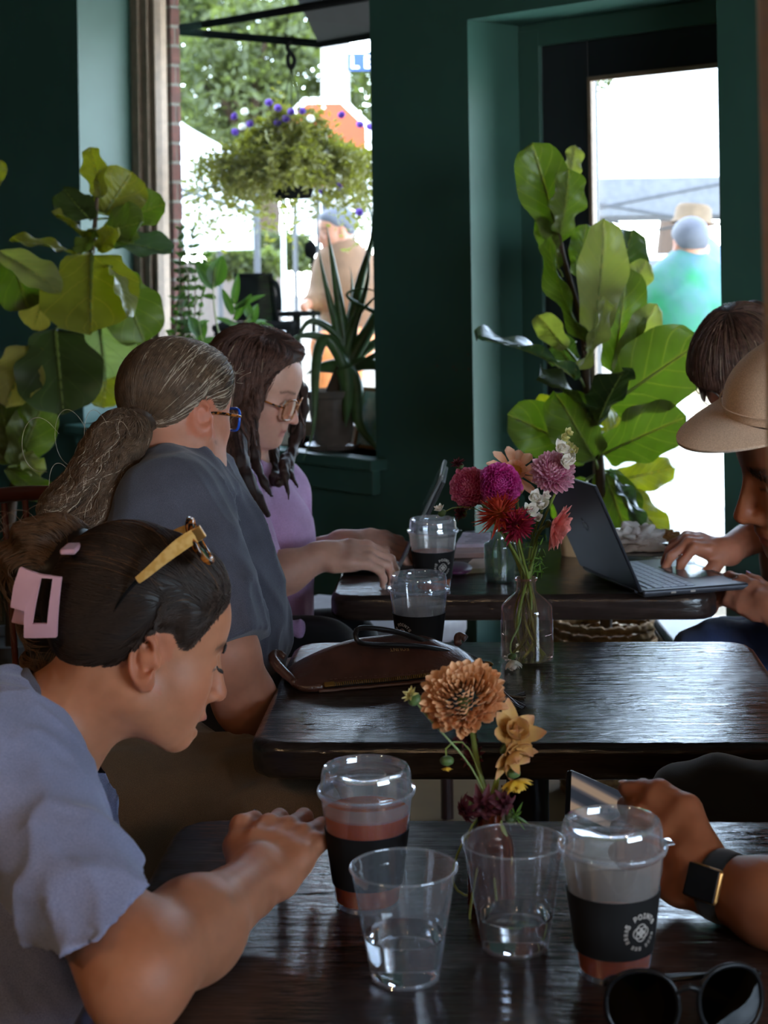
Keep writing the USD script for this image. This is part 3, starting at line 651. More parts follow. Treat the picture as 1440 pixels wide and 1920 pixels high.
# ---- woman nearest the camera on the left, leaning over her table
def near_woman():
    rng = np.random.default_rng(11)
    t = thing('person', 'woman in faded blue-grey t-shirt leaning over the nearest table, hair twisted up', 'person', P(60, 1600, 1.6)*A([1, 1, 0]))
    R = head_axes(22, 18); s = .915; o = P(261, 1205, 1.80)
    hf, loc = head_sdf(o, R, s, mouth_open=.010, nose=1.25, lipx=.0045, earw=1.75, ears=(1, 0))
    neck_a = o + R @ A([-.022, 0, -.045]); neck_b = P(70, 1395, 1.80)
    sh_r = P(14, 1452, 1.60); elbow = P(257, 1826, 1.44); wrist = P(476, 1655, 1.655)
    knuck = P(568, 1540, 1.75)
    fwd = unit(knuck - wrist); dors = unit(C2W(-.30, -.85, .42))
    hc, tips = hand_cones(wrist, fwd, dors, UP + FV*.6, [(24, 48, 22), (20, 34, 18), (20, 32, 16), (22, 34, 18)], spread=(10, 3, -4, -10), s=.97,
                          thumb=((.022, .024, -.004), (.050, .046, -.004), (.078, .056, .000), (.101, .052, -.004)))
    arm = bones([(sh_r, elbow, .046, .040), (elbow, elbow*.55 + wrist*.45, .041, .041), (elbow*.55 + wrist*.45, wrist, .040, .0265)], .03)
    torso = bones([(neck_b, P(-60, 1560, 1.85), .045, .12), (P(-60, 1560, 1.85), P(-60, 1900, 1.8), .14, .15), (neck_b, sh_r, .04, .05)], .06)
    nf = bones([(neck_a, neck_b, .052, .058)], .02)
    elb = lambda p: ell(p, elbow + C2W(.0, -.012, -.012), (.030, .028, .030))
    f = union([near(hf, o, .19), nf, arm, chains_sdf(hc), torso, elb], [.028, .03, .014, .03, .02])
    m = surf(f, *bounds([o - .17, o + .17, P(-80, 1960, 1.9), sh_r, elbow, wrist, wrist + fwd*.2], .07), .0026)
    m = smooth_mesh(m, 2)
    q = loc(m.vertices); c = face_colours(q, (172, 112, 82), brow=(70, 48, 36))
    inh = np.linalg.norm(q, axis=1) > .22; c[inh] = lin(172, 112, 82)
    kn = sum(np.exp(-np.sum((np.asarray(m.vertices) - a)**2, 1)/.00012) for a, b, u, r in tips); c = c*(1 - .12*np.clip(kn, 0, 1)[:, None]*A([0, 1, 1]))
    obj('body', m, 'skin', t, smooth=True, col=c)
    nails(tips, 'nail_dark', t)
    eyes(t, o, R, s)
    # lashes
    L = []
    for k in range(16):
        y = -.0320 + (k/15 - .5)*.025; b = o + s*(R @ A([.0876 - 22*(y + .0320)**2, y, -.0012 - 9*(y + .032)**2])); L.append(spline([b, b + s*(R @ A([.0045, (y + .032)*.25, -.0030])), b + s*(R @ A([.0075, (y + .032)*.4, -.0032]))], 4))
    curves('eyelashes', L, .0007, 'hair_dark', t)
    B_ = []
    for k in range(110):
        y = -rng.uniform(.012, .054); u = (-y - .012)/.042; b = o + s*(R @ A([.0945 - 4.5*y*y, y, .0205 + .004*u - .006*u*u + rng.uniform(-.0025, .0025)])); B_.append(spline([b, b + s*(R @ A([.001, -.004, .0015])), b + s*(R @ A([-.001, -.008, .001]))], 4))
    curves('eyebrow', B_, .0005, 'hair_dark', t)
    # hair drawn back into a twist
    line = [(-.2, -.070), (-.075, -.070), (-.045, -.040), (-.022, .000), (-.012, .034), (.012, .040), (.026, .022), (.036, .020), (.048, .044), (.066, .068), (.086, .084), (.12, .095)]
    bump = lambda q: .010*np.exp(-((q[:, 0] + .05)**2 + (q[:, 2] - .10)**2)/.004) + .003*np.sin(q[:, 2]*90 + q[:, 0]*30 + 3*np.sin(q[:, 0]*40))*.3
    cap, _ = hair_cap(o, R, s, line, .011, soft=.045, extra=bump)
    bun_c = P(92, 1042, 1.835); tie = P(128, 1110, 1.84)
    Rb = np.column_stack([RV, FV, UV])
    bun = bones([('e', bun_c, (.040, .040, .036), Rb), ('e', P(70, 1075, 1.82), (.028, .036, .030), Rb), (tie, bun_c, .030, .036), (P(95, 1120, 1.84), P(110, 1225, 1.84), .034, .028), (P(110, 1225, 1.84), P(150, 1240, 1.83), .028, .03)], .03)
    def bunw(p): return bun(p) + .0035*np.sin(p @ (UV*170 + RV*60) + 2*np.sin(p @ (RV*60)))
    hair = union([cap, bunw], [.025])
    hm = surf(hair, *bounds([o - .14, o + .14, bun_c, P(20, 1000, 1.8), P(100, 1250, 1.8)], .05), .0032)
    obj('hair', hm, 'hair_dark', t, smooth=True)
    def inhair(p): q = loc(p); return (q[:, 2] - np.interp(q[:, 0], *A(line).T) > -.002)
    st = surface_points(hm, 9000, rng, lambda p: (cap(p) < .004) & inhair(p))
    Ls = march(cap, st, lambda p: (tie - p), 14, .0085, .0016, .06, rng)
    curves('hair_strands', list(Ls), strand_widths(Ls, .0009), 'hair_dark_strand', t, kind='stuff')
    fr = surface_points(hm, 60000, rng, lambda p: (cap(p) < .004) & inhair(p) & (loc(p)[:, 2] - np.interp(loc(p)[:, 0], *A(line).T) < .022) & (loc(p)[:, 0] > -.03))[:3200]
    Ls = march(cap, fr, lambda p: (tie - p), 14, .0075, .0014, .06, rng); curves('hair_strands', list(Ls), strand_widths(Ls, .0009), 'hair_dark_strand', t, kind='stuff')
    st = surface_points(hm, 700, rng, lambda p: (cap(p) < .004) & inhair(p) & (loc(p)[:, 2] > .06))
    Ls = march(cap, st, lambda p: (tie - p), 14, .0085, .0018, .06, rng)
    curves('hair_strands', list(Ls), strand_widths(Ls, .0008), 'hair_gold', t, kind='stuff')
    sb = surface_points(hm, 3500, rng, lambda p: (bunw(p) < .003) & (cap(p) > .006))
    ax = unit(RV*.2 + FV*.9 + UV*.2)
    Lb = march(bunw, sb, lambda p: np.cross(ax, p - bun_c) + .15*(tie - p), 14, .007, .0025, .12, rng)
    curves('hair_strands', list(Lb), strand_widths(Lb, .0009), 'hair_gold', t, kind='stuff')
    # loose wisps round the bun and nape
    W_ = []
    for k in range(70):
        a = bun_c + Rb @ (A([rng.uniform(-.045, .03), -.02, rng.uniform(-.03, .04)])); v = C2W(rng.uniform(-1, .2), rng.uniform(-.4, .2), rng.uniform(-.9, .5))
        W_.append(spline([a, a + v*.03 + UP*.008, a + v*.05 - UP*.012, a + v*.045 - UP*.045], 12))
    for k in range(40):
        a = P(rng.uniform(60, 150), rng.uniform(1215, 1250), 1.80); v = C2W(rng.uniform(-.6, .6), -.1, -1)
        W_.append(spline([a, a + v*.014, a + v*.028 + RV*rng.uniform(-.01, .01)], 8))
    curves('hair_wisps', W_, .0006, 'hair_gold', t, kind='stuff')
    # t-shirt
    cc = P(107, 1377, 1.80); nax = unit(C2W(.83, .30, .47))               # collar: centre and axis
    tors = bones([(cc - nax*.052, P(-70, 1570, 1.85), .088, .15), (P(-70, 1570, 1.85), P(-60, 1930, 1.8), .155, .175), (P(40, 1430, 1.76), sh_r, .060, .062), (P(60, 1470, 1.85), P(90, 1640, 1.78), .07, .09), (P(-40, 1400, 1.95), P(-80, 1500, 2.05), .08, .1)], .05)
    hem = P(150, 1692, 1.50); hem_n = unit(C2W(.44, .1, -.90)); ad = unit(elbow - sh_r); slv_end = elbow + ad*.05 - RV*.010
    fl = unit(cc - sh_r)
    def shirt(p):
        w = .009*(fbm(p*A([9, 9, 14]), 3, 5) - .5) - .011*folds(p, C2W(.55, .1, -.8), 4.5, 17, 5, .15) + .003
        sl = smax(cone(p, sh_r, slv_end, .062, .054) + w*.9, plane(p, hem, hem_n), .003)
        sl = smax(sl, -np.maximum(cone(p, sh_r, slv_end, .047, .045), -plane(p, hem - hem_n*.04, hem_n)), .002)
        d = smin(tors(p) + w, sl, .025)
        d = smax(d, np.where(np.linalg.norm(p - cc, axis=1) < .14, plane(p, cc + nax*.004, nax), -1), .008)
        return smax(d, -cone(p, cc - nax*.02, cc + nax*.2, .062, .075), .005)     # neck opening
    lo, hi = bounds([P(-140, 1290, 2.1), sh_r, P(-100, 1990, 1.9), P(260, 1750, 1.45), P(190, 1500, 1.8)], .1)
    sm = smooth_mesh(surf(shirt, lo, hi, .004), 3); obj('shirt', sm, 'cloth_bluegrey', t, smooth=True)
    e1 = unit(np.cross(hem_n, FV)); e2 = np.cross(hem_n, e1); hc0 = hem - hem_n*.017; hc0 = sh_r + ad*float((hc0 - sh_r) @ hem_n/(ad @ hem_n)); L = []
    for a in np.linspace(0, 2*math.pi, 90):
        rr = np.linspace(.035, .09, 110); q_ = hc0 + rr[:, None]*(math.cos(a)*e1 + math.sin(a)*e2); d_ = shirt(q_); k_ = np.argmax(d_ > 0); L.append(q_[k_] if d_.max() > 0 else q_[-1])
    L = A(L); keep = (L[:, 0] == L[:, 0]) & (np.linalg.norm(L - hc0, axis=1) < .085)
    obj('hem_stitching', cat([tube(L[k:k + 2], .0010, 5) for k in range(0, 89) if keep[k] and keep[k + 1] and np.linalg.norm(L[k + 1] - L[k]) < .012]), 'cloth_band', t)
    # ribbed neckband
    B2 = frame(nax, UV); band = lathe([(.0715, .008), (.0755, .009), (.0785, .004), (.0830, -.022), (.0815, -.024), (.0755, -.020)], 72, closed=True)
    obj('neckband', moved(band, B2, cc), 'cloth_band', t, smooth=50)
    return o, R, s, t, cap, tie
NW = near_woman()
# ------------------------------------------------------------------ spectacles in a head's frame (x forward, y left, z up)
def rounded_lens(w, h, sq=3.0, n=40):
    a = np.linspace(0, 2*math.pi, n, endpoint=False); c, s_ = np.cos(a), np.sin(a)
    return np.column_stack([np.sign(c)*np.abs(c)**(2/sq)*w/2, np.sign(s_)*np.abs(s_)**(2/sq)*h/2])
def glasses(name, label, o, R, s, frame_m, lens_m, temple_m, w=.050, h=.040, sq=3.2, rim=.0022, x0=.101, zc=-.004, drop=0.0, tz=.006, tl=.095, half=.034, temples=(1, -1), cat_='glasses', wide=1.0, taper=None):
    t = thing(name, label, cat_, o)
    L = lambda p: o + s*(np.asarray(p, float) @ R.T)
    for sy in (1, -1):
        c = rounded_lens(w, h, sq); bow = lambda y: x0 - 3.2*(y**2)
        pts = np.column_stack([bow(sy*half + c[:, 0]) + drop*c[:, 1], sy*half + c[:, 0], zc + c[:, 1]])
        ring = np.vstack([pts, pts[:2]])
        rm = obj('rim', tube(L(ring), rim*s, 8, caps=False), frame_m, t, smooth=True)
        k = len(pts); ctr = A([bow(sy*half) + .0012, sy*half, zc]); v = L(np.vstack([pts, ctr])); i = np.arange(k)
        obj('lens', (v, np.column_stack([i, (i + 1) % k, np.full(k, k)])), lens_m, rm, smooth=True)
    y1 = half - w/2; obj('bridge', tube(L(spline([(x0 - 3.2*y1**2, y1 + .001, zc + h*.18), (x0 + .002, 0, zc + h*.26), (x0 - 3.2*y1**2, -y1 - .001, zc + h*.18)], 9)), rim*1.1*s, 8), frame_m, t, smooth=True)
    for sy in temples:
        ye = half + w/2; xe = x0 - 3.2*ye**2
        pth = spline([(xe, sy*(ye + .002), zc + tz), (xe - .012, sy*(ye + .013), zc + tz + .001), (xe - tl*.55, sy*(.0770*wide), zc + tz + .003), (xe - tl, sy*(.0785*wide), zc + tz), (xe - tl - .028, sy*.0770*wide, zc + tz - .022)], 20)
        tb = tube(L(pth), (rim*1.0 if taper is None else taper)*s, 8); obj('temple', tb, temple_m, t, smooth=True)
    return t
def tortoise(name, a, b, rough=.15):
    M[name] = mat(name, {'co': ('texture_coordinate', {}), 'n': ('noise_texture', {'scale': 110., 'detail': 1.5}), 'r': ('rgb_ramp', {'ramp': [(.42, lin(*a)), (.58, lin(*b))]}), 'p': ('principled_bsdf', {'roughness': rough})},
        [('co.object', 'n.vector'), ('n.fac', 'r.fac'), ('r.color', 'p.base_color')])
tortoise('tortoise', (26, 14, 10), (168, 96, 36)); tortoise('amber_frame', (120, 72, 48), (176, 122, 84)); tortoise('amber_light', (196, 150, 80), (214, 170, 104))
simple('blue_acetate', (30, 84, 190), .15); simple('grey_metal', (120, 118, 116), .25, metallic=.8); simple('black_plastic', (9, 9, 10), .3, spec=.22)
clearmat('lens_clear', (.97, .97, .97), f0=.06); clearmat('lens_smoke', (.25, .17, .14), f0=.06); clearmat('lens_dark', (.012, .01, .01), f0=.025); clearmat('lens_amber', (.94, .86, .78), f0=.06)
# ---- woman in the charcoal t-shirt at the middle table, turned away
def grey_woman():
    rng = np.random.default_rng(21)
    t = thing('person', 'woman in charcoal t-shirt with greying ponytail and blue glasses, seated at the middle table', 'person', P(330, 1500, 2.75)*A([1, 1, 0]))
    R = head_axes(46, 8); s = .92; o = P(336, 772, 2.82)
    hf, loc = head_sdf(o, R, s, full=.007, ears=(1, 0), flare=40, earo=.007, earw=1.55); SK = (186, 124, 98)
    nb_ = P(318, 905, 2.80); na = o + R @ A([-.02, 0, -.05])
    sh = P(318, 948, 2.64); el = P(420, 1225, 2.56); wr = P(500, 1405, 2.62)
    hc, tips = hand_cones(wr, unit(C2W(.75, .35, -.35)), unit(C2W(.1, -.6, .6)), UP + FV*.3, [(14, 20, 12)]*4)
    sh2 = P(352, 940, 3.10); el2 = P(425, 1170, 3.10); wr2 = P(512, 1275, 2.83)
    hc2, tips2 = hand_cones(wr2, unit(C2W(.9, .1, .05)), unit(C2W(.1, -.5, .8)), FV*-1, [(14, 25, 15)]*4)
    f = union([near(hf, o, .19), bones([(na, nb_, .062, .068), (na + RV*.02, nb_ + RV*.03, .045, .06)], .03),
               bones([(sh, el, .058, .048), (el, el*.5 + wr*.5, .048, .044), (el*.5 + wr*.5, wr, .043, .028), (sh2, el2, .055, .045), (el2, wr2, .044, .028), (nb_, P(360, 1050, 2.82), .08, .13)], .03),
               chains_sdf(hc), chains_sdf(hc2)], [.035, .04, .014, .014])
    m = smooth_mesh(surf(f, *bounds([o - .16, o + .16, el, wr, el2, wr2, wr + C2W(.2, .1, -.1), sh, sh2], .08), .0042), 2)
    q = loc(m.vertices); c = face_colours(q, SK, flush=1.5); c[np.linalg.norm(q, axis=1) > .2] = lin(*SK)
    pj = proj(m.vertices); mole = np.exp(-((pj[:, 0] - 405)**2 + (pj[:, 1] - 830)**2)/9.)*(pj[:, 2] < o @ FV + .02); c = c*(1 - .6*mole[:, None])
    obj('body', m, 'skin', t, smooth=True, col=c)
    eyes(t, o, R, s)
    line = [(-.2, -.085), (-.075, -.080), (-.045, -.050), (-.022, .000), (-.012, .034), (.012, .036), (.030, .014), (.045, .012), (.055, .034), (.068, .054), (.086, .072), (.12, .085)]
    cap, _ = hair_cap(o, R, s, line, .013, extra=lambda q: .006*np.exp(-((q[:, 0] + .06)**2 + (q[:, 2] - .08)**2)/.005) - .011*np.exp(-((q[:, 0] + .03)**2 + (q[:, 2] - .0)**2)/.0014))
    tie = P(260, 800, 2.735)
    pts = [tie, P(232, 815, 2.71), P(202, 862, 2.69), P(174, 915, 2.67), P(142, 962, 2.66), P(128, 1005, 2.66)]; rs = [.017, .034, .043, .047, .044, .018]
    def tail(p): return chain(p, pts, rs, .03) + .009*np.sin(p @ (UV*85 - RV*55) + 3*noise(p*22, 4)) *np.clip(((tie - p) @ unit(C2W(.6, 0, .8)))*9, 0, 1) + .004*(noise(p*90, 2) - .5)
    hair = union([cap, boxed(tail, pts, .09)], [.02])
    hm = surf(hair, *bounds([o - .14, o + .14] + pts, .08), .0045)
    obj('hair', hm, 'hair_ash', t, smooth=True)
    inh = lambda p: (loc(p)[:, 2] - np.interp(loc(p)[:, 0], *A(line).T) > -.002) & (cap(p) < .005)
    for n, lo_, ml in ((5200, -9, 'hair_ash_strand'), (1500, -.01, 'hair_grey')):
        st = surface_points(hm, n, rng, lambda p: inh(p) & (loc(p)[:, 0] > lo_))
        Ls = march(cap, st, lambda p: tie - p, 13, .0105, .0022, .07, rng); curves('hair_strands', list(Ls), strand_widths(Ls, .0013), ml, t, kind='stuff')
    for n, ml in ((3600, 'hair_ash_strand'), (900, 'hair_gold'), (620, 'hair_grey')):
        st = surface_points(hm, n, rng, lambda p: (tail(p) < .004) & ((tie - p) @ unit(C2W(.6, 0, .8)) > -.01))
        if ml == 'hair_ash_strand': st = np.concatenate([st, surface_points(hm, 40000, rng, lambda p: (tail(p) < .004) & (np.linalg.norm(p - tie, axis=1) < .06) & ((tie - p) @ unit(C2W(.6, 0, .8)) > -.02))[:1200]])
        ph = rng.uniform(0, 6, len(st)); dn = unit(P(128, 1005, 2.66) - tie)
        Ls = march(tail, st, lambda p: dn + .55*np.stack([np.sin(p @ UV*130 + ph), np.cos(p @ UV*130 + ph), np.sin(p @ RV*90 + ph)], 1), 16, .010, .003, .08, rng)
        curves('hair_strands', list(Ls), strand_widths(Ls, .0010), ml, t, kind='stuff')
    W_ = []
    for k in range(20):
        a = pts[rng.integers(1, 5)] + rng.normal(0, .025, 3); v = C2W(rng.uniform(-1, -.2), rng.uniform(-.4, .4), rng.uniform(-.3, .5))
        W_.append(spline([a, a + v*.05 + UP*.02, a + v*.06 - UP*.03, a + v*.02 - UP*.06], 12))
    for k in range(24):
        a = o + R @ (s*A([.083 + rng.uniform(-.02, .004), rng.uniform(-.07, 0), .075 + rng.uniform(-.02, .012)])); v = C2W(rng.uniform(-.2, 1), -.3, rng.uniform(-.2, 1)); W_.append(spline([a, a + v*.012, a + v*.022 + RV*rng.uniform(-.01, .012)], 8))
    curves('hair_wisps', W_, .0007, 'hair_grey', t, kind='stuff')
    B3 = frame(unit(P(232, 815, 2.71) - tie)); obj('hair_tie', tube([tie + B3 @ A([.0165*math.cos(a), .0165*math.sin(a), 0]) for a in np.linspace(0, 2*math.pi, 30)], .0042, 8, caps=False), 'cloth_black', t, smooth=True)
    # t-shirt
    tors = bones([(P(312, 915, 2.82), P(330, 1050, 2.82), .088, .150), (P(330, 1050, 2.82), P(370, 1165, 2.80), .150, .130), (P(370, 1165, 2.80), P(345, 1330, 2.80), .125, .140), ('e', P(410, 1160, 2.80), (.078, .1, .085), np.column_stack([RV, FV, UV])),
                  (P(312, 925, 2.75), sh, .07, .078), (P(345, 925, 2.9), sh2, .07, .075), (P(200, 1000, 2.86), P(230, 1300, 2.86), .09, .13)], .06)
    nx = unit(na - nb_); slv = el*.98 + sh*.02; ad = unit(el - sh); ad2 = unit(el2 - sh2)
    def shirt(p):
        w = .008*(fbm(p*A([8, 8, 12]), 3, 15) - .5) - .016*folds(p, C2W(.5, -.2, -.7), 4, 14, 15, .15) + .004
        d = smin(tors(p) + w, smax(cone(p, sh, el, .078, .072) + w, plane(p, slv, ad), .004), .022)
        d = smin(d, smax(cone(p, sh2, el2, .075, .07) + w, plane(p, sh2 + ad2*.2, ad2), .006), .03)
        return smax(d, -cone(p, nb_ - nx*.0, na + nx*.05, .070, .075), .006)
    obj('shirt', smooth_mesh(surf(shirt, *bounds([P(130, 850, 2.9), P(540, 1400, 2.6), P(200, 1400, 3.1), sh, sh2], .12), .005), 3), 'cloth_charcoal', t, smooth=True)
    B4 = frame(nx, UV); ring = [nb_ + nx*.020 + B4 @ A([math.cos(a)*.074, math.sin(a)*.074, -.012*math.cos(a)]) for a in np.linspace(0, 2*math.pi, 41)]
    obj('neckband', tube(ring, .0075, 8, caps=False), 'cloth_charcoal', t, smooth=True)
    hip, kn = P(235, 1500, 2.56), P(512, 1540, 2.44); hip2, kn2 = P(330, 1430, 2.85), P(610, 1440, 2.86)
    leg = bones([(hip, kn, .115, .083), (hip2, kn2, .11, .08), (kn, A([kn[0] + .02, kn[1], .10]), .078, .055), (kn2, A([kn2[0] + .02, kn2[1], .10]), .075, .055), (hip, hip2, .12, .12)], .05)
    pants = lambda p: leg(p) - .016*folds(p, C2W(.8, 0, .5), 3, 13, 33, .2)
    obj('trousers', smooth_mesh(surf(pants, *bounds([hip, kn, hip2, kn2, kn*A([1, 1, 0]) + A([.02, 0, .1]), kn2*A([1, 1, 0]) + A([.02, 0, .1])], .14), .008), 2), 'cloth_khaki', t, smooth=True)
    for k in (kn, kn2):
        c0 = A([k[0] + .02, k[1], 0]); obj('shoe', smooth_mesh(surf(bones([(c0 + A([-.03, 0, .05]), c0 + A([.15, 0, .035]), .045, .034)], .02), c0 - A([.1, .1, 0.0]), c0 + A([.25, .1, .12]), .006), 2), 'cloth_black', t, smooth=True)
    return o, R, s, t
GW = grey_woman()
glasses('eyeglasses', 'tortoiseshell and bright blue glasses on the woman with the greying ponytail', GW[0], GW[1], GW[2], 'blue_acetate', 'lens_clear', 'tortoise', x0=.104, zc=-.006, rim=.0026)

# ---- woman in lilac at the far table, typing
def lilac_woman():
    rng = np.random.default_rng(31)
    t = thing('person', 'long-haired woman in lilac t-shirt and amber glasses typing on a tablet keyboard', 'person', P(470, 1300, 3.5)*A([1, 1, 0]))
    R = head_axes(-14, 19); s = .93; o = P(476, 728, 3.47); SK = (196, 146, 126)
    hf, loc = head_sdf(o, R, s, ears=(0, 0), full=.002, nose=1.05)
    na, nb_ = o + R @ A([-.02, 0, -.05]), P(455, 880, 3.50)
    sh, el, wr = P(432, 925, 3.36), P(478, 1098, 3.28), P(606, 1042, 3.31)
    sh2, el2, wr2 = P(525, 925, 3.64), P(545, 1050, 3.66), P(648, 1018, 3.56)
    hc, tips = hand_cones(wr, unit(C2W(.95, .12, -.03)), unit(C2W(.05, -.45, .9)), FV*1.0, [(28, 38, 26), (24, 42, 28), (22, 46, 30), (24, 42, 28)], thumb=((.02, .022, -.008), (.046, .044, -.02), (.072, .05, -.03), (.094, .045, -.036)))
    hc2, tips2 = hand_cones(wr2, unit(C2W(.95, -.15, -.02)), unit(C2W(.05, -.4, .9)), -FV, [(20, 34, 24), (18, 36, 26), (20, 40, 26), (22, 40, 26)])
    f = union([near(hf, o, .18), bones([(na, nb_, .048, .05)], .02), bones([(sh, el, .046, .040), (el, el*.55 + wr*.45, .040, .039), (el*.55 + wr*.45, wr, .038, .026), (sh2, el2, .044, .038), (el2, wr2, .036, .025), (nb_, P(470, 1000, 3.5), .05, .08)], .025),
               chains_sdf(hc), chains_sdf(hc2)], [.025, .03, .014, .014])
    m = smooth_mesh(surf(f, *bounds([o - .15, o + .15, sh, el, wr, sh2, el2, wr + RV*.2, wr2 + RV*.2], .06), .0046), 2)
    q = loc(m.vertices); c = face_colours(q, SK, lips=(170, 104, 98), brow=(84, 58, 46)); c[np.linalg.norm(q, axis=1) > .2] = lin(*SK)
    obj('body', m, 'skin', t, smooth=True, col=c); nails(tips + tips2, 'nail_bare', t)
    eyes(t, o, R, s)
    line = [(-.2, -.12), (-.03, -.12), (-.012, -.10), (.010, -.05), (.028, -.01), (.045, .022), (.056, .056), (.066, .078), (.078, .092), (.12, .10)]
    cap, _ = hair_cap(o, R, s, line, .016, extra=lambda q: .006*np.sin(q[:, 1]*60))
    lk = []
    Hd = lambda x, y, z: o + s*(R @ A([x, y, z]))
    near_top = Hd(.030, -.070, .03); far_top = Hd(.060, .062, .045)
    L1 = [[near_top, P(452, 790, 3.36), P(444, 860, 3.27), P(468, 915, 3.245), P(504, 966, 3.25)], [Hd(.0, -.082, .02), P(425, 790, 3.37), P(418, 870, 3.26), P(438, 930, 3.235), P(470, 968, 3.24)], [Hd(-.05, -.078, .02), P(405, 790, 3.40), P(400, 880, 3.27), P(412, 950, 3.25)],
          [Hd(-.09, -.04, 0), P(402, 800, 3.5), P(405, 900, 3.52)],
          [far_top, P(570, 740, 3.55), P(568, 790, 3.56), P(552, 835, 3.54), P(532, 880, 3.41), P(542, 938, 3.365)], [Hd(.03, .075, .02), P(556, 800, 3.58), P(544, 870, 3.47), P(558, 915, 3.40)], [Hd(-.01, .085, .0), P(500, 830, 3.56), P(522, 905, 3.38)], [near_top, P(468, 800, 3.35), P(484, 880, 3.30), P(508, 930, 3.28)]]
    r1 = [[.020, .022, .022, .018, .006], [.026, .028, .027, .022, .006], [.026, .030, .028, .008], [.03, .04, .02], [.011, .008, .009, .011, .011, .003], [.013, .011, .010, .003], [.02, .02, .01], [.014, .012, .010, .004]]
    locks = lambda p: np.minimum.reduce([chain(p, spline(a, 9), np.interp(np.linspace(0, 1, 9), np.linspace(0, 1, len(r)), r), .01) for a, r in zip(L1, r1)]) + .0014*np.sin(p @ (RV*420 + FV*160) + 3*np.sin(p @ UV*40)) 
    allp = [x for a in L1 for x in a]; hair = union([cap, boxed(locks, allp, .06)], [.012])
    hm = surf(hair, *bounds([o - .14, o + .14] + allp, .06), .0048); obj('hair', hm, 'hair_umber', t, smooth=True)
    part = o + s*(R @ A([.02, -.018, .13]))
    for n, ml in ((7500, 'hair_umber_strand'), (70, 'hair_light')):
        st = surface_points(hm, n, rng, lambda p: (loc(p)[:, 2] - np.interp(loc(p)[:, 0], *A(line).T) > -.002))
        ph = rng.uniform(0, 6, len(st))
        def dr(p):
            b = p - part; b = b - R[:, 0]*0; fr_ = np.clip(loc(p)[:, 0]*14 - .1, 0, 1)[:, None]*(loc(p)[:, 2] > .04)[:, None]; d = unit(b)*.8 - UP*1.1*(1 - .75*fr_) + RV*.10 + fr_*1.6*np.sign(loc(p)[:, 1] + .018)[:, None]*R[:, 1] - fr_*.4*R[:, 0]; d = d + .22*np.stack([np.sin(p @ UV*60 + ph), np.cos(p @ UV*70 + ph), 0*ph], 1); return d
        Ls = march(hair, st, dr, 14, .012, .003, .08, rng); curves('hair_strands', list(Ls), strand_widths(Ls, .0015), ml, t, kind='stuff')
    W_ = []
    for k in range(0):
        a = [P(545, 900, 3.46), P(500, 955, 3.30), P(556, 905, 3.48), P(466, 955, 3.28)][k % 4] + rng.normal(0, .012, 3); v = C2W(rng.uniform(-.1, 1), 0, -rng.uniform(.2, 1)); W_.append(spline([a, a + v*.018, a + v*.034 + RV*.006*rng.normal()], 8))
    for k in range(0):
        a = Hd(.082, -.01 - .002*k, .072 - .001*k); W_.append(spline([a, a + s*(R @ A([.012, -.012, -.02])), a + s*(R @ A([.006, -.028, -.045 - .001*k]))], 9))
    tors = bones([(P(455, 905, 3.5), P(478, 1000, 3.5), .07, .11), (P(478, 1000, 3.5), P(470, 1160, 3.5), .112, .125), (P(455, 915, 3.45), sh, .05, .058), (P(470, 915, 3.55), sh2, .05, .055)], .05)
    ad, ad2, nx = unit(el - sh), unit(el2 - sh2), unit(na - nb_)
    def shirt(p):
        w = .006*(fbm(p*A([9, 9, 14]), 3, 25) - .5) - .008*folds(p, C2W(.15, 0, -1), 4, 17, 25, .3) + .002
        d = smin(tors(p), smax(cone(p, sh, el, .060, .060), plane(p, sh + ad*.17, ad), .006), .03)
        d = smin(d, smax(cone(p, sh2, el2, .060, .056), plane(p, sh2 + ad2*.115, ad2), .006), .03) + w
        return smax(d, -cone(p, nb_ - nx*.005, na, .055, .06), .006)
    obj('shirt', smooth_mesh(surf(shirt, *bounds([P(400, 880, 3.4), P(570, 1200, 3.6), sh, sh2], .14), .006), 3), 'cloth_lilac', t, smooth=True)
    # faded print on the chest
    fr = []
    for k, (px, py) in enumerate(((498, 945), (514, 948), (488, 970), (503, 968))):
        pass
    hip, kn = P(420, 1235, 3.42), P(600, 1235, 3.40); hip2, kn2 = P(450, 1215, 3.6), P(640, 1215, 3.6)
    leg = bones([(hip, kn, .10, .075), (hip2, kn2, .10, .07), (kn, A([kn[0], kn[1], .1]), .07, .05), (kn2, A([kn2[0], kn2[1], .1]), .07, .05), (hip, hip2, .11, .11)], .05)
    obj('trousers', smooth_mesh(surf(lambda p: leg(p) + .01*(noise(p*16, 3) - .5), *bounds([hip, kn, hip2, kn2, kn*A([1, 1, 0]), kn2*A([1, 1, 0])], .14), .009), 2), 'cloth_black', t, smooth=True)
    obj('shirt_hem', smooth_mesh(surf(lambda p: ell(p, P(505, 1165, 3.36), (.07, .05, .028), np.column_stack([RV, FV, UV]) @ rot([0, 1, 0], 20)) + .008*np.sin(p @ RV*120), *bounds([P(505, 1165, 3.36)], .1), .006), 2), 'cloth_lilac', t, smooth=True)
    return o, R, s, t
LW = lilac_woman()
glasses('eyeglasses', 'clear amber glasses on the long-haired woman in lilac', LW[0], LW[1], LW[2], 'amber_frame', 'lens_amber', 'tortoise', w=.052, h=.046, sq=3.0, x0=.106, zc=-.012, rim=.0022)

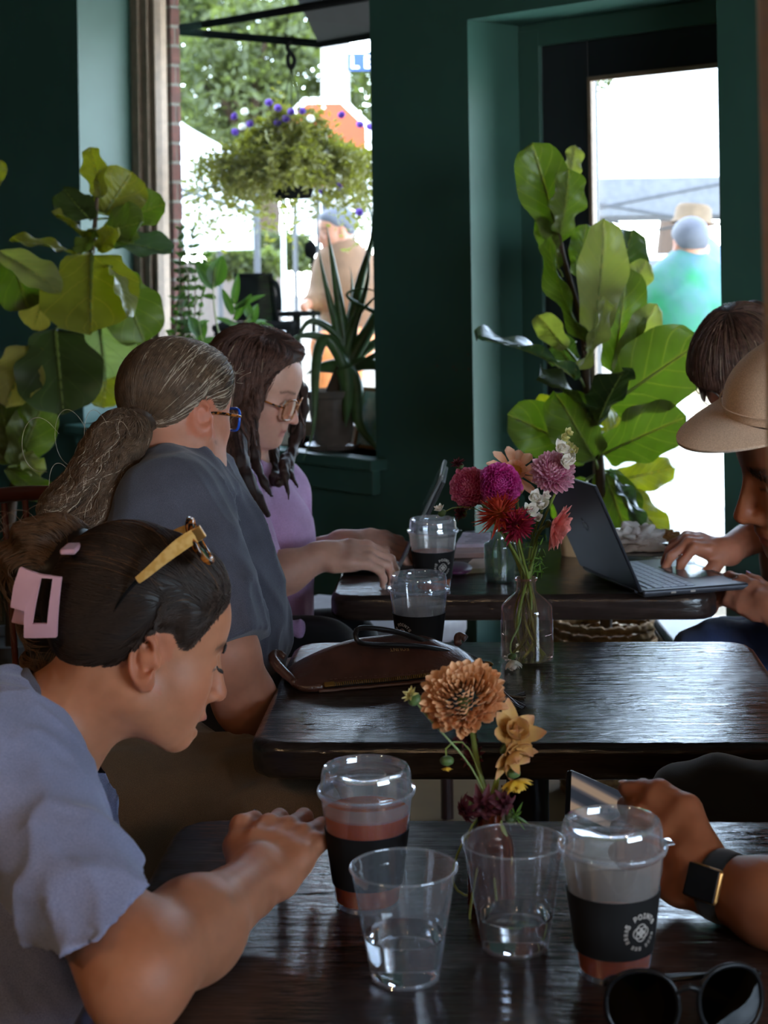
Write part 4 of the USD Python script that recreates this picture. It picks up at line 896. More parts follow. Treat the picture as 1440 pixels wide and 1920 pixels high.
# ---- woman with a fringe at the laptop
def fringe_woman():
    rng = np.random.default_rng(41)
    t = thing('person', 'woman with dark fringe and thin glasses bent over the open laptop', 'person', P(1500, 1200, 3.55)*A([1, 1, 0]))
    R = head_axes(236, 30); s = .95; o = P(1388, 690, 3.52); SK = (170, 106, 80)
    hf, loc = head_sdf(o, R, s, ears=(0, 0))
    na, nb_ = o + R @ A([-.02, 0, -.05]), P(1455, 850, 3.62)
    shL, elL, wrL = P(1530, 930, 3.42), P(1530, 1215, 3.16), P(1442, 1140, 3.20)      # nearer arm
    shR, elR, wrR = P(1540, 930, 3.72), P(1450, 985, 3.60), P(1360, 1034, 3.44)
    hcR, tR = hand_cones(wrR, unit(C2W(-.84, -.28, .26)), unit(C2W(.15, -.25, 1)), -FV, [(66, 30, 8), (52, 34, 12), (50, 40, 16), (48, 44, 18)], spread=(12, 4, -4, -12), thumb=((.02, .022, -.012), (.04, .046, -.026), (.062, .058, -.040), (.082, .056, -.050)), s=.98)
    hcL, tL = hand_cones(wrL, unit(C2W(-.62, .68, .26)), unit(C2W(-.35, -.55, .80)), UP + FV, [(22, 24, 12), (26, 26, 12), (30, 28, 14), (32, 28, 14)], s=.95)
    f = union([near(hf, o, .18), bones([(na, nb_, .05, .055), (nb_, P(1530, 1000, 3.6), .06, .11)], .03), bones([(shL, elL, .045, .042), (elL, wrL, .042, .026), (shR, elR, .044, .04), (elR, wrR, .042, .027)], .02), chains_sdf(hcR), chains_sdf(hcL)], [.025, .03, .012, .012])
    m = smooth_mesh(surf(f, *bounds([o - .15, o + .15, elL, wrL, shL, shR, elR, wrR, wrR - RV*.2, wrL - RV*.2], .06), .0046), 2)
    q = loc(m.vertices); c = face_colours(q, SK); c[np.linalg.norm(q, axis=1) > .2] = lin(*SK)
    # inked leaf on the forearm
    vv = np.asarray(m.vertices); tp_ = P(1392, 1050, 3.50); dd = vv - tp_; a_ = dd @ unit(C2W(.85, 0, .52)); b_ = dd @ unit(C2W(-.52, 0, .85))
    ink = (np.abs(a_) < .028) & (np.abs(b_) < .009*(1 - (a_/.028)**2) + .001) & (np.abs(dd @ FV) < .08); c[ink] = lin(70, 62, 62)
    obj('body', m, 'skin', t, smooth=True, col=c); nails(tR + tL, 'nail_lilac', t, sc=1.15)
    eyes(t, o, R, s)
    line = [(-.2, -.10), (-.04, -.10), (-.02, -.06), (.0, -.03), (.02, .0), (.05, .012), (.075, .014), (.12, .014)]
    cap, _ = hair_cap(o, R, s, line, .020, soft=.012, extra=lambda q: .006*np.exp(-((q[:, 2] - .03)**2)/.0008)*(q[:, 0] > .04))
    Hd = lambda x, y, z: o + s*(R @ A([x, y, z])); bunp = [Hd(-.10, 0, .06), Hd(-.13, 0, .05)]
    hair = union([cap, bones([(bunp[0], bunp[1], .03, .035)], .02), bones([(Hd(.092, .05, .02), Hd(.090, .056, -.03), .010, .003), (Hd(.092, -.05, .02), Hd(.090, -.058, -.03), .012, .003)], .01)], [.02, .012])
    hm = surf(hair, *bounds([o - .14, o + .14] + bunp, .05), .0046); obj('hair', hm, 'hair_umber', t, smooth=True)
    crown = Hd(-.01, 0, .13)
    for n, ml, w in ((3000, 'hair_umber_strand', .0014), (700, 'hair_ash_strand', .0014), (110, 'hair_light', .0011)):
        st = surface_points(hm, n, rng, lambda p: (loc(p)[:, 2] > .02) & (loc(p)[:, 0] > (-.06 if ml != 'hair_light' else .02)))
        Ls = march(cap, st, lambda p: unit(p - crown)*.8 + (R @ A([.1, 0, -1.])), 9, .010, .003, .08, rng); curves('hair_strands', list(Ls), strand_widths(Ls, w), ml, t, kind='stuff')
    # top and jeans
    tors = bones([(P(1490, 900, 3.6), P(1560, 1050, 3.6), .09, .14), (P(1560, 1050, 3.6), P(1590, 1230, 3.6), .14, .15), (P(1490, 915, 3.55), shL, .06, .065), (P(1510, 915, 3.66), shR, .06, .065)], .05)
    ad = unit(elL - shL); ad2 = unit(elR - shR)
    sh_ = lambda p: smax(smin(smin(tors(p), smax(cone(p, shL, elL, .062, .06), plane(p, shL + ad*.14, ad), .005), .03), smax(cone(p, shR, elR, .06, .056), plane(p, elR - ad2*.03, ad2), .005), .03) + .006*(fbm(p*10, 3, 9) - .5), -cone(p, nb_, na, .058, .062), .006)
    obj('top', smooth_mesh(surf(sh_, *bounds([P(1440, 880, 3.6), P(1640, 1320, 3.6), shL, shR, elR], .13), .007), 3), 'cloth_rust', t, smooth=True)
    hip, kn = P(1620, 1215, 3.44), P(1335, 1243, 3.36); hip2, kn2 = P(1640, 1230, 3.72), P(1380, 1225, 3.70)
    leg = bones([(hip, kn, .105, .072), (hip2, kn2, .10, .07), (kn, A([kn[0] + .05, kn[1], .1]), .068, .05), (kn2, A([kn2[0] + .05, kn2[1], .1]), .068, .05), (hip, hip2, .11, .11)], .05)
    obj('jeans', smooth_mesh(surf(lambda p: leg(p) + .004*np.sin(p @ (RV*60 + UV*60) + 5*noise(p*9, 33)), *bounds([hip, kn, hip2, kn2, kn*A([1, 1, 0]), kn2*A([1, 1, 0])], .15), .009), 2), 'cloth_denim', t, smooth=True)
    return o, R, s, t
FW = fringe_woman()
glasses('eyeglasses', 'thin grey metal glasses on the woman with the fringe', FW[0], FW[1], FW[2], 'grey_metal', 'lens_clear', 'grey_metal', w=.048, h=.040, sq=2.3, rim=.0012, x0=.108, zc=-.010)

# ---- person in the cap at the near table, mostly out of frame
def cap_person():
    rng = np.random.default_rng(51)
    t = thing('person', 'person in beige cap and rust t-shirt looking at a phone at the near table', 'person', P(1600, 1500, 1.9)*A([1, 1, 0]))
    R = head_axes(188, 17, -14); s = 1.0; o = P(1550, 852, 1.89); SK = (136, 80, 52)
    hf, loc = head_sdf(o, R, s, ears=(0, 1), nose=1.2)
    na, nb_ = o + R @ A([-.02, 0, -.05]), P(1660, 1130, 1.92)
    shL, elL, wrL = P(1720, 1240, 1.74), P(1590, 1745, 1.56), P(1322, 1650, 1.67)
    shR, elR = P(1630, 1230, 2.08), P(1530, 1470, 1.98)
    fwd = unit(P(1190, 1545, 1.74) - wrL)
    hc, tips = hand_cones(wrL, fwd, unit(C2W(.12, -1, .12)), UP, [(38, 40, 20), (40, 42, 20), (42, 44, 22), (44, 46, 22)], spread=(6, 2, -2, -6), thumb=((.018, .022, .004), (.054, .042, .004), (.092, .040, -.002), (.126, .022, -.006)), s=1.04)
    f = union([near(hf, o, .2), bones([(na, nb_, .062, .07), (nb_, P(1735, 1400, 1.92), .08, .13)], .03), bones([(shL, elL, .055, .045), (elL, elL*.5 + wrL*.5, .042, .0365), (elL*.5 + wrL*.5, wrL, .036, .0285), (shR, elR, .052, .046), (elR, P(1640, 1620, 1.95), .045, .035)], .03), chains_sdf(hc)], [.03, .03, .014])
    m = smooth_mesh(surf(f, *bounds([o - .17, o + .17, elL, wrL, shL, shR, elR, wrL + fwd*.22, P(1640, 1620, 1.95)], .06), .0036), 2)
    q = loc(m.vertices); c = face_colours(q, SK, brow=(40, 28, 22), brow_w=1.3); c[np.linalg.norm(q, axis=1) > .2] = lin(*SK)
    obj('body', m, 'skin', t, smooth=True, col=c); nails(tips, 'nail_bare', t)
    eyes(t, o, R, s)
    B_ = []
    for k in range(90):
        y = rng.uniform(.012, .05); b = o + R @ A([.0925 - 2.2*y*y, y, .021 + rng.uniform(-.004, .004)]); B_.append(spline([b, b + R @ A([.003, .003, .002]), b + R @ A([.004, .009, .0])], 4))
    curves('eyebrow', B_, .0005, 'hair_dark', t)
    line = [(-.2, -.075), (-.06, -.075), (-.03, -.04), (-.01, .0), (.0, .03), (.02, .02), (.04, .03), (.06, .06), (.1, .08)]
    cap, _ = hair_cap(o, R, s, line, .008); obj('hair', surf(cap, o - .16, o + .16, .005), 'hair_dark', t, smooth=True)
    tors = bones([(P(1670, 1180, 1.92), P(1735, 1400, 1.92), .10, .15), (P(1735, 1400, 1.92), P(1760, 1700, 1.92), .15, .16), (P(1690, 1210, 1.85), shL, .07, .08), (P(1640, 1200, 2.0), shR, .07, .075)], .05)
    ad, ad2 = unit(elL - shL), unit(elR - shR)
    sh_ = lambda p: smax(smin(smin(tors(p), smax(cone(p, shL, elL, .08, .078), plane(p, shL + ad*.19, ad), .005), .03), smax(cone(p, shR, elR, .07, .068), plane(p, shR + ad2*.10, ad2), .005), .03) + .008*(fbm(p*9, 3, 19) - .5), -cone(p, nb_, na, .07, .075), .006)
    obj('shirt', smooth_mesh(surf(sh_, *bounds([P(1560, 1150, 1.9), P(1760, 1800, 1.9), shL, shR], .16), .008), 3), 'cloth_rust', t, smooth=True)
    hip, kn = P(1700, 1660, 1.72), P(1420, 1740, 1.70); hip2, kn2 = P(1690, 1560, 2.12), P(1330, 1555, 2.14)
    kn[2] = min(kn[2], .60); leg = bones([(hip, kn, .105, .078), (hip2, kn2, .10, .082), (kn, A([kn[0] + .05, kn[1], .1]), .07, .05), (kn2, A([kn2[0] + .05, kn2[1], .1]), .07, .05), (hip, hip2, .12, .12)], .05)
    obj('trousers', smooth_mesh(surf(lambda p: leg(p) + .004*np.sin(p @ (RV*60 + UV*60) + 5*noise(p*9, 33)), *bounds([hip, kn, hip2, kn2, kn*A([1, 1, 0]), kn2*A([1, 1, 0])], .15), .009), 2), 'cloth_black', t, smooth=True)
    # the cap
    c_ = thing('baseball_cap', 'plain beige curved-brim cap on the person looking at a phone', 'cap', o)
    L = lambda p: o + s*(np.asarray(p, float) @ R.T)
    u = np.linspace(0, 2*math.pi, 60, endpoint=False); rows = []
    for k, v in enumerate(np.linspace(0, math.pi/2, 16)):
        rows.append(np.column_stack([-.018 + .119*np.cos(v)*np.cos(u), -.010*0 + .089*np.cos(v)*np.sin(u), .070 + .074*math.sin(v) + 0*u + .012*math.cos(v)*np.cos(u)]))
    v = np.concatenate(rows); n = 60; fs = []
    i = np.arange(n); j = (i + 1) % n
    for k in range(15): fs += [np.column_stack([k*n + i, k*n + j, (k + 1)*n + j]), np.column_stack([k*n + i, (k + 1)*n + j, (k + 1)*n + i])]
    obj('crown', (L(v), np.vstack(fs)), 'cloth_tan', c_, smooth=True)
    # brim: curved sheet with thickness
    a = np.linspace(-1.15, 1.15, 31); w_ = np.linspace(0, 1, 9); top = []
    for ww in w_:
        x0, y0 = -.018 + .119*np.cos(a), .089*np.sin(a); x1 = .112 + .066*np.cos(a*1.28)**.8*(np.cos(a*1.28) > 0); x1 = -.018 + .119*np.cos(a) + .070*np.clip(np.cos(a*1.36), 0, 1)**.62*.86; y1 = .089*np.sin(a)*1.02
        x, y = x0 + (x1 - x0)*ww, y0 + (y1 - y0)*ww; top.append(np.column_stack([x, y, .0835 + .0 - 2.3*y*y - .16*(x - .09)*ww]))
    top = np.concatenate(top); nn = 31; bot = top - A([0, 0, .0035]); fs = []
    for k in range(8):
        i = np.arange(nn - 1); fs += [np.column_stack([k*nn + i, (k + 1)*nn + i, (k + 1)*nn + i + 1]), np.column_stack([k*nn + i, (k + 1)*nn + i + 1, k*nn + i + 1])]
    ft = np.vstack(fs); K = len(top); rim = []
    e = np.arange(nn - 1) + 8*nn; rim += [np.column_stack([e, e + K, e + 1 + K]), np.column_stack([e, e + 1 + K, e + 1])]
    br = obj('brim', (L(np.vstack([top, bot])), np.vstack([ft, ft[:, ::-1] + K] + rim)), 'cloth_tan', c_, smooth=40)
    seam = A([[-.018 + .1205*math.cos(x), .0902*math.sin(x), .082 + .011*math.cos(x)] for x in np.linspace(-1.5, 1.5, 31)]); obj('stitching', tube(L(seam), .0009, 6), 'cloth_tan', c_)
    # watch on the wrist
    wd = unit(elL*.5 + wrL*.5 - wrL); wc = wrL + wd*.022; B5 = frame(wd, UP); dz = unit(C2W(-.25, -.75, .25)); dz = unit(dz - wd*np.dot(dz, wd)); dx = np.cross(dz, wd)
    w = thing('wristwatch', 'black smart watch with gold-edged case on the wrist by the phone', 'watch', wc)
    ring = [wc + dz*.0325*math.cos(a) + dx*.0325*math.sin(a) for a in np.linspace(0, 2*math.pi, 41)]
    tb = tube(ring, .0026, 8, caps=False); v = np.array(tb.vertices); h = (v - wc) @ wd; obj('strap', trimesh.Trimesh(v + np.outer(h, wd)*4.0, tb.faces, process=False), 'cloth_black', w, smooth=True)
    obj('case', fbox(wc + dz*.036, dx, wd, dz, (-.0165, -.0185, -.004), (.0165, .0185, .005), .004), 'gold_metal', w); obj('watch_face', fbox(wc + dz*.042, dx, wd, dz, (-.0152, -.0172, -.001), (.0152, .0172, .0012), .001), 'black_plastic', w)
    return o, R, s, t, wrL, fwd, tips
simple('gold_metal', (176, 128, 74), .3, metallic=.9)
CP = cap_person()
# ------------------------------------------------------------------ cups
clearmat('cup_plastic', (.96, .96, .97), rough=.05, f0=.10, haze=.035, hazecol=(.75, .76, .8)); clearmat('lid_plastic', (.93, .93, .95), rough=.05, f0=.16, haze=.05, hazecol=(.8, .8, .82))
clearmat('film_tan', (.85, .80, .74), rough=.2, f0=.05, haze=.38, hazecol=(.22, .17, .135)); clearmat('film_pale', (.9, .88, .86), rough=.2, f0=.05, haze=.24, hazecol=(.28, .24, .21))
M['water'] = mat('water', {'g': ('glass_bsdf', {'color': (.98, .99, 1.), 'IOR': 1.33, 'roughness': 0.})}, [], surface='g.BSDF')
M['coffee'] = mat('coffee', {'p': ('principled_bsdf', {'base_color': lin(158, 64, 12), 'roughness': .08}), 't': ('translucent_bsdf', {'color': lin(190, 80, 16)}), 'm': ('mix_closure', {'fac': .55})}, [('p.BSDF', 'm.closure1'), ('t.BSDF', 'm.closure2')], surface='m.closure')
M['coffee_dark'] = simple('coffee_dark', (40, 22, 14), .15)
simple('sleeve_black', (16, 14, 14), .7, spec=.2); simple('print_white', (168, 160, 152), .6); simple('kraft', (170, 134, 96), .8); simple('white_plastic', (206, 200, 190), .35)
def cup_r(z): return .0315 + (.0465 - .0315)*(z/.113)
def wrap(m, c, ang0, z0):                                   # flat artwork (x, y, depth) wrapped on the cup's sleeve
    v = np.array(tm(m).vertices); z = z0 + v[:, 1]; r = cup_r(z) + .0012 + v[:, 2]; a = ang0 + v[:, 0]/cup_r(z)
    return trimesh.Trimesh(np.column_stack([c[0] + r*np.cos(a), c[1] + r*np.sin(a), c[2] + z]), tm(m).faces, process=False)
def flat_ring(r, w, n=36, c=(0, 0)):
    a = np.linspace(0, 2*math.pi, n + 1); ri, ro = r - w/2, r + w/2
    return trimesh.creation.extrude_polygon(Polygon(np.column_stack([c[0] + ro*np.cos(a), c[1] + ro*np.sin(a)])[:-1], [np.column_stack([c[0] + ri*np.cos(a), c[1] + ri*np.sin(a)])[:-1]]), .0004, engine='earcut')
def logo():
    ms = []
    word = '5 POINTS'
    for k, ch in enumerate(word):
        if ch == ' ': continue
        a = math.radians(90 + 62 - k*124/(len(word) - 1)); g = meshkit.text_mesh(ch, .0040, .0004, bold=True); g.apply_translation([-g.bounds[:, 0].mean(), 0, 0])
        ms.append(moved(g, rot([0, 0, 1], math.degrees(a) - 90), (.0112*math.cos(a), .0112*math.sin(a), 0)))
    for k in range(13):                                     # the rest of the ring of lettering, too small to read in the photograph
        a = math.radians(-206 + 176*k/12 + 12)
        if k in (4, 8): continue
        for d in (-.0006, .0006): ms.append(moved(trimesh.creation.box([.0005, .0030, .0004]), rot([0, 0, 1], math.degrees(a) - 90), (.0128*math.cos(a) - d*math.sin(a), .0128*math.sin(a) + d*math.cos(a), .0002)))
    for x, y in ((0, .0026), (0, -.0026), (.0026, 0), (-.0026, 0)): ms.append(flat_ring(.0042, .0007, c=(x, y)))
    ms.append(flat_ring(.0020, .0006)); ms.append(moved(trimesh.creation.box([.004, .0006, .0004]), None, (0, 0, .0002))); ms.append(moved(trimesh.creation.box([.0006, .004, .0004]), None, (0, 0, .0002)))
    return cat([m.subdivide() for m in ms])
LOGO = logo()
def coffee_cup(px, py, level, film, logo_deg, label, liquid='coffee'):
    c = PZ(px, py, TZ); t = thing('iced_coffee_cup', label, 'cup', c)
    at = lambda m: moved(m, None, c)
    H_ = .113
    obj('cup_wall', at(lathe([(0, .0035), (.0285, .0035), (.0305, .0), (.0315, .001), (cup_r(.03), .03), (cup_r(.06), .06), (cup_r(.09), .09), (cup_r(H_), H_), (.0485, H_ + .001), (.0488, H_ + .003), (.0478, H_ + .0035)], 64)), 'cup_plastic', t, smooth=40)
    lo = .006; body = [(0, lo), (cup_r(lo) - .0012, lo)] + [(cup_r(z) - .0012, z) for z in np.linspace(lo + .005, level, 8)] + [(0, level)]
    obj('drink', at(lathe(body, 48)), liquid, t, smooth=40)
    if film: obj('milk_film', at(lathe([(cup_r(z) - .0009, z) for z in np.linspace(level - .002, film[0], 8)], 48)), film[1], t, smooth=True)
    z0, z1 = .024, .078
    sl = obj('sleeve', at(lathe([(cup_r(z0) + .0003, z0), (cup_r(z0) + .0011, z0), (cup_r(z1) + .0011, z1), (cup_r(z1) + .0003, z1)], 64, closed=True)), 'sleeve_black', t, smooth=40)
    a0 = math.radians(logo_deg); obj('logo', wrap(moved(LOGO, None, (0, 0, 0), 1.15), c, a0, .049), 'print_white', sl, smooth=False)
    h = H_ + .002
    lid = [(.0475, h - .004), (.0492, h - .003), (.0496, h), (.0490, h + .003), (.0462, h + .004), (.0455, h + .008), (.0452, h + .016), (.0440, h + .021), (.0425, h + .0235), (.0400, h + .024), (.0385, h + .022), (.0375, h + .017), (.0355, h + .0155), (.0200, h + .0150), (.0190, h + .0165), (.0060, h + .0165), (0, h + .0165)]
    ld = obj('lid', at(lathe(lid, 72)), 'lid_plastic', t, smooth=40)
    obj('lid_tab', moved(rbox((.010, .016, .0016), .0007), rot([0, 0, 1], logo_deg + 70), c + A([.052*math.cos(a0 + 1.22), .052*math.sin(a0 + 1.22), h - .001])), 'lid_plastic', ld)
    obj('lid_rim', at(lathe([(.0488 + .0012*math.cos(a), h + .0012*math.sin(a)) for a in np.linspace(0, 2*math.pi, 8)[:-1]], 64, closed=True)), 'lid_plastic', ld, smooth=True)
    return t
def toward(px): return math.degrees(math.atan2(*(-(ray(px, 900))[[1, 0]])))     # bearing from a thing back to the camera
coffee_cup(690, 1695, .095, (.107, 'film_pale'), toward(690) + 150, 'iced coffee cup by the hand, with amber coffee showing above its black sleeve')
coffee_cup(1152, 1823, .05, (.108, 'film_tan'), toward(1152) + 38, 'iced coffee cup in front of the phone, milky film above its black sleeve')
coffee_cup(787, 1238, .05, (.094, 'film_pale'), toward(787) - 42, 'nearly empty iced coffee cup standing behind the brown leather pouch')
coffee_cup(813, 1106, .074, (.106, 'film_pale'), toward(813) + 28, 'iced coffee cup on the back table beside the tablet')
def water_cup(px, py, level, label):
    c = PZ(px, py, TZ); t = thing('water_cup', label, 'cup'); at = lambda m: moved(m, None, c)
    t.GetAttribute('xformOp:translate').Set(Gf.Vec3d(*map(float, c))); _loc[str(t.GetPath())] = (c, 0)
    r = lambda z: .031 + .0165*(z/.1)
    prof = [(0, .003), (.028, .003), (.0300, .0), (.0312, .001)] + [(r(z), z) for z in (.02, .04, .06, .08)] + [(r(.088), .088), (r(.088) + .0008, .0905), (r(.1), .1)]
    obj('cup_wall', at(lathe(prof, 72)), 'cup_plastic', t, smooth=40)
    R_ = r(.1); obj('rim', at(lathe([(R_ + .0006 + .0013*math.cos(a), .1 + .0013*math.sin(a)) for a in np.linspace(0, 2*math.pi, 9)[:-1]], 72, closed=True)), 'lid_plastic', t, smooth=True)
    obj('water', at(lathe([(0, .0036), (.0285, .0036), (r(.012) - .0008, .012), (r(level) - .0008, level - .001), (r(level) - .002, level), (0, level - .0006)], 64)), 'water', t, smooth=40)
    obj('base_ring', at(lathe([(.0290 + .0016*math.cos(a), .0030 + .0014*math.sin(a)) for a in np.linspace(0, 2*math.pi, 9)[:-1]], 64, closed=True)), 'lid_plastic', t, smooth=True)
water_cup(760, 1833, .040, 'clear plastic cup with a little water, nearest the viewer')
water_cup(966, 1776, .032, 'clear plastic cup with a little water in front of the brown glass bottle')
c = PZ(1078, 1040, TZ); t = thing('paper_cup', 'kraft paper cup with white lid standing behind the laptop screen', 'cup', c)
obj('cup_wall', moved(lathe([(0, 0), (.029, 0), (.042, .13), (.043, .131), (.041, .131), (.028, .002)], 40), None, c), 'kraft', t, smooth=40); obj('lid', moved(lathe([(.0440, .127), (.0445, .131), (.042, .134), (.040, .146), (.036, .146), (.034, .142), (0, .142)], 40), None, c), 'white_plastic', t, smooth=40)
# ------------------------------------------------------------------ laptop on the far table
simple('laptop_shell', (46, 46, 52), .34, metallic=.7); simple('laptop_deck', (62, 62, 68), .38, metallic=.6); simple('key_cap', (150, 158, 176), .45, vary=.05); simple('key_well', (18, 18, 20), .5); simple('trackpad', (70, 72, 80), .18, metallic=.4)
simple('screen_off', (14, 16, 18), .08); simple('screen_glow', (120, 128, 120), .3); simple('logo_grey', (28, 28, 32), .2, metallic=.5)
def laptop():
    h0, h1 = PZ(1203, 1121, TZ + .004), PZ(1098, 1073, TZ + .004); a = unit(h1 - h0); b = np.cross(a, UP); b = b if b @ RV > 0 else -b; wd, dp = .292, .222
    t = thing('laptop', 'dark grey laptop open towards the woman with the fringe', 'laptop', h0)
    B_ = lambda lo, hi, r, o=h0, az=UP, ay=b: fbox(o, a, ay, az, lo, hi, r)
    base = obj('base', B_((0, .004, 0), (wd, dp, .0125), .004), 'laptop_deck', t)
    obj('keyboard_well', B_((.014, .018, .0120), (wd - .014, .118, .0128), 0), 'key_well', base, smooth=False)
    obj('trackpad', B_((.085, .130, .0122), (wd - .085, .208, .0129), 0), 'trackpad', base, smooth=False)
    for k in (.06, .10): obj('port', B_((-.0006, k, .004), (.001, k + .010, .0075), 0), 'print_white', base, smooth=False)
    for r in range(6):
        n = 14; y0 = .020 + r*.0162
        for k in range(n):
            if r == 5 and 4 <= k <= 8:
                if k == 4: obj('key', B_((.016 + 4*.0188, y0, .0128), (.016 + 9*.0188 - .0026, y0 + .0138, .0142), 0), 'key_cap', base, smooth=False)
                continue
            obj('key', B_((.016 + k*.0188, y0, .0128), (.016 + (k + 1)*.0188 - .0026, y0 + (.0138 if r else .009), .0142), 0), 'key_cap', base, smooth=False)
    top = P(1118, 920, 3.155); az = unit(top - (h0 + UP*.01)); az = unit(az - a*np.dot(az, a)); ay = np.cross(az, a); ay = ay if ay @ b > 0 else -ay; o2 = h0 + UP*.010
    lid = obj('lid', fbox(o2, a, ay, az, (0, -.003, 0), (wd, .004, .222), .003), 'laptop_shell', t)
    obj('screen', fbox(o2, a, ay, az, (.006, .0038, .010), (wd - .006, .0046, .214), 0), 'screen_off', lid, smooth=False)
    from shapely.geometry import Point
    ap = Point(-.0035, 0).buffer(.0085).union(Point(.0035, 0).buffer(.0085)).union(Point(0, -.002).buffer(.0085)).difference(Point(.0145, .001).buffer(.0055)).difference(Point(0, .0105).buffer(.003)).union(shapely.affinity.rotate(shapely.affinity.scale(Point(.0025, .0135).buffer(.004), .45, 1.0), -38))
    fruit = cat([trimesh.creation.extrude_polygon(g, .0006, engine='earcut') for g in getattr(ap, 'geoms', [ap])]); fruit = moved(fruit, np.column_stack([a, az, -ay]), o2 + a*wd*.5 + az*.116 - ay*.0031)
    obj('emblem', fruit, 'logo_grey', lid)
    obj('hinge', tube([h0 + UP*.010 + a*.02, h0 + UP*.010 + a*(wd - .02)], .005, 10), 'laptop_shell', t)
laptop()
def tablet():
    n0, n1 = PZ(624, 1074, TZ + .002), PZ(752, 1076, TZ + .002); a = FV*1.0; a = unit(PZ(640, 1036, TZ) - PZ(622, 1072, TZ)); b = unit(np.cross(a, UP)); b = b if b @ RV > 0 else -b
    t = thing('tablet_computer', 'tablet in a dark folding keyboard case in front of the woman in lilac', 'tablet', n0); L, Wd = .25, .152
    kb = obj('keyboard_case', fbox(n0, a, b, UP, (0, 0, 0), (L, Wd + .03, .007), .003), 'key_well', t)
    for r in range(5):
        for k in range(12):
            if r == 0 and 3 <= k <= 8:
                if k == 3: obj('key', fbox(n0, a, b, UP, (.012 + 3*.0190, .012, .007), (.012 + 9*.0190 - .003, .025, .0095), 0), 'key_cap', kb, smooth=False)
                continue
            obj('key', fbox(n0, a, b, UP, (.012 + k*.0190, .012 + r*.0190, .007), (.012 + k*.019 + .0160, .012 + r*.0190 + .0155, .0095), 0), 'key_cap', kb, smooth=False)
    s0 = n0 + b*(Wd - .022) + UP*.009; top = P(826, 890, 3.46); az = unit(top - s0); az = unit(az - a*np.dot(az, a)); ay = np.cross(a, az); ay = ay if ay @ b > 0 else -ay; Hh = np.linalg.norm(top - s0)
    sc = obj('tablet_body', fbox(s0, a, ay, az, (0, 0, 0), (L, .008, Hh), .003), 'grey_metal', t)
    obj('screen', fbox(s0, a, ay, az, (.006, -.0006, .006), (L - .006, .0004, Hh - .006), 0), 'screen_off', sc, smooth=False)
    obj('case_back', fbox(s0, a, ay, az, (0, .0082, Hh*.42), (L, .016, Hh - .012), .0015), 'key_well', t)
    mid = s0 + az*Hh*.42 + ay*.008; ft = n0 + b*(Wd + .024) + UP*.008; d = unit(ft - mid); nn = np.cross(a, d); obj('stand_flap', fbox(mid, a, nn, d, (0, -.0015, 0), (L, .0015, np.linalg.norm(ft - mid)), .001), 'case_grey', t)
simple('case_grey', (118, 118, 112), .7)
tablet()
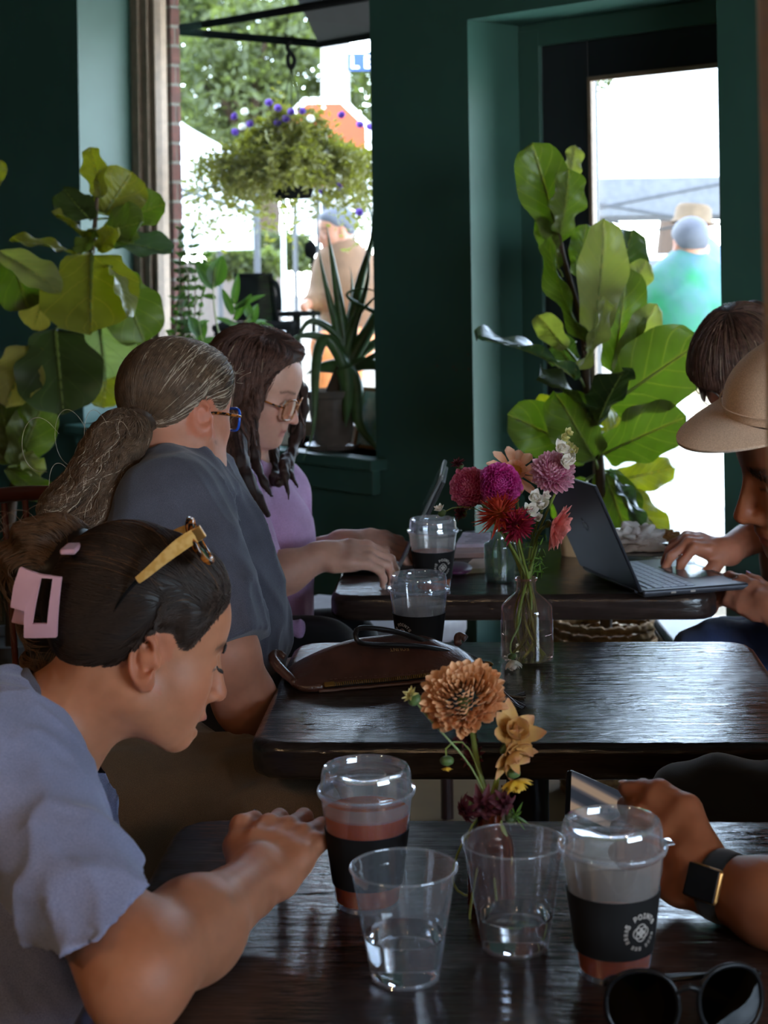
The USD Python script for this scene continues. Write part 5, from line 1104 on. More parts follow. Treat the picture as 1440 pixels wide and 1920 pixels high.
# ------------------------------------------------------------------ leather pouch
simple('leather', (74, 46, 38), .26, vary=.25, scale=30, bump=.25, bscale=260); simple('leather_edge', (92, 66, 56), .45); simple('gilt', (190, 150, 92), .5); simple('brass', (120, 84, 38), .35, metallic=.9); simple('leather_dark', (22, 17, 16), .35)
def pouch():
    an = math.radians(20); X, Y = C2W(math.cos(an), math.sin(an)), C2W(-math.sin(an), math.cos(an)); o = PZ(716, 1268, TZ); G = np.column_stack([X, Y, UP])
    t = thing('pouch', 'dark brown leather wristlet pouch with brass zip lying on the middle table', 'pouch', o)
    def f(p):
        q = (p - o) @ G; x = q[:, 0]; e = np.clip(np.abs(x)/.152, 0, 1.2)
        hgt = .068*(1 - .62*e**2.2); ridge = .018; dep = .056*(1 - .25*e**3)
        front = (q[:, 1] + dep)*-.80 + (q[:, 2] - .010)*.60*(.9) - .0; slope = hgt - .012
        nf = np.hypot(slope, dep + ridge); d1 = (-(q[:, 1] + dep)*slope + (q[:, 2] - .012)*(dep + ridge))/nf
        d2 = ((q[:, 1] - dep)*slope + (q[:, 2] - .012)*(dep - ridge))/np.hypot(slope, dep - ridge)
        d = smax(smax(d1, d2, .03), -(q[:, 2] - .001), .010); d = smax(d, np.abs(x) - .152, .02); d = smax(d, -(q[:, 1] + dep + .004), .01)
        return d*.8 + .0022*(fbm(p*18, 2, 71) - .5) - .004*folds(p, unit(X*.5 + UP*.6 - Y*.4), 6, 16, 72, .5)
    lo, hi = bounds([o + X*.16 + Y*.08, o - X*.16 + Y*.08, o + X*.16 - Y*.08, o - X*.16 - Y*.08, o + UP*.07], .02); lo[2] = TZ - .01
    m = smooth_mesh(surf(f, lo, hi, .0030), 2); v = np.array(m.vertices); v[:, 2] = np.maximum(v[:, 2], TZ + .0006); obj('body', trimesh.Trimesh(v, m.faces, process=False), 'leather', t, smooth=True)
    hit = lambda x, y: (lambda z: o + X*x + Y*y + UP*z[np.argmin(np.abs(f(o + X*x + Y*y + UP*z[:, None])))])(np.linspace(.03*0 + .004, .09, 120))
    def front(x, fr):                                  # a point on the slanting front face; fr 0 at the foot, 1 at the ridge
        zs = .012 + fr*.05; ys = np.linspace(-.08, .03, 160); pts = o + X*x + Y*ys[:, None] + UP*zs; return pts[np.argmax(f(pts) < .0004)]
    zl = A([front(x, -.06) for x in np.linspace(-.112, .125, 40)]); nrm = unit(-Y*.8 + UP*.5)
    zp = obj('zip_tape', tube(zl + nrm*.0002, .0042, 8), 'leather_dark', t, smooth=True)
    teeth = []
    for q in np.linspace(0, 1, 74):
        i = q*39; k = min(int(i), 38); a = zl[k]*(1 - (i - k)) + zl[k + 1]*(i - k) + nrm*.0042; teeth.append(fbox(a, X, nrm, np.cross(X, nrm), (-.0009, -.0006, -.0028), (.0009, .0010, .0028)))
    obj('zip_teeth', cat(teeth), 'brass', zp, smooth=False); obj('zip_slider', fbox(zl[1] + nrm*.004, X, nrm, np.cross(X, nrm), (-.007, -.001, -.004), (.009, .004, .004), .0012), 'brass', zp)
    for fr, nm in ((.08, 'stitching'), ): 
        L = [front(x, fr) + nrm*.0006 for x in np.linspace(-.10, .125, 60)]; obj(nm, cat([tube(A(L[k:k + 2])*1.0 + (A(L[k + 1]) - A(L[k]))*0, .0006, 5) for k in range(0, 58, 2)]), 'leather_edge', t)
    lipL = A([front(x, -.19) for x in np.linspace(-.12, .13, 30)]) - Y*.003; obj('lower_seam', tube(lipL, .0022, 8), 'leather_edge', t, smooth=True)
    ear = [o - X*.150 - Y*.03 + UP*.012, o - X*.158 - Y*.006 + UP*.022, o - X*.170 + Y*.016 + UP*.044, o - X*.162 + Y*.024 + UP*.046, o - X*.150 + Y*.018 + UP*.040]
    obj('corner_tab', tube(spline(ear, 14), np.interp(np.linspace(0, 1, 14), [0, .5, 1], [.006, .008, .005]), 8), 'leather', t, smooth=True)
    ear2 = [o + X*.140 + Y*.03 + UP*.03, o + X*.150 + Y*.045 + UP*.040, o + X*.158 + Y*.04 + UP*.034]; obj('corner_tab', tube(spline(ear2, 10), .006, 8), 'leather', t, smooth=True)
    g = meshkit.text_mesh('FOUNT', .0068, .0004); g.apply_translation([-g.bounds[:, 0].mean(), -.0034, 0]); c = front(.022, .62) + nrm*.0012
    dn = unit(front(.022, .5) - front(.022, .7)); g = moved(g.subdivide(), np.column_stack([-X, dn, np.cross(-X, dn)]), c); v = np.array(g.vertices)
    for _ in range(3): v = v - grad(f, v)*(f(v) - .0012)[:, None]
    obj('lettering', trimesh.Trimesh(v, g.faces, process=False), 'gilt', t, smooth=False)
    st = [P(908, 1246, 2.70), P(870, 1226, 2.68), P(800, 1203, 2.66), P(740, 1184, 2.62), P(690, 1177, 2.60), P(667, 1184, 2.58), P(668, 1198, 2.57), P(690, 1208, 2.585), P(760, 1210, 2.62), P(840, 1222, 2.66), P(903, 1247, 2.69)]
    s_ = spline(st, 60); obj('wrist_strap', trimesh.Trimesh(*(lambda tb: ((np.array(tb.vertices)), tb.faces))(tube(s_, .0040, 8))), 'leather_dark', t, smooth=True)
    obj('strap_ring', tube([P(912, 1250, 2.70) + np.column_stack([RV, UP]) @ A([.011*math.cos(a), .007*math.sin(a)]) for a in np.linspace(0, 2*math.pi, 24)], .0018, 8), 'brass', t, smooth=True)
    tas = []
    rng = np.random.default_rng(5)
    for k in range(16):
        a = PZ(948, 1305, TZ + .008); b_ = PZ(985 + rng.uniform(-14, 4), 1312 + rng.uniform(-14, 18), TZ + .003 + .004*rng.random()); tas.append(tube(spline([PZ(915, 1262, TZ + .012), a + rng.normal(0, .002, 3), b_], 8), .0013, 5))
    obj('tassel', cat(tas), 'leather_dark', t)
pouch()
# ------------------------------------------------------------------ phone held over the near table
def phone():
    Lx = unit(C2W(.86, .06, -.40)); Wy = unit(C2W(-.10, -.88, -.42)); Wy = unit(Wy - Lx*np.dot(Lx, Wy)); N = np.cross(Lx, Wy); N = N if N[2] > 0 else -N
    o = P(1066, 1438, 1.87); t = thing('phone', 'black smartphone held above the cups at right', 'phone', o)
    obj('body', fbox(o, Lx, Wy, N, (0, 0, -.0095), (.146, .071, 0), .0045), 'black_plastic', t)
    obj('screen', fbox(o, Lx, Wy, N, (.004, .004, -.0006), (.142, .067, .0005), 0), 'phone_painted_reflection', t, smooth=False)
M['phone_painted_reflection'] = mat('phone_painted_reflection', {'co': ('texture_coordinate', {}), 'w': ('wave_texture', {'scale': 9., 'distortion': 4., 'detail': 2., 'bands_direction': 'y'}), 'r': ('rgb_ramp', {'ramp': [(.2, (.03, .035, .05)), (.6, (.10, .09, .10)), (.9, (.34, .24, .17))]}), 'p': ('principled_bsdf', {'base_color': (.01, .01, .012), 'roughness': .04, 'emission_strength': .9})}, [('co.object', 'w.vector'), ('w.fac', 'r.fac'), ('r.color', 'p.emission_color')])  # glowing bands painted in place of reflections on the dark glass
phone()
# ------------------------------------------------------------------ sunglasses on the near table, sunglasses and claw clip in the near woman's hair
def table_sunglasses():
    R = head_axes(-84, -6); o = P(1291, 1882, 1.41); o[2] = TZ + .0305; o = o - R @ A([.1, 0, -.004])
    t = glasses('sunglasses', 'black round sunglasses standing on the near table at the bottom right', o, R, 1.0, 'black_plastic', 'lens_dark', 'black_plastic', w=.058, h=.056, sq=2.2, half=.0375, rim=.0022, temples=())
    for sy, k in ((1, 0), (-1, 1)):
        pts = [(.086, sy*.066, .012), (.074, sy*.060, .012), (.070 - .004*k, sy*.02, .008), (.072 - .004*k, -sy*.045, .0), (.074, -sy*.058, -.012)]
        obj('temple', tube(o + spline(pts, 20) @ R.T, .0024, 8), 'black_plastic', t, smooth=True)
table_sunglasses()
def hair_sunglasses():
    D = 1.715; q = lambda x, y, d=0.: P(x, y, D + d); t = thing('sunglasses', 'dark sunglasses with amber temples pushed up on the near woman\'s hair', 'glasses', q(362, 1006))
    def blade(pts, wd, th, m, nm):                              # flat tapered temple along points
        sp = spline([q(*p) for p in pts], 18); tb = tube(sp, .5, 8); k = 18; v = np.array(tb.vertices); c = np.repeat(sp, 8, 0); w = np.repeat(np.interp(np.linspace(0, 1, k), np.linspace(0, 1, len(wd)), wd), 8)[:, None]; o = v[:k*8] - c
        f_ = (o @ FV)[:, None]*FV; v[:k*8] = c + (o - f_)*w*2 + f_*th*2; v[-2], v[-1] = sp[0], sp[-1]; return obj(nm, trimesh.Trimesh(v, tb.faces, process=False), m, t, smooth=40)
    blade([(374, 1000, .0), (330, 1028, -.004), (292, 1060, -.006), (258, 1088, -.004)], [.0072, .0072, .0052, .0040], .0011, 'amber_light', 'temple'); blade([(259, 1087, -.004), (236, 1112, -.001), (216, 1142, .0), (204, 1172, .006)], [.0022, .0016, .0014, .0012], .0009, 'black_plastic', 'temple_tip')
    blade([(352, 992, .13), (312, 1010, .14), (270, 1050, .14)], [.005, .004, .003], .0011, 'amber_light', 'temple')
    X, Z_ = unit(C2W(-.06, .99, .0)), unit(C2W(.42, .02, -.9)); Z_ = unit(Z_ - X*np.dot(X, Z_)); N = np.cross(X, Z_)
    for k, c in enumerate((q(378, 1014, .026), q(372, 1010, .094))):
        r = rounded_lens(.052, .046, 2.6); ring = c + r[:, :1]*X + r[:, 1:]*Z_ + N*(6*(r[:, :1]**2)); rm = obj('rim', tube(np.vstack([ring, ring[:2]]), .0030, 8, caps=False), 'tortoise', t, smooth=True); n = len(r); i = np.arange(n)
        obj('lens', (np.vstack([ring, c]), np.column_stack([i, (i + 1) % n, np.full(n, n)])), 'lens_smoke', rm, smooth=True)
    obj('bridge', tube(spline([q(374, 1006, .052), q(374, 998, .060), q(373, 1005, .068)], 8), .0028, 8), 'tortoise', t, smooth=True); obj('hinge', fbox(q(371, 1001, .0), unit(q(330, 1028) - q(374, 1000)), FV, np.cross(unit(q(330, 1028) - q(374, 1000)), FV), (-.006, -.002, -.007), (.004, .004, .007), .0012), 'gold_metal', t)
hair_sunglasses()
simple('clip_pink', (186, 138, 146), .5, vary=.05)
def claw_clip():
    D = 1.722; px = lambda q: P(q[0], q[1], D); o = P(75, 1130, D)
    t = thing('hair_claw_clip', 'square pink claw clip holding the near woman\'s hair', 'hair clip', o)
    to2 = lambda L: [((px(q) - o) @ RV, (px(q) - o) @ UP) for q in L]
    outer = to2([(34, 1066), (74, 1078), (114, 1084), (104, 1198), (42, 1199), (46, 1146), (18, 1140), (24, 1100)]); hole = to2([(76, 1084), (98, 1086), (88, 1170), (60, 1170)])
    def plate(poly, dz, bow):
        m = trimesh.creation.extrude_polygon(poly.buffer(-.0012).buffer(.0012), .0055, engine='earcut').subdivide().subdivide(); v = np.array(m.vertices); d = v[:, 2] + dz + bow*(v[:, 1]**2 + v[:, 0]**2)
        return tri_fix(trimesh.Trimesh(o + v[:, :1]*RV + v[:, 1:2]*UP + d[:, None]*FV, m.faces, process=False))
    obj('jaw', plate(Polygon(outer, [hole]), -.002, 5.0), 'clip_pink', t, smooth=40)
    obj('jaw', plate(Polygon([(x - .004, y - .006) for x, y in to2([(30, 1130), (50, 1130), (46, 1168), (20, 1164)])]), .012, 5.0), 'clip_pink', t, smooth=40)
    obj('thumb_tab', fbox(P(126, 1032, 1.74), RV, FV, UP, (-.006, -.01, -.003), (.010, .03, .003), .002), 'clip_pink', t)
claw_clip()
# ------------------------------------------------------------------ papers and food on the far table
simple('paper_lilac', (196, 180, 196), .8); simple('paper_pink', (200, 164, 158), .8); simple('napkin', (206, 176, 160), .9); simple('paper_white', (206, 198, 192), .9); simple('bread', (168, 126, 74), .9, bump=.6, bscale=120); simple('plate_black', (20, 20, 22), .2); simple('plum', (64, 24, 50), .4); simple('ink_grey', (128, 118, 132), .9)
def sheet(name, label, cat_, o, ax, ay, w, d, th, m, wob=.002):
    t = thing(name, label, cat_, o); n = 14; u = np.linspace(0, 1, n); g = np.stack(np.meshgrid(u*w, u*d, indexing='ij'), -1).reshape(-1, 2); z = th + wob*noise(np.column_stack([g*30, g[:, 0]*0]), 4)
    v = np.vstack([o + g[:, :1]*ax + g[:, 1:]*ay + z[:, None]*UP, o + g[:, :1]*ax + g[:, 1:]*ay + .0005*UP]); f = []
    for i in range(n - 1):
        for j in range(n - 1):
            a, b, c_, d_ = i*n + j, (i + 1)*n + j, (i + 1)*n + j + 1, i*n + j + 1; f += [[a, b, c_], [a, c_, d_], [a + n*n, c_ + n*n, b + n*n], [a + n*n, d_ + n*n, c_ + n*n]]
    e = [i*n for i in range(n)] + [(n - 1)*n + j for j in range(1, n)] + [i*n + n - 1 for i in range(n - 2, -1, -1)] + [j for j in range(n - 2, 0, -1)]
    for k in range(len(e)): a, b = e[k], e[(k + 1) % len(e)]; f += [[a, a + n*n, b + n*n], [a, b + n*n, b]]
    obj('sheet', tri_fix(trimesh.Trimesh(v, f, process=False)), m, t, smooth=40); return t
o = PZ(852, 1047, TZ); sheet('menu_booklet', 'pink folded menu lying behind the back coffee cup', 'menu', o, RV, unit(FV*1.0 + RV*.1), .105, .14, .010, 'paper_pink')
bk = sheet('leaflet', 'pale lilac printed leaflet on top of the pink menu', 'leaflet', PZ(855, 1028, TZ + .0105), RV, unit(FV + RV*.15), .10, .15, .008, 'paper_lilac')
rng = np.random.default_rng(8)
for k in range(7):
    oo = PZ(872 + 6*(k % 3), 1016 - 3.2*k, TZ + .0205); obj('printed_line', fbox(oo, RV, FV, UP, (0, 0, 0), (.03 + .02*rng.random(), .004, .0006)), 'ink_grey', bk, smooth=False)
sheet('napkin', 'crumpled tan napkin in front of the pink menu', 'napkin', PZ(872, 1076, TZ), unit(RV + FV*.1), unit(FV + RV*.3), .085, .07, .008, 'napkin', .016)
t = thing('plum_case', 'dark plum glasses case lying by the back coffee cup', 'case', PZ(862, 1078, TZ)); obj('case', ball(PZ(858, 1075, TZ) + UP*.0105, (.030, .05, .010), 3), 'plum', t, smooth=True)
c = PZ(1205, 1040, TZ); t = thing('plate', 'black plate with crumpled paper behind the laptop', 'plate', c); obj('plate', moved(lathe([(0, .004), (.05, .004), (.085, .010), (.087, .012), (.083, .010), (.05, .0075), (0, .0075)], 48), None, c), 'plate_black', t, smooth=50)
def crumple(name, label, cat_, c, r, m, seed):
    t = thing(name, label, cat_, c); q = trimesh.creation.icosphere(4, 1.0); v = np.array(q.vertices); k = .62 + .75*np.abs(noise(v*2.6, seed) - .5)*2 + .25*(noise(v*7, seed + 1) - .5); v = v*k[:, None]*A(r); v[:, 2] = np.maximum(v[:, 2], -r[2]*.4) + r[2]*.4
    obj('paper', trimesh.Trimesh(c + v, q.faces, process=False), m, t, smooth=35)
crumple('paper_wrapper', 'crumpled white sandwich paper on the black plate', 'paper', PZ(1195, 1036, TZ) + UP*.0085, A([.065, .05, .045]), 'paper_white', 31)
crumple('bread_roll', 'toasted piece of bread on the black plate', 'bread', PZ(1252, 1024, TZ) + UP*.013, A([.028, .03, .018]), 'bread', 47)
# ------------------------------------------------------------------ vases and cut flowers
def petalmat(name, inner, outer, tip=None, trans=.3):
    a, b = lin(*inner), lin(*outer); c = lin(*(tip or outer))
    M[name] = mat(name, {'uv': ('texture_coordinate', {}), 's': ('separate_xyz', {}), 'r': ('rgb_ramp', {'ramp': [(.0, a), (.55, b), (1., c)]}), 'p': ('principled_bsdf', {'roughness': .55, 'specular_ior_level': .25}), 't': ('translucent_bsdf', {}), 'm': ('mix_closure', {'fac': trans})},
        [('uv.UV', 's.vector'), ('s.y', 'r.fac'), ('r.color', 'p.base_color'), ('r.color', 't.color'), ('p.BSDF', 'm.closure1'), ('t.BSDF', 'm.closure2')], surface='m.closure')
def petal(L, w, cup=.4, curl=.3, ptip=.6, n=6, wn=5):
    """One petal along +x, face up +z: (v, f, uv)."""
    u = np.linspace(0, 1, n); s = np.linspace(-1, 1, wn); U_, S_ = np.meshgrid(u, s, indexing='ij')
    wid = w*np.sin(np.clip(U_*.92 + .06, 0, 1)**ptip*math.pi)**.8
    x = L*(U_*np.cos(curl*U_)); z = L*np.sin(curl*U_)*U_ + cup*wid*S_**2; y = wid*S_*.5
    v = np.stack([x, y, z], -1).reshape(-1, 3); f = []
    for i in range(n - 1):
        for j in range(wn - 1): a = i*wn + j; f += [[a, a + wn, a + wn + 1], [a, a + wn + 1, a + 1]]
    return v, A(f), np.stack([(S_ + 1)/2, U_], -1).reshape(-1, 2)
def bloom(c, ax, petals):
    """petals: (azimuth, lift, start radius, petal args, height). Returns mesh, uv about axis ax at c."""
    F_ = frame(ax); V, Fc, U_ = [], [], []; n = 0
    for az, lift, r0, pa, h in petals:
        v, f, uv = petal(*pa); m = rot([0, 1, 0], -math.degrees(lift)); v = v @ m.T + A([r0, 0, h]); v = v @ rot([0, 0, 1], math.degrees(az)).T
        V.append(c + v @ F_.T); Fc.append(f + n); U_.append(uv); n += len(v)
    return trimesh.Trimesh(np.concatenate(V), np.concatenate(Fc), process=False), np.concatenate(U_)
def ball_dahlia(r, rng, n=170, w=.30, L=.42, spread=1.0, cup=.6, flat=1.0, jit=.06):
    out = []
    for k in range(n):
        t = (k + .5)/n; ph = math.acos(1 - 1.62*t*spread); az = k*2.39996
        L_ = r*L*(.45 + .6*min(1, t*2.2))*(1 + (.06 + jit*.7)*rng.normal()); rr = r*(1 - L)*math.sin(ph); hh = r*(1 - L)*math.cos(ph)*flat
        out.append((az, math.pi/2 - ph + rng.normal(0, jit), rr, (L_, r*w*(.5 + .6*min(1, t*2)), cup, .35 + .2*rng.random(), 1.7), hh))
    return out
def layered(r, rng, layers=5, n0=14, w=.30, lift0=.1, lift1=1.2, droop=0.0, curl=.1, ptip=.7, inner=.25):
    out = []
    for l in range(layers):
        f = l/max(layers - 1, 1); n = int(n0*(1 - .35*f)); 
        for k in range(n):
            out.append(((k + .5*(l % 2) + .15*rng.normal())*2*math.pi/n, lift0 + (lift1 - lift0)*f + rng.normal(0, .08) - droop*(1 - f), r*.06, (r*(1 - (1 - inner)*f*.8)*(1 + .06*rng.normal()), r*w, .25, curl + .1*rng.normal(), ptip), r*.04*l))
    return out
simple('stem_green', (104, 116, 46), .5); simple('stem_pale', (120, 138, 84), .5); simple('calyx', (64, 84, 40), .55); simple('disc_gold', (196, 128, 40), .7, bump=.6, bscale=500); simple('disc_dark', (70, 30, 24), .7, bump=.6, bscale=500)
petalmat('p_pink', (186, 50, 104), (222, 104, 150), (236, 152, 180)); petalmat('p_magenta', (166, 24, 108), (214, 66, 162), (234, 122, 194)); petalmat('p_peach', (222, 132, 84), (240, 178, 140), (246, 196, 168)); petalmat('p_palepink', (196, 60, 130), (214, 150, 172), (232, 190, 200))
petalmat('p_redorange', (206, 116, 40), (198, 64, 48), (216, 92, 66)); petalmat('p_darkred', (60, 10, 22), (134, 18, 40), (156, 30, 60)); petalmat('p_coral', (196, 96, 80), (222, 120, 112), (232, 150, 140)); petalmat('p_white', (214, 208, 176), (236, 228, 216), (240, 234, 226)); petalmat('p_maroon', (44, 14, 22), (78, 30, 40), (100, 50, 56))
petalmat('p_apricot', (140, 88, 48), (210, 150, 102), (226, 178, 136), trans=.25); petalmat('p_yellow', (180, 130, 20), (214, 172, 52), (222, 184, 80)); petalmat('p_dusty', (176, 120, 60), (200, 156, 92), (196, 140, 104)); petalmat('p_cream', (170, 170, 96), (208, 198, 130), (216, 206, 150))
def flower(name, label, c, ax, petals, pm, stem, disc=None, disc_m='disc_gold', sr=.0022, stem_m='stem_green', leaf=None, cat_='flower', group=None, core=0):
    t = thing(name, label, cat_, c, group); m, uv = bloom(A(c), A(ax, float), petals); obj('petals', m, pm, t, smooth=True, uv=uv)
    if core: q = ball((0, 0, 0), (core, core, core*.9), 3); obj('core', moved(q, frame(ax), A(c)), pm, t, smooth=True, uv=np.tile([.5, .35], (len(q.vertices), 1)))
    if disc: F_ = frame(ax); d = ball((0, 0, 0), (disc, disc, disc*.5), 3); obj('flower_centre', moved(d, F_, c + unit(ax)*disc*.25), disc_m, t, smooth=True)
    cal = ball((0, 0, 0), (.007, .007, .005), 2); obj('calyx', moved(cal, frame(ax), c - unit(ax)*.006), 'calyx', t, smooth=True)
    if stem is not None:
        s = spline([c - unit(ax)*.006] + [A(q) for q in stem], 18); obj('stem', tube(s, sr, 7), stem_m, t, smooth=True)
        if leaf:
            for k in leaf:
                p0 = s[k]; d = unit(C2W(*np.random.default_rng(k).normal(0, 1, 3)*A([1, .5, .3]))); mm, uvv = bloom(p0, UP, [(math.atan2(d[1], d[0]), .3, 0, (.028, .009, .3, -.4), 0)]); obj('leaf', mm, 'leaf_small', t, smooth=True, uv=uvv)
    return t
leafmat('leaf_small', (70, 96, 40), (120, 140, 70), (90, 110, 60))
def near_vase():
    rng = np.random.default_rng(61); c = PZ(921, 1700, TZ); D = 1.70
    t = thing('bottle_vase', 'small brown glass bottle holding the faded apricot dahlia', 'vase', c)
    obj('bottle', moved(lathe([(0, .001), (.022, .001), (.0235, .004), (.0235, .062), (.0215, .070), (.014, .078), (.0120, .083), (.0120, .094), (.0138, .096), (.0138, .100), (.0115, .101), (.0110, .083), (.0200, .068), (.0220, .060), (.0220, .006), (0, .004)], 48), None, c), 'brown_glass', t, smooth=40)
    mouth = c + UP*.100; low = c + UP*.012
    S = lambda *q: [A(x) for x in q] + [mouth + C2W(*rng.normal(0, .003, 3)), low + C2W(*rng.normal(0, .008, 2), 0)]
    pet = ball_dahlia(.0375, rng, 360, .25, .44, 1.10, .35, jit=.22); fl_c = P(868, 1308, 1.70)
    flower('dahlia', 'large faded apricot dahlia standing above the brown bottle', fl_c, C2W(-.22, -.52, .85), [(a, l*.62 - .12, r0*1.15, pa, h*.58) for a, l, r0, pa, h in pet], 'p_apricot', S(P(888, 1390, 1.71), P(905, 1470, 1.71)), sr=.0030)
    flower('scabious', 'small cream flower on a long bent stalk left of the apricot dahlia', P(771, 1305, 1.69), C2W(-.5, -.5, .7), layered(.0095, rng, 3, 9, .4, .2, 1.2), 'p_cream', S(P(830, 1375, 1.69), P(890, 1450, 1.70)), sr=.0010, stem_m='stem_pale')
    flower('wilted_flower', 'wilted yellow and dusty pink bloom right of the dahlia stem, upper one', P(962, 1375, 1.70), C2W(.3, -.7, .5), layered(.030, rng, 3, 7, .62, -.2, 1.0, curl=.6), 'p_dusty', S(P(945, 1420, 1.70), P(925, 1480, 1.70)), sr=.0020)
    flower('wilted_flower', 'wilted yellow bloom below the upper one, right of the dahlia stem', P(956, 1412, 1.69), C2W(.5, -.6, -.4), layered(.028, rng, 3, 7, .62, -.1, 1.0, curl=.5), 'p_dusty', S(P(950, 1400, 1.70), P(930, 1470, 1.70)), sr=.0016)
    flower('ranunculus', 'drooping yellow flower hanging low at the right of the brown bottle', P(965, 1462, 1.69), C2W(.15, -.3, -1), layered(.018, rng, 4, 10, .6, -.1, 1.3, curl=.5), 'p_yellow', S(P(966, 1430, 1.69), P(950, 1425, 1.69), P(932, 1480, 1.70)), sr=.0013)
    flower('bud', 'tiny round yellow bud hanging on a thread-like stalk', P(838, 1438, 1.69), C2W(0, -.2, -1), layered(.006, rng, 3, 8, .6, .3, 1.4), 'p_yellow', S(P(838, 1400, 1.69), P(862, 1390, 1.70), P(895, 1440, 1.70)), sr=.0008)
    for k, (px, py, r) in enumerate(((876, 1378, .015), (886, 1420, .013))):
        flower('scabious', ('dark maroon flower just under the apricot dahlia', 'dusty maroon flower against the dahlia stem')[k], P(px, py, 1.72), C2W(-.4, -.5, .4), layered(r, rng, 3, 10, .4, 0, 1.2), 'p_maroon', S(P(896, 1450, 1.715)), sr=.0010)
    for k, (px, py, r, ax) in enumerate(((872, 1520, .016, (-.6, -.5, -.3)), (905, 1512, .020, (-.1, -.8, -.2)), (945, 1508, .017, (.5, -.6, -.1)))):
        flower('scabious', ('withered maroon flower at the left of the bottle mouth', 'withered maroon flower in the middle of the bottle mouth', 'withered maroon flower at the right of the bottle mouth')[k], P(px, py, 1.685), C2W(*ax), layered(r, rng, 3, 9, .42, -.2, .9, curl=-.3), 'p_maroon', [mouth + C2W(.001*k, 0, .012), mouth, low], sr=.0012)
    flower('cosmos_sprig', 'loose green leafy sprig leaning right out of the brown bottle', P(966, 1530, 1.70), C2W(.5, -.3, .3), layered(.018, rng, 2, 5, .2, .2, .9), 'leaf_small', [P(945, 1500, 1.70), mouth, low], sr=.0012)
M['brown_glass'] = mat('brown_glass', {'p': ('principled_bsdf', {'base_color': lin(120, 52, 20), 'roughness': .05, 'transmission_weight': .75}), 't': ('transparent_bsdf', {'color': lin(150, 70, 30)}), 'm': ('mix_closure', {'fac': .35})}, [('p.BSDF', 'm.closure1'), ('t.BSDF', 'm.closure2')], surface='m.closure')
clearmat('pink_glass', (.95, .78, .72), rough=.02, f0=.10, haze=.025, hazecol=(.8, .52, .48)); clearmat('green_glass', (.40, .50, .43), rough=.04, f0=.11, haze=.10, hazecol=(.16, .20, .18)); clearmat('vase_water', (.93, .95, .86), rough=.0, f0=.05)
near_vase()
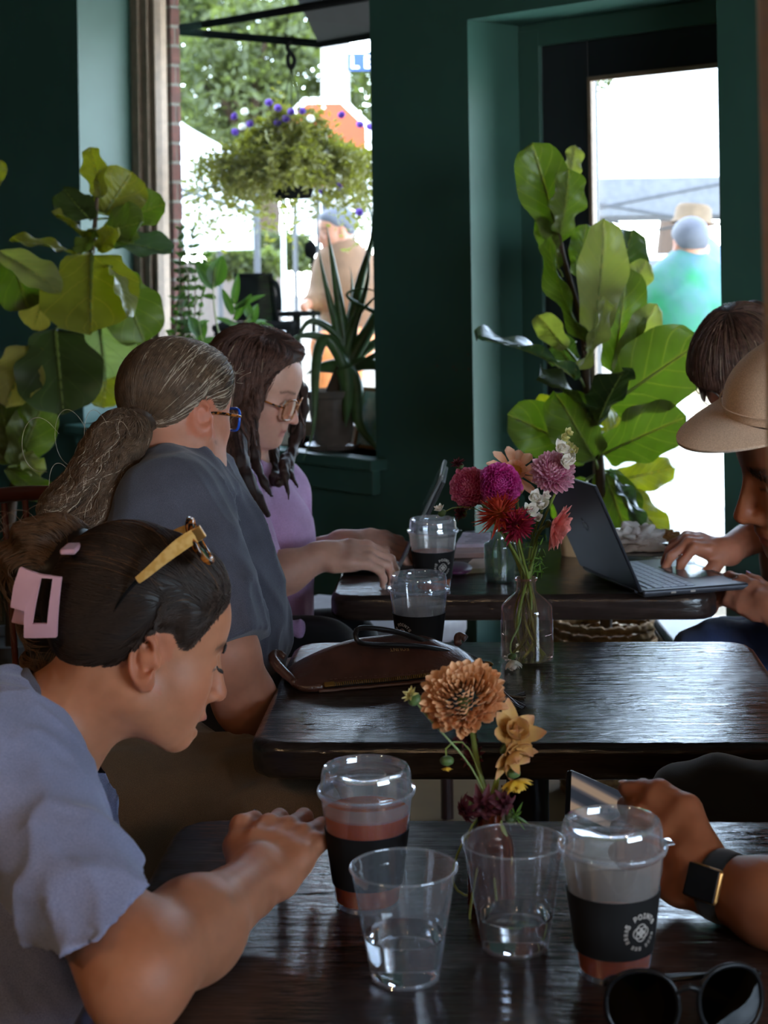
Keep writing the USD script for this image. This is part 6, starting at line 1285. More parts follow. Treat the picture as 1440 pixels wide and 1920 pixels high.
def pink_vase():
    rng = np.random.default_rng(71); c = PZ(989, 1240, TZ); D = 2.73
    t = thing('bottle_vase', 'pink glass bottle on the middle table holding the bright mixed bouquet', 'vase', c); at = lambda m: moved(m, None, c)
    obj('bottle', at(lathe([(0, .003), (.036, .003), (.0405, .006), (.0415, .010), (.0415, .080), (.0395, .090), (.030, .100), (.0195, .108), (.0155, .113), (.0150, .128), (.0175, .1295), (.0178, .133), (.0160, .134)], 64)), 'pink_glass', t, smooth=40)
    obj('lip', at(lathe([(.0168 + .0014*math.cos(a), .1318 + .0018*math.sin(a)) for a in np.linspace(0, 2*math.pi, 9)[:-1]], 48, closed=True)), 'pink_glass', t, smooth=True)
    obj('water', at(lathe([(0, .006), (.037, .006), (.0400, .012), (.0400, .045), (.0385, .0462), (0, .0455)], 48)), 'vase_water', t, smooth=40)
    mouth = c + UP*.131
    def S(*q, k=None):
        a = rng.uniform(0, 6.28); return [A(x) for x in q] + [mouth + .007*C2W(math.cos(a), math.sin(a)), c + C2W(-.028*math.cos(a), -.028*math.sin(a), .012)]
    flower('dahlia', 'round pink dahlia at the left of the bouquet', P(881, 914, 2.74), C2W(-.45, -.75, .35), ball_dahlia(.033, rng, 210), 'p_pink', S(P(925, 975, 2.74), P(968, 1050, 2.735)), core=.022)
    flower('dahlia', 'round magenta dahlia in the middle of the bouquet', P(938, 908, 2.70), C2W(.05, -.9, .35), ball_dahlia(.034, rng, 220), 'p_magenta', S(P(955, 975, 2.72), P(976, 1050, 2.73)), core=.023)
    flower('zinnia', 'open peach daisy-like zinnia behind the magenta dahlia', P(966, 886, 2.76), C2W(.15, -.62, .75), layered(.047, rng, 2, 13, .38, .05, .35, curl=.05, ptip=2.3), 'p_peach', S(P(972, 960, 2.76), P(982, 1050, 2.74)), disc=.0125)
    flower('dahlia', 'pale pink dahlia with magenta heart at the right of the bouquet', P(1037, 886, 2.72), C2W(.12, -.62, .7), ball_dahlia(.036, rng, 210, .2, .52), 'p_palepink', S(P(1015, 960, 2.73), P(992, 1050, 2.73)), core=.020)
    flower('cactus_dahlia', 'spiky red-orange dahlia low at the left of the bouquet', P(938, 966, 2.67), C2W(-.25, -.25, .9), layered(.046, rng, 7, 19, .15, -.3, 1.15, curl=.15, ptip=.6), 'p_redorange', S(P(950, 1010, 2.69), P(975, 1055, 2.72)), sr=.0026)
    flower('dahlia', 'dark red dahlia below the spiky orange one', P(968, 984, 2.655), C2W(.05, -.92, .05), layered(.030, rng, 7, 16, .2, -.15, 1.25), 'p_darkred', S(P(976, 1030, 2.68)), disc=.005, sr=.0022)
    flower('zinnia', 'coral pink flower seen from the side, facing right', P(1034, 985, 2.69), C2W(.80, -.25, -.30), layered(.040, rng, 5, 18, .40, .25, 1.15, curl=.1, ptip=1.8), 'p_coral', S(P(1010, 1000, 2.70), P(995, 1060, 2.72)), sr=.0026)
    flower('scabious', 'small brownish pink seed head above the pink dahlia', P(859, 870, 2.75), C2W(-.4, -.4, .7), layered(.013, rng, 3, 9, .35, .2, 1.3), 'p_maroon', S(P(905, 930, 2.76), P(970, 1040, 2.74)), sr=.0009)
    flower('scabious', 'small maroon flower low at the far left of the bouquet', P(864, 962, 2.73), C2W(-.6, -.5, .3), layered(.014, rng, 3, 10, .3, .1, 1.2), 'p_maroon', S(P(890, 945, 2.73), P(965, 1040, 2.73)), sr=.0009)
    flower('snapdragon', 'single white floret sticking out at the far left of the bouquet', P(826, 957, 2.72), C2W(-.4, -.5, .8), layered(.013, rng, 3, 5, .55, .5, 1.2), 'p_white', S(P(850, 952, 2.72), P(905, 960, 2.73), P(970, 1045, 2.73)), sr=.0009)
    for (pxs, lab, topb) in (([(1058, 868), (1072, 860), (1050, 842), (1068, 838), (1056, 822), (1078, 846), (1064, 812)], 'white snapdragon spire with green buds at the top right of the bouquet', (1064, 808)), ([(1000, 935), (1018, 948), (992, 958), (1010, 972), (1022, 930), (988, 986)], 'white snapdragon spike in the centre of the bouquet', (1012, 925))):
        o = P(*pxs[0], 2.71); t = thing('snapdragon', lab, 'flower', o)
        for k, (px, py) in enumerate(pxs):
            q = P(px, py, 2.70 + .01*(k % 2)); r = .0175 if k < 3 else .0105; m, uv = bloom(q, C2W(.3*(-1)**k, -.6, .4), layered(r, rng, 3, 5, .75, .2, 1.3, curl=.6)); obj('floret', m, 'p_white' if k < 3 or px < 1030 else 'p_cream', t, smooth=True, uv=uv)
        s = spline([P(*topb, 2.715), P(pxs[0][0] - 6, pxs[0][1] + 30, 2.72), P(1000, 1030, 2.73), mouth + RV*.006, c + C2W(.01, .02, .012)], 20); obj('stem', tube(s, .002, 7), 'stem_green', t, smooth=True)
    flower('ranunculus', 'drooping cream bud hanging low in front of the pink bottle', P(961, 1238, 2.64), C2W(.1, -.3, -1), layered(.019, rng, 4, 9, .65, .0, 1.3, curl=.7), 'p_white', [P(958, 1205, 2.64), P(970, 1180, 2.66), P(980, 1120, 2.70), mouth, mouth - UP*.04], sr=.0014, stem_m='stem_pale')
    t = thing('foliage_sprig', 'feathery green foliage among the bouquet stems', 'foliage', P(1000, 1050, 2.71)); ps = []
    for k in range(46):
        q = P(rng.uniform(985, 1022), rng.uniform(990, 1075), rng.uniform(2.68, 2.75)); mm, uv = bloom(q, C2W(*rng.normal(0, 1, 3)), [(rng.uniform(0, 6), .3, 0, (.014, .003, .2, .2), 0)]); ps.append((mm, uv))
    obj('leaves', trimesh.util.concatenate([p[0] for p in ps]), 'leaf_small', t, smooth=True, uv=np.concatenate([p[1] for p in ps]), kind='stuff')
    obj('stem', tube(spline([P(1004, 985, 2.71), P(1000, 1050, 2.715), mouth + UP*.002, c + UP*.012], 14), .0016, 6), 'stem_green', t)
pink_vase()
def green_vase():
    c = PZ(938, 1089, TZ); t = thing('glass_vase', 'short pressed green glass vase on the back table behind the bouquet', 'vase', c); n = 64
    prof = [(0, .004), (.024, .004), (.0275, .0), (.0285, .006), (.0300, .03), (.0315, .068), (.0310, .074), (.022, .079), (.0175, .084), (.0175, .096), (.0195, .098), (.0190, .100)]
    m = lathe(prof, n); v = np.array(m.vertices); a = np.arctan2(v[:, 1], v[:, 0]); w = (v[:, 2] > .004) & (v[:, 2] < .072); lowr = np.clip((.022 - v[:, 2])/.01, 0, 1)
    v[:, :2] *= (1 + w*(.03*np.cos(a*16)*lowr + .012*np.cos(a*8)*np.cos(v[:, 2]*160)*(1 - lowr)))[:, None]; obj('glass', moved(trimesh.Trimesh(v, m.faces, process=False), None, c), 'green_glass', t, smooth=True)
    obj('base', moved(lathe([(0, .001), (.026, .001), (.0275, .004), (.0285, .012), (0, .010)], 48), None, c), 'green_glass', t, smooth=40); obj('water', moved(lathe([(0, .012), (.026, .012), (.0285, .05), (0, .05)], 40), None, c), 'vase_water', t, smooth=40)
    rng = np.random.default_rng(9)
    for k in range(4):
        t2 = thing('flower_stem', ('leftmost','second','third','rightmost')[k] + ' green stem, counted from the left, in the short green glass vase', 'stem', c, group='stems in the green glass vase'); a = k*1.5
        obj('stem', tube(spline([c + C2W(.012*math.cos(a), .012*math.sin(a), .014), c + C2W(.004*math.cos(a), .004, .09), c + C2W(-.014*math.cos(a), .0, .118)], 10), .0018, 6), 'stem_green', t2)
green_vase()
# ------------------------------------------------------------------ house plants
leafmat('fig_leaf', (54, 72, 18), (112, 112, 44), (92, 100, 44), trans=.30); leafmat('fig_dark', (32, 46, 20), (78, 80, 38), (52, 62, 30), trans=.18); leafmat('fig_yellow', (96, 96, 20), (144, 124, 48), (112, 108, 42), trans=.32)
leafmat('fig_pale', (116, 120, 66), (140, 128, 74), (122, 122, 72), trans=.25); leafmat('fig_tan', (118, 104, 58), (150, 128, 76), (120, 106, 66), trans=.25); leafmat('fig_blue', (46, 66, 52), (84, 98, 76), (66, 80, 56), trans=.18, rough=.25)
simple('bark', (70, 52, 38), .85, bump=.5, bscale=80); simple('petiole', (104, 116, 52), .5)
def fig_leaf(t, b, tip, w, nrm, m, curl=.15, fold=.18, wave=.012, seed=0, petiole=None):
    """Lyre-shaped leaf blade from b to tip, w wide, its upper face towards nrm, folded along the midrib and wavy at the edge."""
    b, tip = A(b), A(tip); L = np.linalg.norm(tip - b); a = unit(tip - b); n = unit(A(nrm) - a*np.dot(a, nrm)); s = np.cross(n, a); nu, nv = 11, 20; rng = np.random.default_rng(seed); ph = rng.uniform(0, 6, 3)
    v_ = np.linspace(0, 1, nv); u_ = np.linspace(-1, 1, nu); U_, V_ = np.meshgrid(u_, v_)
    half = .5*w*(np.clip(V_, 0, 1)**.42*np.clip(1 - V_, 0, 1)**.36*1.62)*(1 - .24*np.exp(-((V_ - .26)/.14)**2)); half = half*(1 + .022*np.sin(V_*17 + ph[0]))
    z = fold*np.abs(U_)*half - curl*L*(V_ - .35)**2*np.sign(curl + 1e-9)*1.0 + wave*np.sin(V_*15 + ph[1] + 1.5*np.sign(U_))*np.abs(U_)**2 + .0035*np.cos((V_ - .22*np.abs(U_))*8*2*math.pi)*(1 - np.abs(U_)) - .0030*np.exp(-(U_/.12)**2)
    pts = b + (V_*L)[..., None]*a + (U_*half)[..., None]*s + z[..., None]*n
    i, j = np.meshgrid(np.arange(nv - 1), np.arange(nu - 1), indexing='ij'); k = (i*nu + j).ravel()
    f = np.vstack([np.column_stack([k, k + 1, k + nu + 1]), np.column_stack([k, k + nu + 1, k + nu])])
    lf = obj('leaf', (pts.reshape(-1, 3), f), m, t, smooth=True, uv=np.stack([(U_ + 1)/2*.9 + .05, V_*(L/max(w, .02))*.45], -1).reshape(-1, 2))
    rib = spline([b + a*L*q + n*(float(-curl*L*(q - .35)**2) - .0034) for q in np.linspace(0, .93, 7)], 14); obj('midrib', tube(rib, np.linspace(.0032, .0010, 14)*(w/.12 + .3)*.8, 6), 'petiole', lf)
    if petiole is not None: obj('petiole', tube(spline([A(petiole), (A(petiole) + b)/2 + UP*.004, b], 8), .0035, 6), 'petiole', t, smooth=True)
def px_leaf(t, bx_, by_, tx, ty, w, D, dD, nr, m, curl=.12, fold=.2, seed=0, pet=None, wave=.012):
    b, tip = P(bx_, by_, D), P(tx, ty, D + dD); fig_leaf(t, b, tip, w/FPX*(D + dD*.5), C2W(*nr), m, curl, fold, wave, seed, None if pet is None else P(*pet))
def right_fig():
    D = 4.42; c = PZ(1135, 1400, 0); c = A([*P(1133, 1170, D)[:2], 0]); t = thing('fiddle_leaf_fig', 'tall fiddle-leaf fig in front of the glass door', 'plant', c)
    tr = spline([A([c[0], c[1], .36]), P(1134, 1100, D), P(1126, 960, D), P(1122, 850, D), P(1102, 750, D), P(1096, 640, D - .02), P(1072, 540, D), P(1048, 440, D), P(1045, 380, D)], 40); obj('trunk', tube(tr, np.linspace(.017, .006, 40), 10), 'bark', t, smooth=True)
    L = [  # base, tip, width in pixels, depth offset, tip depth, facing (right, forward, up), look
        (1052, 455, 998, 268, 112, 0, -.03, (-.15, -.9, .4), 'fig_leaf', (1050, 470, D)), (1052, 440, 1072, 320, 78, -.05, -.06, (.35, -.9, .1), 'fig_leaf', None), (1064, 350, 1082, 272, 40, .04, 0, (.3, -.9, .2), 'fig_pale', (1050, 420, D)),
        (1048, 505, 1012, 405, 46, .0, .0, (-.3, -.9, .3), 'fig_leaf', (1055, 520, D)), (1082, 520, 1102, 420, 60, .12, 0, (.1, -1, .1), 'fig_leaf', None), (1112, 640, 1140, 418, 104, -.02, -.1, (.15, -1, .05), 'fig_pale', (1098, 660, D)),
        (1150, 560, 1188, 430, 92, .10, .05, (.3, -.9, .3), 'fig_dark', (1110, 620, D)), (1150, 700, 1178, 502, 100, .02, -.03, (.1, -1, .1), 'fig_leaf', (1108, 740, D)), (1100, 650, 1008, 462, 74, -.05, -.12, (-.75, -.5, .3), 'fig_leaf', (1098, 670, D)),
        (1172, 560, 1214, 488, 56, .06, 0, (.2, -1, .1), 'fig_pale', (1120, 640, D)), (1082, 700, 906, 612, 112, -.05, -.28, (-.1, -.45, .95), 'fig_blue', (1100, 735, D)), (1086, 700, 1148, 572, 52, -.1, -.12, (.55, -.75, .2), 'fig_pale', None),
        (1152, 702, 1234, 570, 70, .0, .0, (.3, -1, .1), 'fig_pale', (1112, 760, D)), (1140, 762, 1312, 640, 158, -.04, -.14, (.15, -.9, .35), 'fig_leaf', (1108, 775, D)), (1122, 792, 1028, 690, 118, -.08, -.18, (-.2, -.6, .75), 'fig_dark', (1112, 812, D)),
        (1118, 790, 1166, 690, 96, -.1, -.14, (.2, -.6, .7), 'fig_dark', None), (1108, 852, 955, 778, 112, .0, -.05, (-.2, -.95, .2), 'fig_leaf', (1122, 875, D)), (1116, 862, 1046, 742, 112, -.05, -.08, (-.1, -.95, .2), 'fig_leaf', (1122, 885, D)),
        (1128, 852, 1284, 780, 116, -.05, -.12, (.1, -.9, .4), 'fig_leaf', (1120, 865, D)), (1128, 842, 1176, 752, 60, .1, .1, (.1, -1, .1), 'fig_yellow', None), (1146, 902, 1268, 878, 66, .05, .03, (.1, -1, .05), 'fig_yellow', (1126, 920, D)),
        (1132, 880, 1172, 990, 104, .02, -.05, (.1, -1, .1), 'fig_leaf', (1124, 870, D)), (1150, 900, 1258, 1010, 66, .02, -.05, (.4, -.7, .5), 'fig_yellow', (1128, 885, D)), (1142, 880, 1212, 985, 44, -.06, -.12, (.5, -.5, .6), 'fig_blue', None),
        (1062, 655, 1008, 590, 54, .12, .05, (-.3, -.9, .3), 'fig_pale', (1090, 690, D)), (1076, 690, 1040, 640, 70, .10, .1, (-.2, -1, .2), 'fig_dark', None), (1100, 900, 1040, 985, 70, .1, .05, (-.3, -.9, .2), 'fig_leaf', (1124, 890, D)), (1120, 930, 1190, 900, 60, .08, .1, (.1, -1, .3), 'fig_dark', None), (1134, 560, 1160, 420, 70, .14, .1, (0, -1, .1), 'fig_leaf', None), (1060, 800, 1000, 750, 60, .1, .1, (-.2, -1, .1), 'fig_yellow', None)]
    for k, (a, b, c_, d, w, dz, dt, n, m, pet) in enumerate(L): px_leaf(t, a, b, c_, d, w, D + dz, dt, n, m, .10 + .08*(k % 3), .22, 100 + k, pet)
    # woven rope basket, coil by coil, and soil
    bk = thing('rope_basket', 'woven natural rope basket holding the tall fiddle-leaf fig', 'basket', c); R0 = .128
    for k in range(20):
        z = .012 + k*.0225; r = R0*(.86 + .14*math.sin(min(1, k/9)*math.pi/2)); a = np.linspace(0, 2*math.pi, 97)
        lump = .0105 + .0022*np.sin(a*34 + k*math.pi); pts = np.column_stack([c[0] + r*np.cos(a), c[1] + r*np.sin(a), z + .002*np.sin(a*17 + k)]); obj('coil', tube(pts, lump, 7, caps=False), 'rope', bk, smooth=True)
    obj('bottom', moved(lathe([(0, .004), (R0*.85, .004), (R0*.85, .012), (0, .012)], 40), None, c), 'rope', bk)
    obj('soil', moved(lathe([(0, .36), (R0 - .02, .35), (R0 - .022, .33), (0, .33)], 32), None, c), 'soil', t, smooth=True)
simple('rope', (150, 112, 68), .9, vary=.35, scale=60, bump=.6, bscale=300); simple('soil', (44, 32, 24), .95, bump=.5)
right_fig()
def left_fig():
    D = 4.85; c = A([*P(20, 1100, D)[:2], 0]); t = thing('fiddle_leaf_fig', 'yellowing fiddle-leaf fig in the corner at the far left', 'plant', c)
    tr = spline([A([c[0], c[1], .30]), P(18, 1050, D), P(28, 905, D), P(60, 800, D), P(105, 690, D), P(150, 590, D), P(172, 480, D), P(178, 420, D), P(182, 370, D)], 36); obj('trunk', tube(tr, np.linspace(.018, .006, 36), 10), 'bark', t, smooth=True)
    L = [(190, 372, 168, 276, 40, 0, 0, (-.4, -.8, .2), 'fig_yellow'), (168, 412, 118, 358, 58, 0, -.1, (-.3, -.9, .1), 'fig_dark'), (196, 402, 248, 322, 80, .02, 0, (.3, -.9, .2), 'fig_yellow'), (226, 412, 310, 380, 66, .05, 0, (.2, -.7, .6), 'fig_leaf'), (172, 456, 110, 398, 66, -.05, -.12, (-.4, -.7, .5), 'fig_yellow'),
         (188, 442, 262, 412, 76, -.02, -.06, (.2, -.7, .5), 'fig_leaf'), (192, 446, 324, 470, 70, .0, -.05, (.1, -.5, .9), 'fig_blue'), (172, 474, 168, 616, 172, -.05, -.22, (.0, -.9, .55), 'fig_yellow'), (218, 512, 272, 640, 104, .02, -.05, (.2, -.95, .1), 'fig_leaf'), (186, 600, 198, 712, 124, .02, -.06, (.05, -.95, .3), 'fig_variegated'),
         (146, 474, 20, 442, 58, -.03, -.1, (-.1, -.4, .9), 'fig_yellow'), (-6, 466, 112, 538, 66, -.1, -.1, (.3, -.7, .6), 'fig_pale'), (20, 478, 52, 580, 96, -.02, 0, (-.2, -.95, .1), 'fig_leaf'), (88, 540, 58, 618, 66, .0, 0, (-.3, -.9, .2), 'fig_tan'), (104, 616, 118, 768, 150, -.03, -.15, (.1, -.9, .45), 'fig_dark'), (58, 646, 8, 760, 110, -.05, -.1, (-.2, -.9, .4), 'fig_tan'),
         (30, 880, 82, 755, 84, -.03, 0, (.3, -.9, .2), 'fig_leaf'), (28, 872, -6, 750, 90, -.02, 0, (-.3, -.9, .3), 'fig_leaf'), (44, 848, 76, 892, 40, -.05, -.05, (.3, -.8, .5), 'fig_pale'), (14, 876, 98, 940, 52, -.08, -.1, (.4, -.7, .5), 'fig_leaf'), (200, 690, 194, 766, 54, .0, 0, (.1, -1, .1), 'fig_yellow'), (-12, 352, 2, 300, 30, 0, 0, (.2, -1, .1), 'fig_yellow'), (182, 470, 214, 430, 40, -.1, -.1, (.3, -.8, .3), 'fig_yellow'), (210, 500, 250, 580, 46, -.12, -.2, (.7, -.5, .4), 'fig_pale'), (60, 700, 30, 860, 96, .04, 0, (-.1, -1, .2), 'fig_dark'), (178, 430, 150, 470, 44, -.08, -.12, (-.3, -.8, .4), 'fig_leaf'), (186, 400, 214, 350, 60, .08, 0, (.1, -1, .1), 'fig_dark'), (196, 440, 250, 452, 56, -.02, -.1, (.2, -.6, .8), 'fig_leaf'), (70, 660, 130, 690, 80, .06, .02, (.2, -.9, .3), 'fig_tan')]
    for k, (a, b, c_, d, w, dz, dt, n, m) in enumerate(L): px_leaf(t, a, b, c_, d, w*(1.42 if k < 7 else 1.18), D + dz, dt, n, m, .08 + .08*(k % 3), .16, 200 + k, None if k in (11, 12, 21, 22) else tuple([*np.interp(b, [370, 480, 690, 905], [182, 172, 105, 28])[None], min(max(b, 370), 900), D]), wave=.009)
    obj('pot', moved(lathe([(0, 0), (.12, 0), (.15, .30), (.158, .30), (.158, .33), (.142, .33), (.140, .30), (0, .29)], 40), None, c), 'pot_dark', t, smooth=40)
leafmat('fig_variegated', (150, 166, 128), (96, 118, 72), (120, 136, 96), trans=.2); simple('pot_dark', (48, 44, 42), .5)
left_fig()
# ---- on the window sill
simple('glaze', (96, 84, 76), .22, vary=.35, scale=14); simple('aloe_green', (66, 92, 50), .38, vary=.2, scale=30); simple('shrub_green', (58, 74, 34), .5, vary=.3, scale=60); simple('twig', (74, 62, 46), .8)
leafmat('succulent', (52, 78, 36), (90, 110, 60), (70, 92, 46), trans=.2)
def aloe():
    c = on_wall(624, 822, .07); c[2] = Z_SILL; Dp = float((c - CAM) @ FV); t = thing('aloe_plant', 'large aloe with long arching leaves on the window sill', 'plant', c); s = Dp/FPX
    p = thing('ceramic_pot', 'glazed brown ceramic pot and saucer under the aloe', 'pot', c); obj('pot', moved(lathe([(0, .012), (.052, .012), (.060, .02), (.074, .11), (.080, .165), (.086, .17), (.087, .19), (.080, .192), (.076, .175), (0, .17)], 48), None, c), 'glaze', p, smooth=40); obj('saucer', moved(lathe([(0, 0), (.080, 0), (.092, .016), (.088, .017), (.078, .006), (0, .006)], 48), None, c), 'glaze', p, smooth=40)
    q = lambda x, y, d=0: P(x, y, Dp + d); base = q(648, 690); 
    S = [([(648, 690), (640, 600), (625, 500), (612, 420)], 22, 0), ([(646, 690), (630, 610), (612, 540), (596, 452)], 16, -.02), ([(652, 690), (662, 600), (680, 510), (698, 445), (684, 374)], 22, .03), ([(650, 690), (668, 600), (690, 520), (688, 465)], 16, -.03), ([(654, 690), (690, 620), (716, 560), (722, 500)], 26, .02), ([(650, 680), (655, 590), (660, 540), (656, 500)], 14, .05),
         ([(645, 665), (612, 612), (578, 604), (560, 635), (548, 662)], 17, -.05), ([(645, 670), (600, 632), (556, 632), (532, 648)], 20, -.06), ([(642, 690), (604, 640), (592, 690), (590, 780), (568, 862)], 20, -.10), ([(650, 680), (652, 720), (650, 770), (648, 802)], 30, -.08), ([(652, 670), (668, 720), (672, 790), (704, 836), (738, 880)], 22, -.10), ([(655, 690), (690, 682), (720, 690), (750, 705)], 26, .0), ([(655, 670), (690, 652), (722, 628), (740, 600)], 22, .04), ([(655, 660), (680, 580), (700, 560), (712, 545)], 14, -.05), ([(646, 690), (600, 690), (575, 702)], 26, .04), ([(654, 668), (672, 570), (650, 552), (690, 542), (712, 580)], 9, -.09)]
    for k, (pts, w, d) in enumerate(S):
        P3 = [base + (q(*pts[0]) - base)*.0 + C2W(0, d*.3, 0)] + [q(x, y, d*(i + 1)/len(pts)*2) for i, (x, y) in enumerate(pts[1:])]; sp = spline(P3, 22); r = w*s*.62*np.clip(1 - np.linspace(0, 1, 22)**1.5, .04, 1)
        obj('leaf', tube(sp, r, 9), 'aloe_green', t, smooth=True)
    obj('stem', tube([c + UP*.165, base - UP*.0, base + UP*.02], [.030, .032, .012], 12), 'bark', t, smooth=True)
aloe()
def sill_plant(name, label, cx, cy, n_in, stems, leaf_m, pot_r=.05, pot_h=.09, pot_m='glaze'):
    c = on_wall(cx, cy, n_in); c[2] = Z_SILL; Dp = float((c - CAM) @ FV); t = thing(name, label, 'plant', c); rng = np.random.default_rng(cx)
    obj('pot', moved(lathe([(0, 0), (pot_r*.8, 0), (pot_r, pot_h), (pot_r*.94, pot_h), (pot_r*.92, pot_h - .012), (0, pot_h - .012)], 36), None, c), pot_m, t, smooth=40)
    for pts, leaves in stems:
        sp = spline([c + UP*(pot_h - .01)] + [P(x, y, Dp + .01*rng.normal()) for x, y in pts], 20); obj('stem', tube(sp, np.linspace(.0045, .0018, 20), 6), 'twig' if leaves and leaves[0][3] < 12 else 'petiole', t, smooth=True)
        for x0, y0, ang, L, w in leaves:
            b = P(x0, y0, Dp + .01*rng.normal()); s = Dp/FPX; d = C2W(math.cos(math.radians(ang)), .3*rng.normal(), math.sin(math.radians(ang))); m, _, uv = petal(L*s, w*s, .15, -.2, .8, 7, 5); x = unit(d); z = unit(C2W(.2*rng.normal(), -.8, .5)); z = unit(z - x*np.dot(x, z))
            obj('leaf', (b + m @ np.stack([x, np.cross(z, x), z]), _pf), leaf_m, t, smooth=True, uv=uv)
_pf = petal(1, 1, n=7, wn=5)[1]
rng = np.random.default_rng(12)
st1 = [([(405, 600), (400, 560), (404, 500)], [(402, 540, 120, 62, 34), (403, 535, 78, 58, 40), (404, 560, 160, 30, 14)]), ([(415, 640), (440, 590), (438, 560)], [(440, 600, 60, 60, 16), (438, 580, 30, 66, 14), (436, 590, 110, 56, 16), (440, 610, 150, 40, 12), (438, 570, 80, 60, 16)]), ([(440, 640), (462, 600), (470, 590)], [(468, 610, 70, 46, 20), (466, 618, 35, 50, 20), (470, 600, 105, 44, 18), (464, 625, 140, 40, 18), (472, 615, 10, 40, 18)]), ([(470, 650), (498, 640)], [(498, 648, 60, 34, 18), (500, 650, 20, 40, 16), (494, 648, 115, 36, 16)]), ([(380, 640), (372, 600)], [(372, 630, 110, 44, 26), (372, 640, 70, 40, 22), (374, 650, 30, 40, 20)])]
sill_plant('jade_plant', 'small leafy succulent with upright stems on the window sill', 424, 812, .08, st1, 'succulent')
def twiggy(x0, x1, ytop, n, sd):
    r = np.random.default_rng(sd); out = []
    for k in range(n):
        bx_ = r.uniform(x0, x1); top = ytop + r.uniform(0, 90); tx = bx_ + r.uniform(-20, 26); lv = []
        for y in np.arange(640, top, -16):
            f = (640 - y)/(640 - top); x = bx_ + (tx - bx_)*f; lv += [(x, y, r.uniform(20, 75), r.uniform(9, 26)*(1 - .4*f), r.uniform(5, 11)), (x, y, r.uniform(105, 165), r.uniform(9, 26)*(1 - .4*f), r.uniform(5, 11))]
        lv[0] = (lv[0][0], lv[0][1], lv[0][2], 10, lv[0][4]); out.append(([(bx_, 640), ((bx_ + tx)/2 + r.uniform(-6, 6), (640 + top)/2), (tx, top)], lv))
    return out
sill_plant('thyme_shrub', 'thin twiggy plant with tiny leaves at the left of the sill', 345, 800, .10, twiggy(322, 372, 420, 9, 5), 'succulent', .05, .08)
# framed picture leaning at the right of the sill, white cup at the left of the aloe
c = on_wall(690, 838, .13); c[2] = Z_SILL; t = thing('framed_picture', 'small wood-framed blue and green picture leaning on the window sill', 'picture', c)
X = WD; N_ = unit(WN*-1 + UP*.25); Z_ = unit(np.cross(X, N_)); Z_ = Z_ if Z_[2] > 0 else -Z_
simple('frame_wood', (132, 92, 58), .5)
for lo, hi in (((-.07, -.006, 0), (-.058, .008, .20)), ((.058, -.006, 0), (.07, .008, .20)), ((-.058, -.006, 0), (.058, .008, .012)), ((-.058, -.006, .188), (.058, .008, .20))): obj('frame_bar', fbox(c, X, N_, Z_, lo, hi, .002), 'frame_wood', t)
M['picture_print'] = mat('picture_print', {'co': ('texture_coordinate', {}), 'n': ('noise_texture', {'scale': 14., 'detail': 2.}), 'r': ('rgb_ramp', {'ramp': [(.35, lin(196, 202, 200)), (.5, lin(134, 170, 178)), (.6, lin(120, 158, 120)), (.7, lin(200, 196, 180))]}), 'p': ('principled_bsdf', {'roughness': .2})}, [('co.object', 'n.vector'), ('n.fac', 'r.fac'), ('r.color', 'p.base_color')])
obj('print', fbox(c, X, N_, Z_, (-.058, -.003, .012), (.058, .002, .188)), 'picture_print', t, smooth=False)
c = on_wall(541, 830, .05); c[2] = Z_SILL; t = thing('white_mug', 'white cup on the sill behind the aloe pot', 'cup', c); obj('cup', moved(lathe([(0, 0), (.026, 0), (.031, .004), (.035, .06), (.034, .06), (.029, .006), (0, .005)], 32), None, c), 'white_plastic', t, smooth=40)
# ------------------------------------------------------------------ chairs, bench and post
simple('chair_wood', (92, 42, 28), .3, vary=.25, scale=12); simple('chair_dark', (52, 30, 26), .3); simple('pale_bench', (150, 142, 146), .6)
def bench_chair(name, label, p0, p1, post, seat_z=.46, m='chair_wood'):
    """Chair: bentwood top rail p0-p1 with spindles down to a seat, four legs."""
    p0, p1 = A(p0), A(p1); ax = unit((p1 - p0)*A([1, 1, 0])); fw = unit(np.cross(ax, UP)); fw = fw if fw @ RV > 0 else -fw; w = np.linalg.norm((p1 - p0)[:2]); c = (p0 + p1)/2 + fw*.22
    t = thing(name, label, 'chair', (c[0], c[1], 0)); g = lambda p: A([p[0], p[1], 0.])
    obj('top_rail', tube(spline([p0, (p0 + p1)/2 - fw*.03 + UP*.01, p1], 16), .014, 10), m, t, smooth=True)
    for q in (0, 1): a = p0*(1 - q) + p1*q; obj('back_post', tube([a, g(a) + fw*.05 + UP*seat_z, g(a) - fw*.02], .014, 10), m, t, smooth=True)
    for q in np.linspace(.18, .82, 5): a = p0*(1 - q) + p1*q; obj('spindle', tube([a, g(a) + fw*.06 + UP*seat_z], .006, 8), m, t, smooth=True)
    s0 = g((p0 + p1)/2) + fw*.25 + UP*seat_z; obj('seat', fbox(s0, ax, fw, UP, (-w/2 - .01, -.21, -.03), (w/2 + .01, .21, 0), .012), m, t)
    for q in (0, 1): a = g(p0*(1 - q) + p1*q) + fw*.43; obj('front_leg', tube([a + UP*(seat_z - .02), a], .014, 10), m, t, smooth=True)
bench_chair('spindle_chair', 'reddish wooden chair with rounded top rail behind the greying woman', P(-120, 962, 2.95), P(128, 926, 3.12), None)
